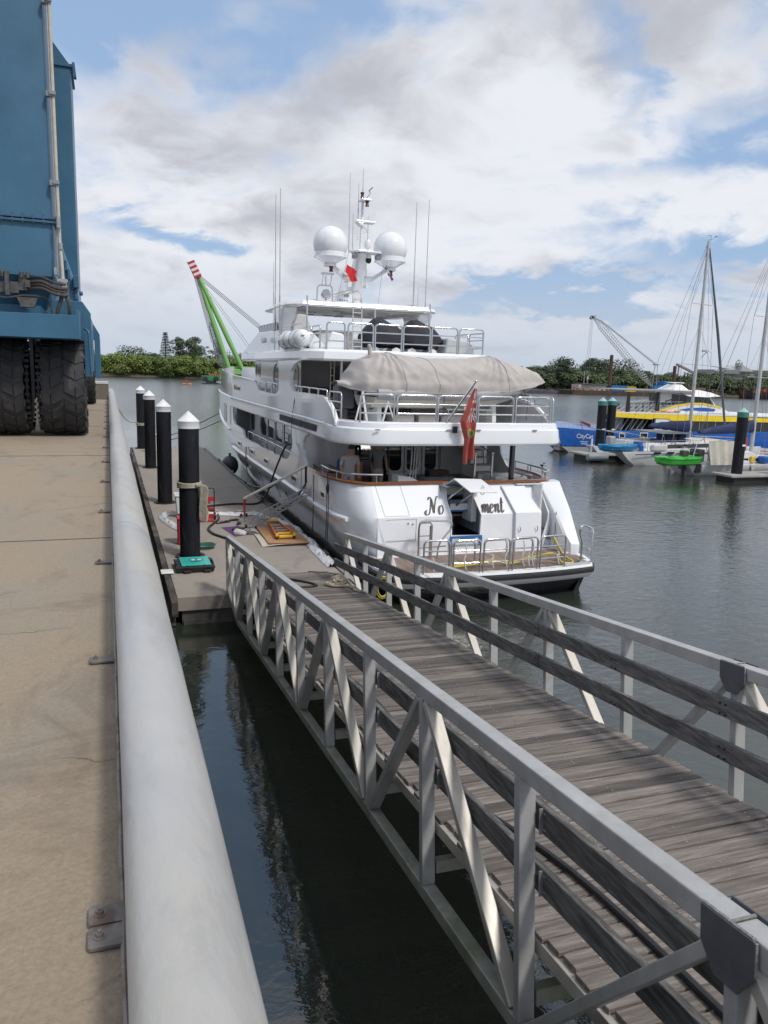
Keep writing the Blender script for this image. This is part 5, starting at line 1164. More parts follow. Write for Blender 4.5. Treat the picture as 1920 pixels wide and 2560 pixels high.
# flybridge side fairing and wind screen
for sgn in (-1, 1):
    mb = MB(); F_ = [(34.6, 5.86), (30.7, 6.62), (27.0, 6.56), (26.2, 6.3), (24.2, 6.0), (23.9, 5.86)]
    xf = XC+sgn*2.92; mb.prism([(xf, a, b) for a, b in F_], (-sgn*.25, 0, 0)); build('flybridge_fairing', mb, white, Y, sm=0, bev=.04)
    mb = MB(); 
    for k in range(6): mb.panel([[(27.4+k*.56, 6.60), (27.92+k*.56, 6.60), (27.98+k*.56, 6.84), (27.45+k*.56, 6.84)]], lambda a, b: (XC+sgn*(2.85+.1*(b-6.6)), a, b))
    build('wind_screen', mb, M('smoked screen', (.12, .13, .14), .1, 0, .1, 3, coat=.5), Y, sm=0); mb = MB(); mb.tube([(XC+sgn*2.88, 27.3, 6.85), (XC+sgn*2.88, 30.9, 6.85)], .02, 6)
    for k in range(7): mb.tube([(XC+sgn*2.85, 27.36+k*.56, 6.6), (XC+sgn*2.88, 27.4+k*.56, 6.85)], .01, 5)
    build('screen_rail', mb, steel, Y)
mb = MB(); mb.box(6.0, 11.0, 30.5, 34.0, 5.88, 6.55); build('flybridge_console', mb, white, Y, sm=0, bev=.15)
mb = MB(); mb.lathe((5.5, 28.5, 6.26), [(.02, 0), (.09, 0), (.12, -.16), (.13, -.18), (.02, -.18)], 16, 'X'); build('loudhailer', mb, white2, Y)
mb = MB(); mb.prism([(5.75, 23.1, 5.9), (6.35, 23.1, 5.9), (5.85, 23.1, 6.38), (5.68, 23.1, 6.38)], (0, 1.6, 0)); mb.prism([(6.2, 22.9, 5.9), (6.85, 22.9, 5.9), (6.85, 22.9, 6.2), (6.75, 22.9, 6.36), (6.4, 22.9, 6.42)], (0, 1.4, 0)); build_split('deck_locker', mb, white, Y, sm=0, bev=.05)
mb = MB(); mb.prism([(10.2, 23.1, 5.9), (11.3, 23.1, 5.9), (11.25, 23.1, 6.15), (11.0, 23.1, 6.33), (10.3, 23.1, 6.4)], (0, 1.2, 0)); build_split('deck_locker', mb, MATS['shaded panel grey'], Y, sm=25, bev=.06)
mb = MB(); mb.box(6.9, 8.2, 26.5, 27.6, 5.9, 6.62); build('helm_seat', mb, M('grey upholstery', (.30, .29, .28), .7), Y, sm=0, bev=.06)
for x0, x1 in ((6.03, 6.58), (6.68, 7.46), (7.52, 8.36), (8.42, 9.28), (9.34, 10.2), (10.26, 11.08)): hoop(x0, 22.15, x1, 22.15, 5.88, 6.64, (.3, .68), .026, 'flybridge_hoop', .12)
for x in (11.2, 5.9):
    for y0, y1 in ((22.4, 23.4), (23.5, 24.5)): hoop(x, y0, x, y1, 5.88, 6.55, (.3, .68), .024, 'flybridge_hoop', .12)
mb = MB(); mb.tube(fillet([(5.55, 26.4, 6.3), (5.6, 26.3, 6.62), (5.65, 23.6, 6.66), (5.8, 23.4, 6.3)], .2), .022, 8); mb.tube([(5.6, 26.3, 6.48), (5.7, 23.5, 6.5)], .016, 6); build('guard_rail', mb, steel, Y)
# hardtop on legs
def htr(z, i, y0=25.9, y1=30.8): return [(5.75+i, y0+.5, z), (6.2+i, y0+i, z), (10.8-i, y0+i, z), (11.25-i, y0+.5, z), (11.25-i, y1-.6, z), (10.7-i, y1-i, z), (6.3+i, y1-i, z), (5.75+i, y1-.6, z)]
mb = MB(); mb.loft([htr(7.36, .35), htr(7.36, .06), htr(7.42, 0), htr(7.52, .05), htr(7.60, .35), htr(7.63, 1.0)]); build('hardtop', mb, white, Y, sm=30)
mb = MB(); mb.box(6.3, 10.7, 26.2, 30.2, 7.335, 7.357)
rr = random.Random(2)
for k in range(26): x, y = rr.uniform(6.4, 10.4), rr.uniform(26.3, 30.0); mb.box(x, x+rr.uniform(.15, .5), y, y+rr.uniform(.04, .2), 7.31, 7.334)
build('hardtop_lining', mb, M('lining panels', (.40, .39, .36), .4), Y, sm=0)
for sgn in (-1, 1):
    x = XC+sgn*2.80; mb = MB()
    mb.loft([[(x-sgn*a, y, z) for a, y in ((0, y0), (.55, y0), (.55, y1), (0, y1))] for z, y0, y1 in ((6.3, 27.2, 28.9), (6.8, 27.0, 28.5), (7.15, 26.9, 28.4), (7.38, 26.7, 28.6))]); build('hardtop_leg', mb, white, Y, sm=25, bev=.08)
# ladder to the hardtop
mb = MB()
for x in (7.08, 7.36): mb.tube(fillet([(x, 22.95, 5.9), (x, 23.05, 7.5), (x, 23.4, 7.7), (x, 26.3, 7.72)], .1), .018, 6)
for k in range(8): z = 6.0+k*.2; mb.tube([(7.08, 22.97, z), (7.36, 22.97, z)], .013, 6)
build('hardtop_ladder', mb, M('cream ladder', (.60, .58, .52), .4), Y)
for x, y, z0, z1 in ((5.72, 23.3, 6.3, 7.45), (7.95, 23.5, 6.4, 7.15), (9.72, 23.3, 5.9, 7.42)): mb = MB(); mb.cyl((x, y, z0), (x, y, z1), .028); build('awning_pole', mb, steel, Y)
# whip antennas
for x, y, z0, z1 in ((5.6, 27.45, 5.86, 11.1), (5.6, 26.7, 5.86, 11.15), (10.95, 27.9, 7.4, 11.45), (11.4, 27.8, 5.9, 11.55), (8.02, 26.75, 9.35, 11.9), (8.17, 26.8, 9.1, 10.6), (8.75, 26.9, 9.4, 10.6), (8.35, 26.8, 10.36, 11.6), (8.5, 26.8, 11.1, 12.1), (6.05, 30.0, 7.5, 9.2), (10.85, 27.2, 7.4, 8.35), (8.72, 26.9, 8.5, 9.3)):
    mb = MB(); r0 = .018 if z1-z0 > 3 else .012
    mb.cyl((x, y, z0), (x, y, z0+(z1-z0)*.35), r0*1.5, n=8); mb.cyl((x, y, z0+(z1-z0)*.35), (x+.0, y, z1), r0, r0*.6, n=6)
    build('whip_antenna', mb, M('antenna grey', (.42, .42, .44), .4), Y)
mb = MB()
for x, y in ((5.6, 27.45), (5.6, 26.7)): mb.box(x-.04, x+.04, y-.04, y+.04, 5.9, 6.1); mb.box(x-.03, x+.2, y-.03, y+.03, 7.40, 7.46)
build_split('antenna_bracket', mb, white2, Y, sm=0)
# mast
def mr(z, y, w, l): return [(8.5+a*w, y+b*l, z) for a, b in ((-1, -.6), (-.6, -1), (.6, -1), (1, -.6), (1, .8), (-1, .8))]
mb = MB(); mb.loft([mr(7.6, 27.95, .26, .55), mr(8.3, 27.4, .22, .42), mr(9.3, 26.85, .17, .30)]); build('mast_pylon', mb, white, Y, sm=25, bev=.02)
mb = MB(); mb.loft([[(8.0, 26.75, z), (8.05, 26.65, z), (8.3, 26.45, z), (8.8, 26.45, z), (9.4, 26.6, z), (9.42, 26.75, z), (8.8, 27.15, z), (8.3, 27.15, z)] for z in (9.31, 9.38)]); mb.box(8.24, 8.92, 26.62, 26.92, 10.31, 10.38); mb.prism([(8.3, 26.62, 10.31), (8.5, 26.62, 10.31), (8.5, 26.62, 10.20), (8.4, 26.62, 10.20)], (0, .3, 0)); mb.box(8.38, 8.72, 26.5, 26.95, 11.02, 11.08); build_split('mast_platform', mb, white, Y, sm=0, bev=.015)
mb = MB(); mb.cyl((8.47, 26.8, 9.38), (8.5, 26.8, 11.02), .055, .045, n=12); build('mast_pole', mb, white, Y)
mb = MB(); mb.tube([(8.53, 26.8, 10.2), (8.66, 26.8, 10.12), (8.68, 26.8, 10.02), (8.53, 26.8, 10.03)], .012, 5); mb.tube([(8.47, 26.8, 9.90), (8.34, 26.8, 9.85), (8.34, 26.8, 9.76), (8.47, 26.8, 9.76)], .012, 5); build_split('mast_step', mb, white2, Y)
for sgn in (-1, 1):
    mb = MB(); a = V(8.5+sgn*.12, 27.15, 8.5); b_ = V(8.5+sgn*.55, 27.1, 8.50); c = V(8.5+sgn*1.05, 26.95, 8.86)
    mb.beam(a, b_, .22, .16); mb.beam(b_-V(sgn*.05, 0, .02), c, .2, .13); build('dome_arm', mb, white, Y, sm=0, bev=.02)
    mb = MB(); cx = 8.5+sgn*1.10; q = 1.0
    mb.lathe((cx, 26.9, 0), [(.0, 8.80), (.22, 8.80), (.22, 8.88), (.20, 8.90), (.52, 9.09), (.565, 9.10), (.565, 9.13), (.54, 9.14), (.535, 9.26)]+[(.605*math.cos(t), 9.55+.605*math.sin(t)) for t in [rad(-28+118*k/14) for k in range(15)]], 40)
    build('satellite_dome', mb, white, Y, sm=30)
    mb = MB(); mb.lathe((cx+.02, 26.82, 8.62), [(0, 0), (.07, 0), (.075, .03), (.06, .05), (.06, .12), (.075, .14), (.07, .18), (0, .18)], 16); build('nav_lamp', mb, M('red brown lens', (.13, .02, .03), .3), Y)
for x, z, in ((8.42, 11.10), (8.60, 10.84)): mb = MB(); mb.lathe((x, 26.6, z), [(0, 0), (.065, 0), (.07, .02), (.05, .06), (.05, .11), (.07, .16), (.065, .18), (0, .18)], 14); build('nav_lamp', mb, M('dull red lens', (.10, .03, .035), .3), Y)
mb = MB(); mb.lathe((8.71, 26.75, 9.40), [(.0, 0), (.05, 0), (.05, .08), (.11, .12), (.12, .15), (.115, .30), (.08, .37), (0, .38)], 20); build('radar_dome', mb, white, Y)
mb = MB(); mb.lathe((8.74, 26.7, 9.0), [(0, .28), (.05, .28), (.09, .22), (.10, .14), (.0, .14)], 18); mb.cur = 1; mb.lathe((8.74, 26.7, 9.0), [(.10, .13), (.09, .03), (.05, -.02), (0, -.03)], 18); build('camera_dome', mb, [white, black], Y)
for x in (8.2, 9.03): mb = MB(); mb.lathe((x, 26.6, 9.18), [(0, -.08), (.06, -.08), (.10, -.03), (.10, .04), (.0, .05)], 16, 'Y'); mb.box(x-.02, x+.02, 26.55, 26.6, 9.26, 9.33); build_split('flood_lamp', mb, M('lamp housing', (.25, .25, .26), .3, .6), Y)
mb = MB(); mb.lathe((8.68, 26.8, 8.14), [(0, 0), (.11, 0), (.11, .10), (.05, .12), (.03, .25), (0, .25)], 4); mb.box(8.0, 8.14, 26.7, 26.85, 8.15, 8.32); mb.lathe((8.05, 26.9, 8.3), [(0, 0), (.14, .0), (.14, .06), (0, .08)], 4); build_split('horn', mb, white2, Y, sm=0)
mb = MB(); mb.tube(fillet([(7.1, 27.5, 7.6), (7.12, 27.5, 8.22), (7.66, 27.5, 8.22), (7.68, 27.5, 7.6)], .12), .03, 8)
mb.tube([(7.27, 27.5, 8.22), (7.33, 27.5, 8.6)], .02, 6); mb.tube([(7.58, 27.5, 8.22), (7.65, 27.5, 8.6)], .02, 6); mb.tube([(7.42, 27.5, 8.22), (7.42, 27.5, 8.55)], .03, 6); mb.box(7.25, 7.7, 27.4, 27.6, 8.60, 8.66); build('radar_frame', mb, white, Y)
mb = MB(); mb.lathe((7.38, 27.3, 7.92), [(0, -.12), (.13, -.12), (.15, -.08), (.15, .08), (.08, .14), (0, .14)], 20, 'Y'); mb.cyl((7.38, 27.3, 7.6), (7.38, 27.3, 7.8), .03); mb.tube([(7.38+.18*math.cos(a), 27.3, 7.9+.18*math.sin(a)) for a in [PI+PI*k/10 for k in range(11)]], .012, 5); build('searchlight', mb, M('searchlight chrome', (.45, .46, .48), .12, .9), Y)
mb = MB(); mb.prism([(7.75, 27.2, 7.6), (8.35, 27.2, 7.6), (8.3, 27.2, 8.05), (8.0, 27.2, 8.12), (7.9, 27.2, 8.0)], (0, .6, 0)); mb.cur = 1
for k in range(4): mb.cyl((7.86+.09*k, 27.19, 7.72), (7.86+.09*k, 27.15, 7.72), .025)
mb.box(8.02, 8.2, 27.16, 27.19, 7.85, 7.95); build('equipment_box', mb, [white, steelgrey], Y, sm=0, bev=.02)
mb = MB(); mb.tube([(8.58, 26.75, 11.08), (8.75, 26.75, 11.3), (8.72, 26.75, 11.42)], .012, 5); mb.tube([(8.70, 26.75, 11.38), (8.84, 26.75, 11.52)], .02, 6); build('wind_vane', mb, steelgrey, Y)
mb = MB(); mb.tube([(8.02, 26.75, 9.31), (7.9, 26.8, 8.7), (7.75, 27.2, 7.65)], .006, 4); mb.tube([(9.4, 26.75, 9.31), (9.3, 26.8, 8.8), (9.1, 26.6, 7.6)], .006, 4); build_split('flag_halyard', mb, steelgrey, Y)
mb = MB(); mb.cyl((8.10, 17.95, 4.10), (8.63, 17.55, 5.10), .028, n=10); mb.ball((8.635, 17.545, 5.11), .04); build('flagstaff', mb, steel, Y)

# ------------------------------------------------ things carried by the yacht
def flagcloth(fn, nu, nv, zones, mats, name, label):
    mb = MB(); mb.sheet(fn, nu, nv); k = 0
    for i in range(nu):
        for j in range(nv): mb.mi[k] = zones((i+.5)/nu, (j+.5)/nv); k += 1
    return single(name, mb, mats, label, 'flag', sm=60, fix=False)
fr, fb, fw = M('ensign red', (.36, .075, .06), .8), M('ensign blue', (.03, .035, .15), .8), M('ensign white', (.6, .55, .55), .8)
fgold, fgreen = M('badge gold', (.5, .4, .12), .8), M('badge green', (.09, .16, .06), .8)
def ens(u, v):   # u along the hang (top to bottom), v across; folded cloth hanging from the staff
    w = (.06+.36*min(1, u/.45)) if u < .45 else .42-.17*min(1, (u-.45)/.25)
    x1 = 8.67+.012*math.sin(u*6); x = x1-w*(1-v)-.02*math.sin(u*9)*(1-v)
    z = 4.93-1.80*u-.10*(1-v)*(u > .9)*(u-.9)*10*(-1 if v > .5 else 1)
    return (x, 17.55+.06*math.sin(v*9+u*3)*(.3+u)+.03*math.sin(u*14+v*4), z)
def ez(u, v):
    if u < .46 and v > .42:
        uu, vv = u/.46, (v-.42)/.58; d1, d2 = abs(uu-vv), abs(uu-(1-vv))
        if abs(uu-.5) < .09 or abs(vv-.5) < .09 or d1 < .06 or d2 < .06: return 0
        if abs(uu-.5) < .17 or abs(vv-.5) < .17 or d1 < .15 or d2 < .15: return 2
        return 1
    q = ((u-.62)/.065)**2+((v-.62)/.32)**2
    if q < .35: return 4
    if q < 1 : return 3 if (int(u*90)+int(v*14)) % 2 else 4
    return 0
flagcloth(ens, 56, 26, ez, [fr, fb, fw, fgold, fgreen], 'red_ensign', 'red ensign with a union canton drooping from the staff at the yacht stern')
flagcloth(lambda u, v: (7.96-.06*v+u*.38-.05*math.sin(v*5)*u, 26.7+.05*math.sin(u*8+v*3), 8.90-.06*u-.34*v-.20*u*v-.16*u*(1-v)+.08*math.sin(u*5+v*2)*v), 14, 10, lambda u, v: 0, [M('bright red cloth', (.60, .02, .03), .7)], 'signal_flag', 'plain red flag flying below the left white dome of the yacht mast')
flagcloth(lambda u, v: (9.34+.28*u+.03*math.sin(v*6), 26.6+.04*math.sin(u*9+v*3), 8.98-.42*u-.16*v+.03*math.sin(u*12)), 16, 8, lambda u, v: (2 if (abs(u-.3) < .05 or abs(v-.5) < .09) and u < .6 else 0 if (u > .6 and u < .75) else 1), [fr, fb, fw], 'courtesy_flag', 'small dark blue and red flag hanging below the right white dome')
# covered tender
T = thing('tender', 'inflatable tender under a taupe cover lying across the yacht upper aft deck', 'tender boat', (8.7, 19.8, 4.05))
def cov(u, v):
    x = 5.84+6.55*u
    def lerp(tab, q):
        for (a, va), (b_, vb) in zip(tab, tab[1:]):
            if q <= b: pass
            if a <= q <= b_: t = (q-a)/(b_-a); t = t*t*(3-2*t)*.5+t*.5; return va+(vb-va)*t
        return tab[-1][1]
    b = 0
    top = lerp([(0, 4.98), (.04, 5.02), (.06, 5.30), (.10, 5.58), (.17, 5.78), (.22, 5.79), (.30, 5.72), (.42, 5.68), (.52, 5.70), (.62, 5.72), (.695, 5.79), (.74, 5.73), (.85, 5.56), (.94, 5.40), (.985, 5.22), (1, 5.12)], u)
    bot = lerp([(0, 4.88), (.05, 4.78), (.10, 4.72), (.2, 4.67), (.4, 4.70), (.6, 4.73), (.75, 4.80), (.88, 4.92), (.96, 5.05), (1, 5.10)], u)
    hw = lerp([(0, .25), (.03, .55), (.10, .95), (.2, 1.05), (.5, 1.10), (.7, 1.02), (.85, .72), (.95, .35), (1, .04)], u)
    a = PI*v; cy = 19.55+1.0
    y = cy-hw*math.cos(a)*(1 if abs(math.cos(a)) > .999 else (abs(math.cos(a))**.75)/max(1e-6, abs(math.cos(a)))); s = math.sin(a)**.62
    z = bot+(top-bot)*s
    # tube shoulder bulge low down, pulled cloth wrinkles
    q = noise.noise(Vector((x*1.6+z*2.2, z*3.2-x*.6, 1)))*.035+noise.noise(Vector((x*5.5+z*8, z*2.5, 5)))*.020+noise.noise(Vector((x*9-z*4, z*7, 9)))*.012
    for xs in (7.1, 10.4):  # creases fan from the two peaks
        dx, dz = x-xs, 5.80-z; ang = math.atan2(dx, dz+.15); q += .034*math.sin(ang*17)*math.exp(-((dx*dx+dz*dz)/.8))
    sh = math.exp(-((z-4.92-.32*max(0, u-.72))/.10)**2)*.05
    y += (-1 if v < .5 else 1)*(q+sh); z += q*.35
    return (x, y, z)
mb = MB(); mb.sheet(cov, 170, 60); build('cover', mb, canvas, T, sm=60)
mb = MB(); mb.tube([(x_, cov((x_-5.84)/6.55, .0)[1]-.012, cov((x_-5.84)/6.55, 0)[2]+.03) for x_ in [5.95+k*.155 for k in range(41)]], .012, 5); build('cover_hem', mb, canvas, T)
for xx in (7.55, 8.5, 10.7):
    mb = MB(); mb.tube([Vector(cov((xx-.010*k+.01*math.sin(k*.7)-5.84)/6.55, k/30*.5))+V(0, -.004, .004) for k in range(31)], .005, 4); build('seam', mb, M('seam thread', (.22, .20, .19), .8), T)
# rib tube and hull
def rr_ring(x, cy, zc, r, n=12): return [(x, cy+r*math.cos(2*PI*k/n), zc+r*math.sin(2*PI*k/n)) for k in range(n)]
for sgn in (-1, 1):
    mb = MB(); R = []
    for k in range(24): u = k/23; x = 6.75+5.35*u; hw = .93 if u < .55 else .93*math.cos((u-.55)/.45*PI/2)**.8+.02; zc = 4.70+(.40*((u-.5)/.5)**2 if u > .5 else 0); R.append((x, 20.55+sgn*hw, zc))
    mb.tube(R, [.17-.08*max(0, (k/23-.8)/.2) for k in range(24)], 14); build('inflatable_tube', mb, M('grey tube', (.30, .31, .33), .5), T)
mb = MB(); R = []
for k in range(20):
    u = k/19; x = 6.7+5.25*u; hw = .95 if u < .55 else .95*math.cos((u-.55)/.45*PI/2)**.8+.02; zk = 4.26+(.0 if u < .5 else .62*((u-.5)/.5)**2); zc = 4.60+(.42*((u-.5)/.5)**2 if u > .5 else 0)
    R.append([(x, 20.55-hw, zc), (x, 20.55-hw*.98, zc-(zc-zk)*.28), (x, 20.55-hw*.90, zc-(zc-zk)*.30), (x, 20.55-hw*.88, zc-(zc-zk)*.55), (x, 20.55-hw*.72, zc-(zc-zk)*.58), (x, 20.55-hw*.68, zc-(zc-zk)*.8), (x, 20.55, zk), (x, 20.55+hw*.68, zc-(zc-zk)*.8), (x, 20.55+hw, zc)])
mb.loft(R, False, False); mb.add(R[0], [list(range(9))]); build('tender_hull', mb, M('cream grp', (.62, .60, .53), .3, coat=.3), T, sm=20)
mb = MB(); mb.box(5.9, 6.35, 20.3, 20.8, 4.25, 4.95); mb.box(6.0, 6.2, 20.4, 20.7, 3.9, 4.3); build('outboard_engine', mb, M('dark engine', (.05, .05, .06), .4), T, sm=0, bev=.06)
mb = MB(); mb.cyl((6.72, 20.2, 5.7), (6.70, 20.2, 5.93), .05, .06); mb.ball((6.70, 20.2, 5.94), .06); build('console_post', mb, canvas, T)
for xx in (7.55, 9.1, 10.95): mb = MB(); mb.beam((xx, 19.42, 4.85), (xx-.25, 19.62, 4.35), .05, .008); build('strap', mb, M('grey strap', (.35, .34, .33), .8), T, sm=0)
mb = MB(); mb.tube([(8.62, 19.40, 4.72), (8.62, 19.42, 4.1)], .012, 5); mb.tube([(11.5, 20.4, 5.1), (11.1, 19.2, 4.6), (10.9, 18.9, 4.06)], .010, 5); mb.tube([(11.45, 20.4, 4.9), (11.3, 19.2, 4.1)], .008, 5); build_split('tie_down', mb, black, T)
for xx in (6.9, 10.4):
    mb = MB(); mb.prism([(xx, 19.9, 3.62), (xx, 21.2, 3.62), (xx, 21.1, 4.45), (xx, 20.9, 4.3), (xx, 20.55, 4.2), (xx, 20.2, 4.3), (xx, 20.0, 4.45)], (.12, 0, 0)); build('cradle', mb, white2, T, sm=0)
mb = MB()
for a, b_ in (((7.0, 19.4, 4.5), (7.25, 19.3, 3.7)), ((7.0, 19.4, 4.5), (6.75, 19.3, 3.7)), ((6.25, 19.3, 4.75), (6.05, 19.3, 3.9)), ((6.25, 19.3, 4.75), (6.4, 19.3, 3.9)), ((9.15, 19.2, 4.4), (9.3, 19.1, 3.7))): mb.beam(a, b_, .05, .03)
build_split('prop_leg', mb, white2, T, sm=0)
for k, x in enumerate((7.35, 8.1, 8.8)): mb = MB(); mb.box(x, x+.62, 19.9, 20.5, 3.66, 4.12); single('canvas_box', mb, canvas, ('left', 'middle', 'right')[k]+'most of three taupe covered boxes under the tender', 'covered box', 'covered boxes under the tender', bev=.03)
# covered jet skis
for k, (x, lb) in enumerate(((8.05, 'left of two black covered jet skis on the flybridge deck'), (9.28, 'right of two black covered jet skis, its cover ending in a point'))):
    T = thing('jet_ski', lb, 'jet ski', (x, 23.5, 5.9), 'black covered jet skis'); mb = MB()
    prof_ = [(-.62, 6.38, .02), (-.55, 6.45, .28), (-.35, 6.68, .42), (-.15, 6.90, .46), (.05, 6.93, .46), (.22, 6.86, .46), (.36, 6.80, .46), (.55, 6.74, .44), (.75, 6.55, .34), (.95, 6.36, .12), (1.02, 6.32, .02)]; R = []
    for dx, zt, hw in prof_:
        zb = 6.30-.20*(1-abs(dx-.2)/.85); R.append([(x+dx, 23.5+hw*math.cos(a)*1.2, zb+(zt-zb)*abs(math.sin(a))**.7+.012*math.sin(dx*30+a*7)) for a in [PI+PI*j/14 for j in range(15)]])
    mb.loft(R, False, False); mb.loft([[R[i][0], (R[i][0][0], 23.5, 6.02+.18*abs(prof_[i][0]-.2)), R[i][-1]] for i in range(len(R))], False, False); build('cover', mb, blkcanvas, T, sm=35)
    mb = MB(); mb.loft([[(x+dx, 23.5+hw*sx*.8, z) for sx, z in ((-1, 6.3), (-.7, 6.12), (0, 6.0), (.7, 6.12), (1, 6.3))] for dx, hw in ((-.5, .15), (-.2, .42), (.6, .42), (.85, .1))], False, False); build('jet_ski_hull', mb, M('jet ski dark', (.03, .03, .035), .3), T, sm=30)
    mb = MB()
    for dx in (-.2, .5): mb.prism([(x+dx-.16, 23.1, 5.9), (x+dx+.16, 23.1, 5.9), (x+dx+.12, 23.1, 5.98), (x+dx, 23.1, 6.03), (x+dx-.12, 23.1, 5.98)], (0, .6, 0))
    build_split('chock', mb, white2, T, sm=0)
# life raft canisters
for k, y in enumerate((23.55, 25.0)):
    T = thing('life_raft', ('nearer' if k == 0 else 'farther')+' white life raft canister on the port side of the flybridge deck', 'life raft', (5.55, y, 5.95), 'white life raft canisters')
    mb = MB(); mb.lathe((5.55, y, 6.19), [(.02, -.62), (.16, -.60), (.24, -.52), (.265, -.40), (.265, -.03), (.285, -.025), (.285, .025), (.265, .03), (.265, .40), (.24, .52), (.16, .60), (.02, .62)], 28, 'Y'); build('canister', mb, white, T, sm=40)
    mb = MB(); mb.lathe((5.55, y, 6.19), [(.272, -.32), (.276, -.30), (.272, -.28)], 28, 'Y'); mb.lathe((5.55, y, 6.19), [(.272, .28), (.276, .30), (.272, .32)], 28, 'Y'); build('strap', mb, steelgrey, T)
    mb = MB()
    for dy in (-.35, .35): mb.tube([(5.55+.29*math.cos(a), y+dy, 6.19+.29*math.sin(a)) for a in [PI*1.05+PI*.9*j/10 for j in range(11)]], .016, 6); mb.box(5.5, 5.6, y+dy-.03, y+dy+.03, 5.88, 5.94)
    build('cradle', mb, steel, T)
    mb = MB(); mb.box(5.45, 5.56, y-.625, y-.617, 6.26, 6.275); mb.box(5.46, 5.54, y-.625, y-.617, 6.23, 6.24); build('print', mb, ink, T, sm=0)
mb = MB(); mb.loft([[(5.62, 24.9, 5.9), (6.3, 24.9, 5.9), (6.3, 25.5, 5.9), (5.62, 25.5, 5.9)], [(5.70, 24.95, 6.7), (6.25, 24.95, 6.7), (6.25, 25.4, 6.7), (5.70, 25.4, 6.7)], [(5.85, 25.0, 7.02), (6.12, 25.0, 7.0), (6.12, 25.2, 7.0), (5.85, 25.2, 7.02)]])
single('covered_equipment', mb, M('pale grey canvas', (.48, .47, .46), .85), 'tall pale canvas covered equipment behind the life rafts', 'covered equipment', bev=.04)
# crew figures seen in the cockpit
def person(name_label, joints, parts, loc):
    T = thing('person', name_label, 'person', loc)
    me = bpy.data.meshes.new('body'); V_ = [Vector(j[0])-Vector(loc) for j in joints]; E_ = [(j[2], i) for i, j in enumerate(joints) if j[2] is not None]
    me.from_pydata([tuple(v) for v in V_], E_, []); o = bpy.data.objects.new('body', me); COL.objects.link(o); bpy.context.view_layer.objects.active = o
    o.modifiers.new('s', 'SKIN'); sk = me.skin_vertices
    if not sk:
        bpy.context.view_layer.update()
    for i, j in enumerate(joints): me.skin_vertices[0].data[i].radius = j[1] if isinstance(j[1], tuple) else (j[1], j[1])
    me.skin_vertices[0].data[0].use_root = True
    ss = o.modifiers.new('ss', 'SUBSURF'); ss.levels = 1; ss.render_levels = 1
    bpy.context.view_layer.update(); dg = bpy.context.evaluated_depsgraph_get(); m2 = bpy.data.meshes.new_from_object(o.evaluated_get(dg)); bpy.data.objects.remove(o)
    for p_ in parts['mats']: m2.materials.append(p_)
    for f_ in m2.polygons:
        c = f_.center+Vector(loc); f_.material_index = parts['zone'](c); f_.use_smooth = True
    b = bpy.data.objects.new('body', m2); COL.objects.link(b); b.parent = T; return T
shirt, shorts = M('grey t-shirt', (.22, .23, .25), .85), M('beige shorts', (.48, .45, .40), .85)
def fig(cx, cy, z0, lean=0.0, label='', zone=None, mats=None, hairc=(.06, .045, .035)):
    def p(dx, dy, dz): return (cx+dx, cy+dy-lean*max(0, dz-.9)*1.0, z0+dz-lean*max(0, dz-.9)*.35)
    J = [(p(0, 0, .95), (.15, .11), None), (p(0, 0, 1.15), (.14, .10), 0), (p(0, 0, 1.38), (.17, .11), 1), (p(0, 0, 1.50), .06, 2), (p(0, -.02, 1.62), (.085, .10), 3), (p(0, -.02, 1.74), .075, 4),
         (p(.19, 0, 1.42), .06, 2), (p(.25, -.02, 1.14), .045, 6), (p(.24, -.14, .92), .035, 7), (p(.24, -.2, .84), (.035, .02), 8),
         (p(-.19, 0, 1.42), .06, 2), (p(-.25, -.02, 1.14), .045, 10), (p(-.22, -.14, .92), .035, 11), (p(-.22, -.2, .84), (.035, .02), 12),
         (p(.10, 0, .86), .10, 0), (p(.11, -.02, .48), .065, 14), (p(.11, .02, .10), .045, 15), (p(.12, -.14, .04), .04, 16),
         (p(-.10, 0, .86), .10, 0), (p(-.11, -.02, .48), .065, 18), (p(-.11, .02, .10), .045, 19), (p(-.12, -.14, .04), .04, 20)]
    T = person(label, J, {'mats': mats, 'zone': zone}, (cx, cy, z0))
    h = p(0, -.02, 1.68); mb = MB(); mb.ball((h[0], h[1]+.015, h[2]+.02), .098, .11, .12, 14, 8, -.1, 1); build('hair', mb, M('brown hair', hairc, .8), T)
    mb = MB()
    for s in (-1, 1): mb.ball((h[0]+s*.033, h[1]-.098, h[2]-.02), .012, .008, .008, 6, 4); mb.cur = 0
    mb.ball((h[0], h[1]-.112, h[2]-.05), .012, .02, .022, 6, 4); build('face_features', mb, M('face shadow', (.10, .05, .04), .6), T)
    for s in (.24, -.22):
        q = p(s, -.2, .84); mb = MB()
        for k in range(4): mb.tube([(q[0]+(k-1.5)*.017, q[1], q[2]-.01), (q[0]+(k-1.5)*.019, q[1]-.025, q[2]-.05), (q[0]+(k-1.5)*.018, q[1]-.01, q[2]-.08+.006*abs(k-1.5))], .008, 5)
        mb.tube([(q[0]+.035, q[1], q[2]+.01), (q[0]+.05, q[1]-.02, q[2]-.03)], .009, 5); build('fingers', mb, skin, T)
    return T
def z1(c): d = c.z-1.62; x = abs(c.x-7.22); return 0 if (d > 1.47 or d < .52 or (x > .19 and d < 1.22)) else (1 if d > .92 else 2)
fig(7.22, 20.75, 1.62, 0, 'person standing in the yacht cockpit in a grey shirt and beige shorts', z1, [skin, shirt, shorts])
def z2(c): d = c.z-1.62; x = abs(c.x-6.12); return 0 if (d > 1.38 or (x > .19 and d < 1.15 and d > .5)) else (1 if d > .88 else 2)
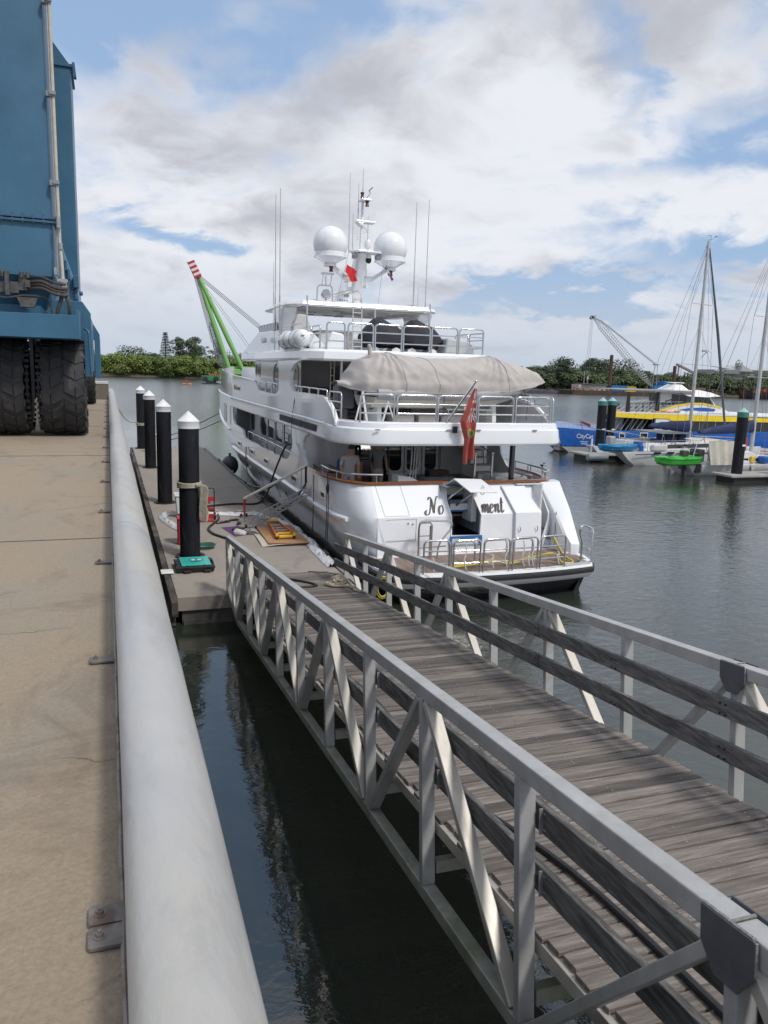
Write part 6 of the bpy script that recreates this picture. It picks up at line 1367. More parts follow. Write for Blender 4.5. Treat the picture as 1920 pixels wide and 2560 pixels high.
fig(6.12, 20.0, 1.62, .35, 'person leaning forward by the bar counter in a pale top and pale trousers', z2, [skin, M('pale top', (.50, .50, .50), .85), M('pale trousers', (.46, .45, .43), .85)], (.25, .2, .15))
# ---------------------------------------------------------------- marina on the right
capg = M('green pile cap', (.05, .20, .17), .5); capt = M('pale aqua cone', (.30, .48, .50), .5)
for x, y, z, lb in ((30.54, 43.2, 4.03, 'black piling with a green cap, left one of the pair beside the blue dinghy'), (31.33, 43.25, 4.05, 'black piling with a green cap, right one of the pair beside the blue dinghy'), (32.05, 32.7, 3.96, 'black piling with a green cap standing alone right of the green dinghy')):
    r = thing('marina_pile', lb, 'mooring pile', (x, y, 0), 'black pilings with green caps in the marina')
    mb = MB(); mb.cyl((x, y, -2), (x, y, z-.52), .285, n=24, caps=False); build('sleeve', mb, pileblk, r, sm=50)
    mb = MB(); mb.cyl((x, y, z-.52), (x, y, z-.24), .30, n=24); mb.cur = 1; mb.cyl((x, y, z-.24), (x, y, z), .29, .01, n=24); build('cap', mb, [capg, capt], r, sm=40)
    mb = MB(); mb.box(x-.10, x+.12, y-.31, y-.285, 1.9, 2.0); build('number_plate', mb, white2, r, sm=0)
pg = M('finger pontoon deck', (.33, .32, .31), .8)
for (x0, y0, y1, z, lb) in ((28.7, 41.75, 43.9, .45, 'grey finger pontoon carrying the pair of green capped pilings'), (31.0, 31.9, 33.5, .40, 'grey finger pontoon carrying the lone green capped piling')):
    T = thing('finger_pontoon', lb, 'pontoon', (x0, (y0+y1)/2, 0)); mb = MB(); mb.box(x0, 62, y0, y1, z-.12, z); build('deck', mb, pg, T, sm=0, bev=.02); mb = MB(); mb.box(x0+.3, 62, y0+.15, y1-.15, -.4, z-.13); build('float', mb, black, T, sm=0)
mb = MB(); mb.lathe((29.3, 41.55, .30), [(0, -.75), (.2, -.72), (.25, -.6), (.25, .6), (.2, .72), (0, .75)], 18, 'X'); single('cylinder_fender', mb, M('grey fender', (.25, .28, .31), .5), 'grey cylindrical fender on the end of the finger pontoon below the pair of pilings', 'fender')
mb = MB(); mb.cyl((29.95, 43.2, .45), (29.95, 43.2, 1.3), .06); single('pontoon_post', mb, white2, 'short white post on the pontoon end left of the pair of green capped pilings', 'post')

# ferry
F = thing('ferry', 'blue and yellow catamaran ferry with white wheelhouse behind the sailing boats', 'ferry', (42, 50, 0))
def skew(P, dx): return [[(x, 47, z) for x, z in P], [(x+dx*max(0, 1-(x-P[0][0])/15), 53.8, z) for x, z in P]]
mb = MB(); mb.loft(skew([(29.35, 1.68), (29.7, 1.35), (29.9, .95), (30.1, .45), (33.0, .40), (36, .05), (36, -.3), (60, -.3), (60, 1.5), (45, 1.5), (38.2, 1.5), (33.1, 1.55), (30.2, 1.75), (29.7, 1.76)], 4.3)); build('hull', mb, blueP, F, sm=0, bev=.03)
mb = MB(); mb.prism([(30.1, 46.98, .42), (33.0, 46.98, .36), (36, 46.98, 0.0), (36, 46.98, -.3), (31.0, 46.98, -.3), (30.6, 46.98, .1)], (0, 2, 0)); mb.box(30.2, 31.2, 47.4, 48.2, .1, .6); build('stern_hull', mb, M('hull grey', (.35, .36, .38), .4), F, sm=0)
for tx, x0, z0, s in (('CityCat', 31.25, 1.02, .44), ('BARALIN II', 31.6, .72, .13), ('BRISBANE', 31.68, .58, .12)):
    tb = text_mb(tx, s, lambda x, y, z: (x0+x, 46.985-z, z0+y-.03*x), shear=.25 if s > .5 else 0, offset=.012 if s > .5 else .003); build('lettering', tb, white2, F, sm=0)
mb = MB(); mb.loft(skew([(33.7, 2.86), (33.7, 2.55), (35.8, 2.48), (37.6, 2.40), (37.8, 2.47), (39.0, 2.45), (39.45, 2.30), (60, 2.18), (60, 2.45), (50, 2.52), (43.3, 2.70), (40, 2.74), (35.8, 2.80)], 4.9)); build('roof_band', mb, yellowP, F, sm=0)
mb = MB(); mb.loft([[(x, y+.02, z) for x, y, z in q] for q in skew([(33.75, 2.865), (35.8, 2.81), (43.3, 2.71), (60, 2.46), (60, 2.50), (46, 2.80), (43.3, 2.85), (35.8, 2.90)], 4.9)]); build('roof_edge', mb, white2, F, sm=0)
mb = MB(); mb.box(39.45, 60, 47.08, 53.5, 1.5, 2.30); build('saloon_glass', mb, glass, F, sm=0)
mb = MB()
for x in (40.6, 42.0, 43.5, 45, 46.5, 48): mb.box(x, x+.06, 47.05, 47.078, 1.5, 2.3)
build_split('window_mullion', mb, steelgrey, F, sm=0)
mb = MB(); mb.box(38.0, 39.42, 47.05, 47.2, 1.52, 2.44); mb.box(35.3, 36.6, 49.0, 49.2, 1.5, 2.5); mb.cur = 1; mb.box(38.35, 39.1, 47.03, 47.048, 1.72, 1.85); mb.box(38.5, 38.95, 47.03, 47.048, 1.95, 2.02); build_split('white_panel', mb, [white2, blueP], F, sm=0)
mb = MB(); mb.box(36.6, 37.95, 48, 52, 1.5, 2.5); build('doorway', mb, black, F, sm=0)
for x0, x1 in ((36.72, 37.3), (34.9, 35.3)):
    mb = MB(); mb.box(x0-.06, x1+.06, 46.975, 46.998, 1.05, 1.42); o1 = build('window_frame', mb, white2, F, sm=0); mb = MB(); mb.box(x0, x1, 46.955, 46.974, 1.1, 1.37); build('window', mb, glass, o1, sm=0)
mb = MB()
for x in (33.2, 38.0, 41): mb.box(x, x+.03, 46.98, 46.998, .5, 1.5)
build_split('hull_seam', mb, M('blue seam', (.02, .16, .5), .4), F, sm=0)
mb = MB()
for k in range(9):
    x = 33.4+k*.45; mb.tube([(x, 47.4, 1.55), (x+1.0, 47.4, 2.9), (x+1.7, 47.4, 3.4)], .022, 5)
for k in range(16):
    x = 35.9+k*.34; mb.cyl((x, 47.5, 2.86), (x, 47.5, 3.68), .016, n=5)
for z in (3.68, 3.4, 3.1): mb.tube([(35.9, 47.5, z), (41.2, 47.5, z)], .02, 5)
for k in range(10): x = 30.0+k*.33; mb.cyl((x, 47.1, 1.7), (x, 47.1, 2.05), .014, n=5)
mb.tube([(30.0, 47.1, 2.05), (33.2, 47.1, 1.98)], .018, 5); mb.tube([(30.0, 47.1, 1.88), (33.2, 47.1, 1.80)], .012, 5)
build('railing', mb, M('pale railing', (.55, .57, .58), .35, .3), F)
mb = MB()
for k in range(8): mb.box(36.2+k*.6, 36.6+k*.6, 48.5, 49, 2.9, 3.5); mb.box(36.2+k*.6, 36.65+k*.6, 49.5, 50, 2.9, 3.45)
build_split('deck_seat', mb, M('pale deck seats', (.45, .47, .48), .5), F, sm=0)
mb = MB(); P = [(38.0, 2.86), (38.6, 3.02), (40, 3.42), (41.3, 3.60), (42.4, 3.60), (43.6, 3.42), (44.3, 3.28), (45.2, 2.88)]
mb.panel([P], lambda a, b: (a, 47.3, b), (0, 5.8, 0)); build('wheelhouse_base', mb, white2, F, sm=0)
mb = MB(); T_ = [(38.0, 2.9), (38.6, 3.08), (40, 3.48), (41.3, 3.66), (42.4, 3.65), (43.6, 3.47), (44.2, 3.34), (44.1, 3.26), (43.5, 3.36), (42.4, 3.52), (41.3, 3.53), (40, 3.34), (38.6, 2.96)]
mb.panel([T_], lambda a, b: (a, 47.27, b), (0, .03, 0)); build('yellow_swoosh', mb, yellowP, F, sm=0)
mb = MB(); mb.panel([[(40.2, 3.12), (41.2, 3.26), (42.5, 3.30), (43.6, 3.2), (43.5, 3.02), (42.2, 3.03), (41.5, 3.10), (40.9, 3.02)]], lambda a, b: (a, 47.27, b), (0, .03, 0)); build('blue_swoosh', mb, blueP, F, sm=0)
mb = MB(); mb.prism([(41.6, 47.6, 3.5), (43.7, 47.6, 3.42), (43.1, 47.6, 4.12), (41.6, 47.6, 4.2)], (0, 5, 0)); build('wheelhouse_glass', mb, glass, F, sm=0)
mb = MB(); mb.beam((43.8, 47.55, 3.40), (43.15, 47.55, 4.1), .07, .07); mb.box(41.55, 41.62, 47.55, 47.6, 3.5, 4.2); mb.box(39.0, 40.0, 48, 48.1, 3.6, 4.45); build_split('window_post', mb, white2, F, sm=0)
mb = MB(); mb.loft([[(40.2, 47.5, 4.40), (41.0, 47.3, 4.12), (42.6, 47.2, 4.08), (44.0, 47.3, 4.17), (44.0, 52.8, 4.17), (40.2, 52.8, 4.4)], [(40.2, 48, 4.5), (41.2, 47.8, 4.55), (42.2, 47.7, 4.6), (43.4, 47.7, 4.42), (43.4, 52.4, 4.42), (40.2, 52.4, 4.5)]]); mb.loft([[(41.0, 49, 4.55), (42.4, 49, 4.55), (42.4, 51, 4.55), (41.0, 51, 4.55)], [(41.6, 49.5, 4.95), (42.1, 49.5, 4.95), (42.1, 50.5, 4.95), (41.6, 50.5, 4.95)]])
mb.box(41.3, 42.6, 49.8, 50.2, 5.05, 5.12); mb.cyl((41.85, 50, 4.95), (41.85, 50, 5.05), .12); build('wheelhouse_roof', mb, white2, F, sm=0)
mb = MB(); mb.prism([(35.9, 47.3, 4.47), (41.4, 47.3, 4.30), (41.4, 47.3, 4.50), (38.5, 47.3, 4.53)], (0, 5.4, 0)); build('canopy', mb, steelgrey, F, sm=0)
mb = MB()
for x in (35.5, 38.1): mb.prism([(x, 47.2, 2.9), (x+.26, 47.2, 2.9), (x+.16, 47.2, 4.3), (x+.06, 47.2, 4.34)], (0, .2, 0))
mb.beam((38.9, 47.3, 3.7), (40.6, 47.3, 4.2), .08, .08); mb.beam((40.4, 47.3, 3.6), (41.9, 47.3, 4.05), .08, .08); build_split('canopy_post', mb, black, F, sm=0)
T_o = M('orange float', (.60, .28, .10), .7)
for k in range(4): x = 37.9+.62*k; mb = MB(); mb.lathe((x+.3, 47.4, 2.93+.07*(k % 2)), [(.20, -.05), (.30, -.05), (.33, 0), (.30, .05), (.20, .05), (.17, 0), (.20, -.05)], 16); build('life_float', mb, T_o, F, sm=60)
mb = MB(); mb.box(34.2, 35.0, 47.4, 48.0, 2.88, 3.06); build('life_float', mb, T_o, F, sm=0)
mb = MB(); mb.prism([(31.5, 47.05, 2.15), (31.62, 47.05, 2.1), (32.4, 47.05, 1.78), (32.4, 47.05, 1.98), (31.7, 47.05, 2.2)], (0, .02, 0)); mb.tube([(31.85, 47.05, 1.5), (31.45, 47.05, 2.3)], .015, 5); single('ferry_flag', mb, M('dark red cloth', (.20, .02, .04), .8), 'dark red flag at the blue ferry stern rail', 'flag')

# sailing boats
def dinghy(name, x0, x1, y, z0, z1, mat, label, w=1.1):
    T = thing(name, label, 'dinghy', ((x0+x1)/2, y, z0)); mb = MB(); R = []; n = 14
    for i in range(n+1):
        u = i/n; x = x0+(x1-x0)*u; b = (w/2)*min(1, (.35+u*3.2))*(1 if u < .72 else max(.06, math.cos((u-.72)/.28*PI/2)**.7)); sh = .10*max(0, u-.8)*5*.4
        kz = z0+.18*max(0, (u-.75)/.25)**1.5+.12*max(0, (.15-u)/.15); zt = z1-.10*math.sin(PI*min(1, u*1.1))*.6+sh*.3
        R.append([(x, y-b, zt), (x, y-b*1.04, zt-.07), (x, y-b*.97, zt-.10), (x, y-b*.82, kz+.12), (x, y-b*.45, kz+.05), (x, y-b*.3, kz+.09), (x, y, kz), (x, y+b*.3, kz+.09), (x, y+b*.82, kz+.12), (x, y+b*1.04, zt-.07), (x, y+b, zt), (x, y+b*.7, zt-.05), (x, y-b*.7, zt-.05)])
    mb.loft(R); build('hull', mb, mat, T, sm=30)
    mb = MB(); mb.tube([(x0+.05, y-w*.3, z1-.02), ((x0+x1)/2, y-w*.53, z1-.08), (x1-.3, y-w*.3, z1-.0)], .02, 5); mb.box(x0+(x1-x0)*.35, x0+(x1-x0)*.45, y-w*.4, y+w*.4, z1-.09, z1-.05); build('gunwale_line', mb, mat, T); return T
dinghy('dinghy', 28.3, 31.1, 40.0, .82, 1.28, M('bright blue polyethylene', (.01, .22, .48), .4), 'bright blue plastic dinghy slung across the stern of the white catamaran')
dinghy('dinghy', 28.25, 31.4, 34.6, .62, 1.15, M('bright green polyethylene', (.05, .40, .05), .4), 'bright green plastic dinghy slung behind the cream covered sailing boat')
mlab = M('mast grey', (.50, .50, .51), .4, .3); wire = M('rigging wire', (.22, .23, .25), .4, .5); navy = M('navy sail cover', (.012, .025, .09), .75, 0, .2, 3, bump=.5, bsc=8)
def boat_hull(T, x0, x1, y, w, z, mat, flare=.25, transom=.5):
    mb = MB(); R = []; n = 20
    for i in range(n+1):
        u = i/n; x = x0+(x1-x0)*u; b = w/2*(.78+.22*math.sin(min(1, u*2)*PI/2))*(1 if u < .5 else max(.02, math.cos((u-.5)/.5*PI/2)**.75)); zz = z+.25*u*u
        xs = transom*(1-u)**6
        R.append([(x, y-b, zz), (x, y-b*1.01, zz-.05), (x+xs*.4, y-b*.95, zz*.45), (x+xs, y-b*.75, -.05), (x+xs, y-b*.3, -.3), (x+xs, y+b*.3, -.3), (x+xs, y+b*.75, -.05), (x, y+b, zz)])
    mb.loft(R); build('hull', mb, mat, T, sm=30)
def rig(T, x, y, zb, zt, boomx, boomz, forex, stern_x, spr, r=.10):
    mb = MB(); mb.cyl((x, y, zb-1.2), (x, y, zt), r, r*.75, n=14); build('mast', mb, mlab, T)
    mb = MB()
    for z, w in spr: mb.beam((x-w, y-.15, z+.02), (x+w, y+.15, z-.02), .05, .03)
    build('spreader', mb, mlab, T, sm=0)
    mb = MB(); zl = zt
    for sx in (-1, 1):
        pts = [(x+sx*.02, y, zt-.3)]+[(x+sx*w, y, z) for z, w in spr]+[(x+sx*1.2, y-.3, 1.0)]
        mb.tube(pts, .014, 4)
        for z, w in spr: mb.tube([(x, y, z+2.4 if z+2.4 < zt else zt-.2), (x+sx*w*.98, y, z)], .010, 4); mb.tube([(x+sx*.1, y, z-.05), (x+sx*.8, y-.3, 1.0)], .010, 4)
    mb.tube([(x, y, zt), (stern_x, y, 1.2)], .012, 4); mb.tube([(x, y, zt-.5), (stern_x+1.2, y+.4, 1.3)], .010, 4); mb.tube([(x-.1, y, zt-.3), (boomx, y, boomz)], .010, 4)
    mb.tube([(x+.1, y, zt-.6), (x+1.5, y, 1.2)], .010, 4); build('rigging', mb, wire, T)
    mb = MB(); mb.tube([(x+.12, y, zt-.4), (x+(forex-x)*.5, y, (zt+2.6)/2), (forex, y, 1.9)], [.035, .085, .07], 8); build('furled_sail', mb, M('furled sail grey', (.10, .11, .13), .7), T)
    mb = MB(); n = 14; R = []
    for i in range(n+1): u = i/n; xx = x-.1+(boomx-x)*u; h = .42*(1-u)**.6+.14; zc = zb+.25+(boomz-zb-.25)*u; R.append((xx, zc, h))
    mb.loft([[(xx, y+.16*math.cos(a), zc+h*math.sin(a)*(1 if math.sin(a) > 0 else .35)+.015*math.sin(xx*9)) for a in [2*PI*k/12 for k in range(12)]] for xx, zc, h in R]); build('sail_cover', mb, navy, T)
    mb = MB(); mb.cyl((x+.15, y, zt), (x+.15, y, zt+.35), .012, n=5); mb.tube([(x, y, zt+.05), (x+.35, y, zt+.15), (x+.55, y, zt+.3)], .012, 4); mb.box(x+.45, x+.62, y-.02, y+.02, zt+.28, zt+.33); mb.tube([(x-.15, y, zt+.3), (x+.15, y, zt+.33)], .01, 4); build_split('masthead_gear', mb, wire, T, sm=0)
# catamaran
T = thing('sailing_catamaran', 'white sailing catamaran with a tall grey mast, moored by the blue dinghy', 'sailing boat', (33, 40, 0))
hullw = M('boat white', (.60, .61, .62), .3, 0, .05, 2, coat=.2, grime=.1)
boat_hull(T, 29.6, 41, 40.0, 1.5, .85, hullw, transom=1.1); boat_hull(T, 29.9, 41, 44.6-1.2, 1.3, .85, hullw, transom=1.0)
mb = MB(); mb.loft([[(31.2, 39.5, .85), (38.5, 39.5, .95), (38.5, 43.4, .95), (31.2, 43.4, .85)], [(31.6, 39.8, 1.35), (37.2, 39.8, 1.5), (37.2, 43, 1.5), (31.6, 43, 1.35)]]); mb.box(31.8, 32.9, 39.35, 39.7, .9, 1.30); build('coachroof', mb, hullw, T, sm=0, bev=.08)
mb = MB(); mb.add([(32.0, 39.57, 1.02), (37.0, 39.57, 1.12), (36.6, 39.70, 1.34), (32.3, 39.68, 1.24)], [(0, 1, 2, 3)]); build('cabin_window', mb, glass, T, sm=0, fix=False)
mb = MB(); mb.beam((30.4, 39.22, .70), (38.5, 39.21, .84), .02, .05); build('hull_stripe', mb, navy, T, sm=0)
mb = MB()
for x in (31.75, 32.75, 33.9): mb.panel([rrect(x, x+.55, .90-.02, 1.0, .05)], lambda a, b: (a, 39.22, b-.14), (0, -.01, 0))
build_split('portlight', mb, glass, T, sm=0)
mb = MB(); mb.box(32.5, 34.9, 39.6, 42.6, 1.95, 2.0); build('bimini', mb, steelgrey, T, sm=0)
mb = MB(); mb.box(33.2, 33.9, 39.9, 41, 1.2, 1.95); mb.box(34.1, 34.7, 39.8, 41, 1.3, 1.9); mb.box(32.4, 33.2, 39.9, 40.6, 1.15, 1.6); build_split('dodger', mb, navy, T, sm=0, bev=.12)
mb = MB()
for x in (32.6, 33.4, 34.8): mb.tube([(x, 39.7, .95), (x+.15, 39.7, 1.95)], .02, 5); mb.tube([(x+.5, 39.7, .95), (x+.15, 39.7, 1.95)], .02, 5)
for x in (29.9, 30.8, 31.4): mb.tube([(x, 39.4, .85), (x, 39.4, 1.55)], .016, 5)
mb.tube([(28.9, 40.4, 2.10), (30.2, 40, 1.98), (31.4, 39.8, 1.75), (31.45, 39.6, .9)], .024, 5); mb.tube([(28.9, 41.6, 2.10), (31.3, 41.6, 1.75)], .024, 5); mb.tube([(28.9, 40.4, 2.1), (28.9, 41.6, 2.1)], .02, 5); mb.tube([(29, 40.2, 2.05), (29.2, 40.0, 1.2)], .008, 4); mb.tube([(30.6, 40, 1.95), (30.6, 40, 1.2)], .008, 4)
mb.tube([(29.9, 39.4, 1.5), (38, 39.4, 1.6)], .010, 4); build('pushpit_rail', mb, steel, T)
mb = MB(); mb.box(29.9, 30.35, 41.2, 41.7, 1.0, 1.65); build_split('outboard_engine', mb, M('grey engine cowl', (.38, .39, .40), .4), T, sm=0, bev=.08)
mb = MB(); mb.box(31.2, 31.8, 40.1, 40.6, 1.15, 1.42); build('seat_cover', mb, blueP, T, sm=0, bev=.05)
rig(T, 35.25, 40.3, 1.95, 13.8, 32.2, 2.35, 38.2, 30.2, ((10.0, .85), (6.28, 1.15)), .115)
mb = MB(); mb.cyl((35.9, 40.2, 7.1), (35.9, 40.2, 7.22), .32, n=20); mb.tube([(35.3, 40.3, 6.5), (35.9, 40.2, 7.1)], .03, 5); build('radar_dome', mb, white2, T)
# cream tarped monohull
T = thing('sailing_yacht', 'white monohull sailing yacht with cream canvas covers behind the green dinghy', 'sailing boat', (34, 35.5, 0))
boat_hull(T, 30.5, 43, 35.6, 2.6, .62, hullw, transom=.6)
crm = M('cream canvas', (.52, .50, .44), .85, 0, .1, 2, bump=.8, bsc=7)
mb = MB(); mb.sheet(lambda u, v: (31.5+1.9*u+.18*(1-v)*(1-u), 34.25+.05*math.sin(u*19)*(1-v*.5)+.15*v, .66+1.30*v+.08*math.sin(u*PI)*v), 30, 10); mb.sheet(lambda u, v: (31.5+1.9*u, 34.4+2*v, 1.96+.08*math.sin(u*PI)), 8, 4); mb.sheet(lambda u, v: (33.4+.02*math.sin(v*15), 34.4+2*v, .66+1.3*u), 8, 8); build('canvas_enclosure', mb, crm, T, sm=60, fix=False)
mb = MB(); mb.box(33.5, 34.2, 34.9, 36.6, .62, 1.9); build('canvas_panel', mb, M('yellowed canvas', (.45, .40, .30), .85), T, sm=0, bev=.05)
mb = MB(); mb.loft([[(34.2, 34.8, .62), (37, 34.9, .7), (37, 36.4, .7), (34.2, 36.5, .62)], [(34.3, 35, 1.3), (35.1, 35, 1.35), (35.1, 36.3, 1.35), (34.3, 36.3, 1.3)]]); mb.box(35.2, 37.5, 35.0, 36.3, .62, 1.0); build('coachroof', mb, hullw, T, sm=0, bev=.06)
mb = MB()
for x in (34.6, 35.4): mb.panel([rrect(x, x+.35, .80, .95, .05)], lambda a, b: (a, 34.88, b), (0, -.01, 0))
build_split('portlight', mb, glass, T, sm=0)
mb = MB(); mb.tube([(30.6, 34.6, .7), (30.9, 34.6, 1.9), (31.5, 34.6, 2.2)], .02, 5); mb.tube([(31.9, 34.5, .7), (31.2, 34.5, 2.2)], .02, 5); mb.tube([(29.4, 34.7, 1.2), (30.2, 34.7, 1.65), (31.0, 34.7, 1.3)], .02, 5); mb.tube([(30.7, 34.6, 1.3), (38, 34.4, 1.25)], .010, 4); mb.tube([(31.0, 35.2, 2.22), (34.2, 35.2, 2.12)], .02, 5)
for x in (33, 35, 37): mb.tube([(x, 34.4, .65), (x, 34.4, 1.28)], .014, 5)
build('stern_rail', mb, steel, T)
mb = MB(); mb.box(30.35, 30.75, 35.0, 35.35, .35, 1.4); mb.box(30.9, 31.3, 34.5, 34.8, .2, .7); mb.box(30.45, 30.65, 35.05, 35.2, -.2, .4); mb.box(31.1, 31.5, 34.6, 35.4, .8, 1.5); build_split('outboard_engine', mb, M('faded black engine', (.06, .055, .055), .6), T, sm=0, bev=.05)
mb = MB(); mb.prism([(34.6, 34.28, .62), (34.95, 34.28, .62), (34.85, 34.28, .35), (34.68, 34.28, .30)], (0, .05, 0)); build('hanging_bag', mb, crm, T, sm=0)
mb = MB(); mb.box(35.6, 36.3, 34.4, 34.9, .7, 1.1); mb.box(33.95, 34.4, 34.6, 35.0, 1.34, 1.50); build_split('deck_bundle', mb, blueP, T, sm=0, bev=.08)
rig(T, 36.2, 36.0, 2.3, 13.2, 32.3, 2.3, 40.2, 31.0, ((9.05, .95), (5.6, 1.1)), .12)
mb = MB()
for k in range(9): mb.tube([(37.4+.02*k, 35.6, 1.3+k*.42), (37.9-.01*k, 35.6, 1.32+k*.42)], .012, 4)
mb.tube([(37.4, 35.6, .9), (37.2, 35.6, 5.5)], .010, 4); mb.tube([(38.0, 35.6, .9), (37.5, 35.6, 5.5)], .010, 4); build('ratlines', mb, wire, T)
# motor catamaran stern at the frame edge
T = thing('cruising_catamaran', 'cluttered white cruising boat with a dark stern arch at the right edge of the photo', 'sailing boat', (38, 30.6, 0))
boat_hull(T, 34.3, 42, 31.0, 1.4, .7, hullw, transom=.5)
mb = MB(); mb.tube(fillet([(34.4, 30.8, .6), (34.7, 30.8, 2.0), (38, 30.8, 2.1)], .2), .03, 6); mb.tube([(35.4, 30.8, .6), (34.9, 30.8, 2.0)], .02, 6); mb.tube([(34.7, 31.6, 2.0), (35.6, 31.4, .6)], .02, 6); mb.tube([(34.4, 30.8, 1.2), (36, 30.8, 1.3)], .015, 5); build('stern_arch', mb, steelgrey, T)
mb = MB(); mb.box(34.4, 38, 30.4, 31.9, 2.05, 2.12); build('solar_panel', mb, M('panel blue black', (.02, .03, .06), .2), T, sm=0)
mb = MB(); mb.box(34.7, 35.1, 30.5, 30.9, .5, 1.3); mb.box(35.0, 35.7, 31.0, 31.6, .8, 1.6); mb.beam((34.1, 30.8, .55), (34.7, 30.9, .2), .12, .25); build_split('deck_clutter', mb, M('dark clutter', (.06, .06, .06), .7), T, sm=0, bev=.05)
mb = MB(); mb.box(36.2, 39, 30.7, 31.5, .7, 1.6); build('cabin', mb, hullw, T, sm=0, bev=.1)
T = thing('lifebuoy_cabinet', 'red round lifebuoy cabinet standing on the marina walkway behind the cream covered yacht', 'lifebuoy', (38.0, 38.5, .5))
mb = MB(); mb.lathe((38.0, 38.5, 1.55), [(0, -.08), (.30, -.08), (.34, -.04), (.34, .04), (.30, .08), (0, .08)], 24, 'Y'); build('housing', mb, M('bright red housing', (.55, .02, .04), .4), T, sm=40)
mb = MB(); mb.box(37.95, 38.25, 38.45, 38.55, .5, 1.3); build('stand', mb, red, T, sm=0); mb = MB()
for k in range(3): mb.box(37.86, 38.12, 38.405, 38.415, 1.42+.10*k, 1.46+.10*k)
build('printed_lines', mb, M('pale print', (.6, .35, .35), .5), T, sm=0)
mb = MB(); mb.box(44, 46, 28, 47, .2, .5); struct('marina_walkway', mb, pg, sm=0)


# small deck gear that makes the moored boats look lived in
def fender(x, y, z, mat, label):
    mb = MB(); mb.lathe((x, y, z), [(0, -.24), (.07, -.22), (.09, -.15), (.09, .15), (.07, .22), (.02, .26), (0, .26)], 12); mb.cyl((x, y, z+.25), (x, y+.03, z+.55), .008, n=4); single('hull_fender', mb, mat, label, 'fender')
fender(33.0, 39.15, .45, navy, 'navy fender hanging on the white catamaran side, nearer its portlights'); fender(36.4, 39.2, .5, white2, 'white fender hanging on the white catamaran side, farther along the hull')
fender(33.6, 34.2, .35, white2, 'white fender hanging on the cream covered yacht below its canvas'); fender(36.6, 34.25, .35, navy, 'navy fender hanging on the cream covered yacht near the lone piling')
for x, y, z, m_, lb in ((33.55, 34.75, .66, red, 'red fuel can on the side deck of the cream covered yacht'), (35.05, 34.75, .72, yellow, 'yellow fuel can on the side deck of the cream covered yacht'), (31.0, 39.6, .88, blueP, 'blue water can on the stern deck of the white catamaran')):
    T = thing('jerry_can', lb, 'fuel can', (x, y, z)); mb = MB(); mb.box(x, x+.26, y, y+.16, z, z+.34); build('can', mb, m_, T, sm=0, bev=.03); mb = MB(); mb.tube([(x+.05, y+.08, z+.34), (x+.08, y+.08, z+.40), (x+.2, y+.08, z+.40), (x+.22, y+.08, z+.34)], .015, 5); build('grip', mb, m_, T)
# ---------------------------------------------------------------- far river: work barges and cranes
T = thing('crane_barge', 'long rusty work barge with a white hut and orange machinery across the river', 'barge', (155, 207, 0))
mb = MB(); mb.box(132.8, 176, 204, 214, -.2, 1.15); mb.box(132.9, 147, 203.9, 214, -.2, 1.3); build('hull', mb, M('barge black rust', (.045, .035, .032), .8, 0, .4, .5, col2=(.08, .045, .03)), T, sm=0)
mb = MB(); mb.box(136.5, 146.3, 206, 210, 1.3, 3.0); build('deck_hut', mb, M('faded white hut', (.42, .43, .42), .7, 0, .15, .6), T, sm=0)
mb = MB(); mb.box(137.5, 146.5, 205, 210.5, 3.15, 3.3); build('hut_roof', mb, M('dark hut roof', (.12, .12, .12), .7), T, sm=0)
rr = random.Random(11); ym, om = M('machinery yellow', (.38, .27, .06), .6, 0, .3, 2), M('machinery orange', (.28, .13, .06), .7, 0, .3, 2)
for mt, nm, a, b_, n in ((om, 'winch', 133, 147, 16), (ym, 'yellow_machine', 138, 172, 22), (steelgrey, 'deck_gear', 133, 175, 26), (blueP, 'blue_machine', 158, 172, 4)):
    mb = MB()
    for k in range(n):
        x = rr.uniform(a, b_); y = rr.uniform(204.3, 206); h = rr.uniform(.3, 1.1); w = rr.uniform(.2, 1.0)
        if rr.random() < .5: mb.box(x, x+w, y, y+w, 1.16, 1.16+h)
        else: mb.beam((x, y, 1.16), (x+rr.uniform(-.8, .8), y, 1.16+h*1.4), .12, .12)
    build(nm, mb, mt, T, sm=0)
mb = MB(); mb.cyl((139.5, 208, 3), (139.5, 208, 7.2), .07); mb.cyl((140.8, 208, 3.2), (140.8, 208, 5.6), .06); mb.box(140.5, 141.1, 207.9, 208.1, 4.6, 5.5); build_split('signal_mast', mb, mlab, T)
mb = MB()
for k in range(30): x = 134+k*1.4; mb.cyl((x, 204.1, 1.15), (x, 204.1, 2.0), .03, n=4)
mb.tube([(134, 204.1, 2.0), (175, 204.1, 2.0)], .03, 4); build('guard_rail', mb, ym, T)
for x0, x1, z0, z1, mt, lb in ((147.8, 153.4, 1.2, 2.98, M('container blue', (.015, .14, .38), .55, 0, .1, 1), 'blue shipping container on the work barge beside the tall rusty pile'), (153.6, 156.9, 1.0, 2.75, M('container yellow', (.50, .36, .05), .55, 0, .15, 1), 'yellow shipping container on the work barge right of the blue one')):
    q = thing('shipping_container', lb, 'shipping container', (x0, 206, z0)); mb = MB(); mb.box(x0, x1, 205, 207.4, z0+.16, z1)
    k = x0+.15
    while k < x1-.2: mb.box(k, k+.12, 204.96, 205, z0+.25, z1-.08); k += .3
    build('body', mb, mt, q, sm=0)
    mb = MB(); mb.box(x0, x1, 204.97, 205.06, z0+.16, z0+.28); build('base_rail', mb, mt, q, sm=0)
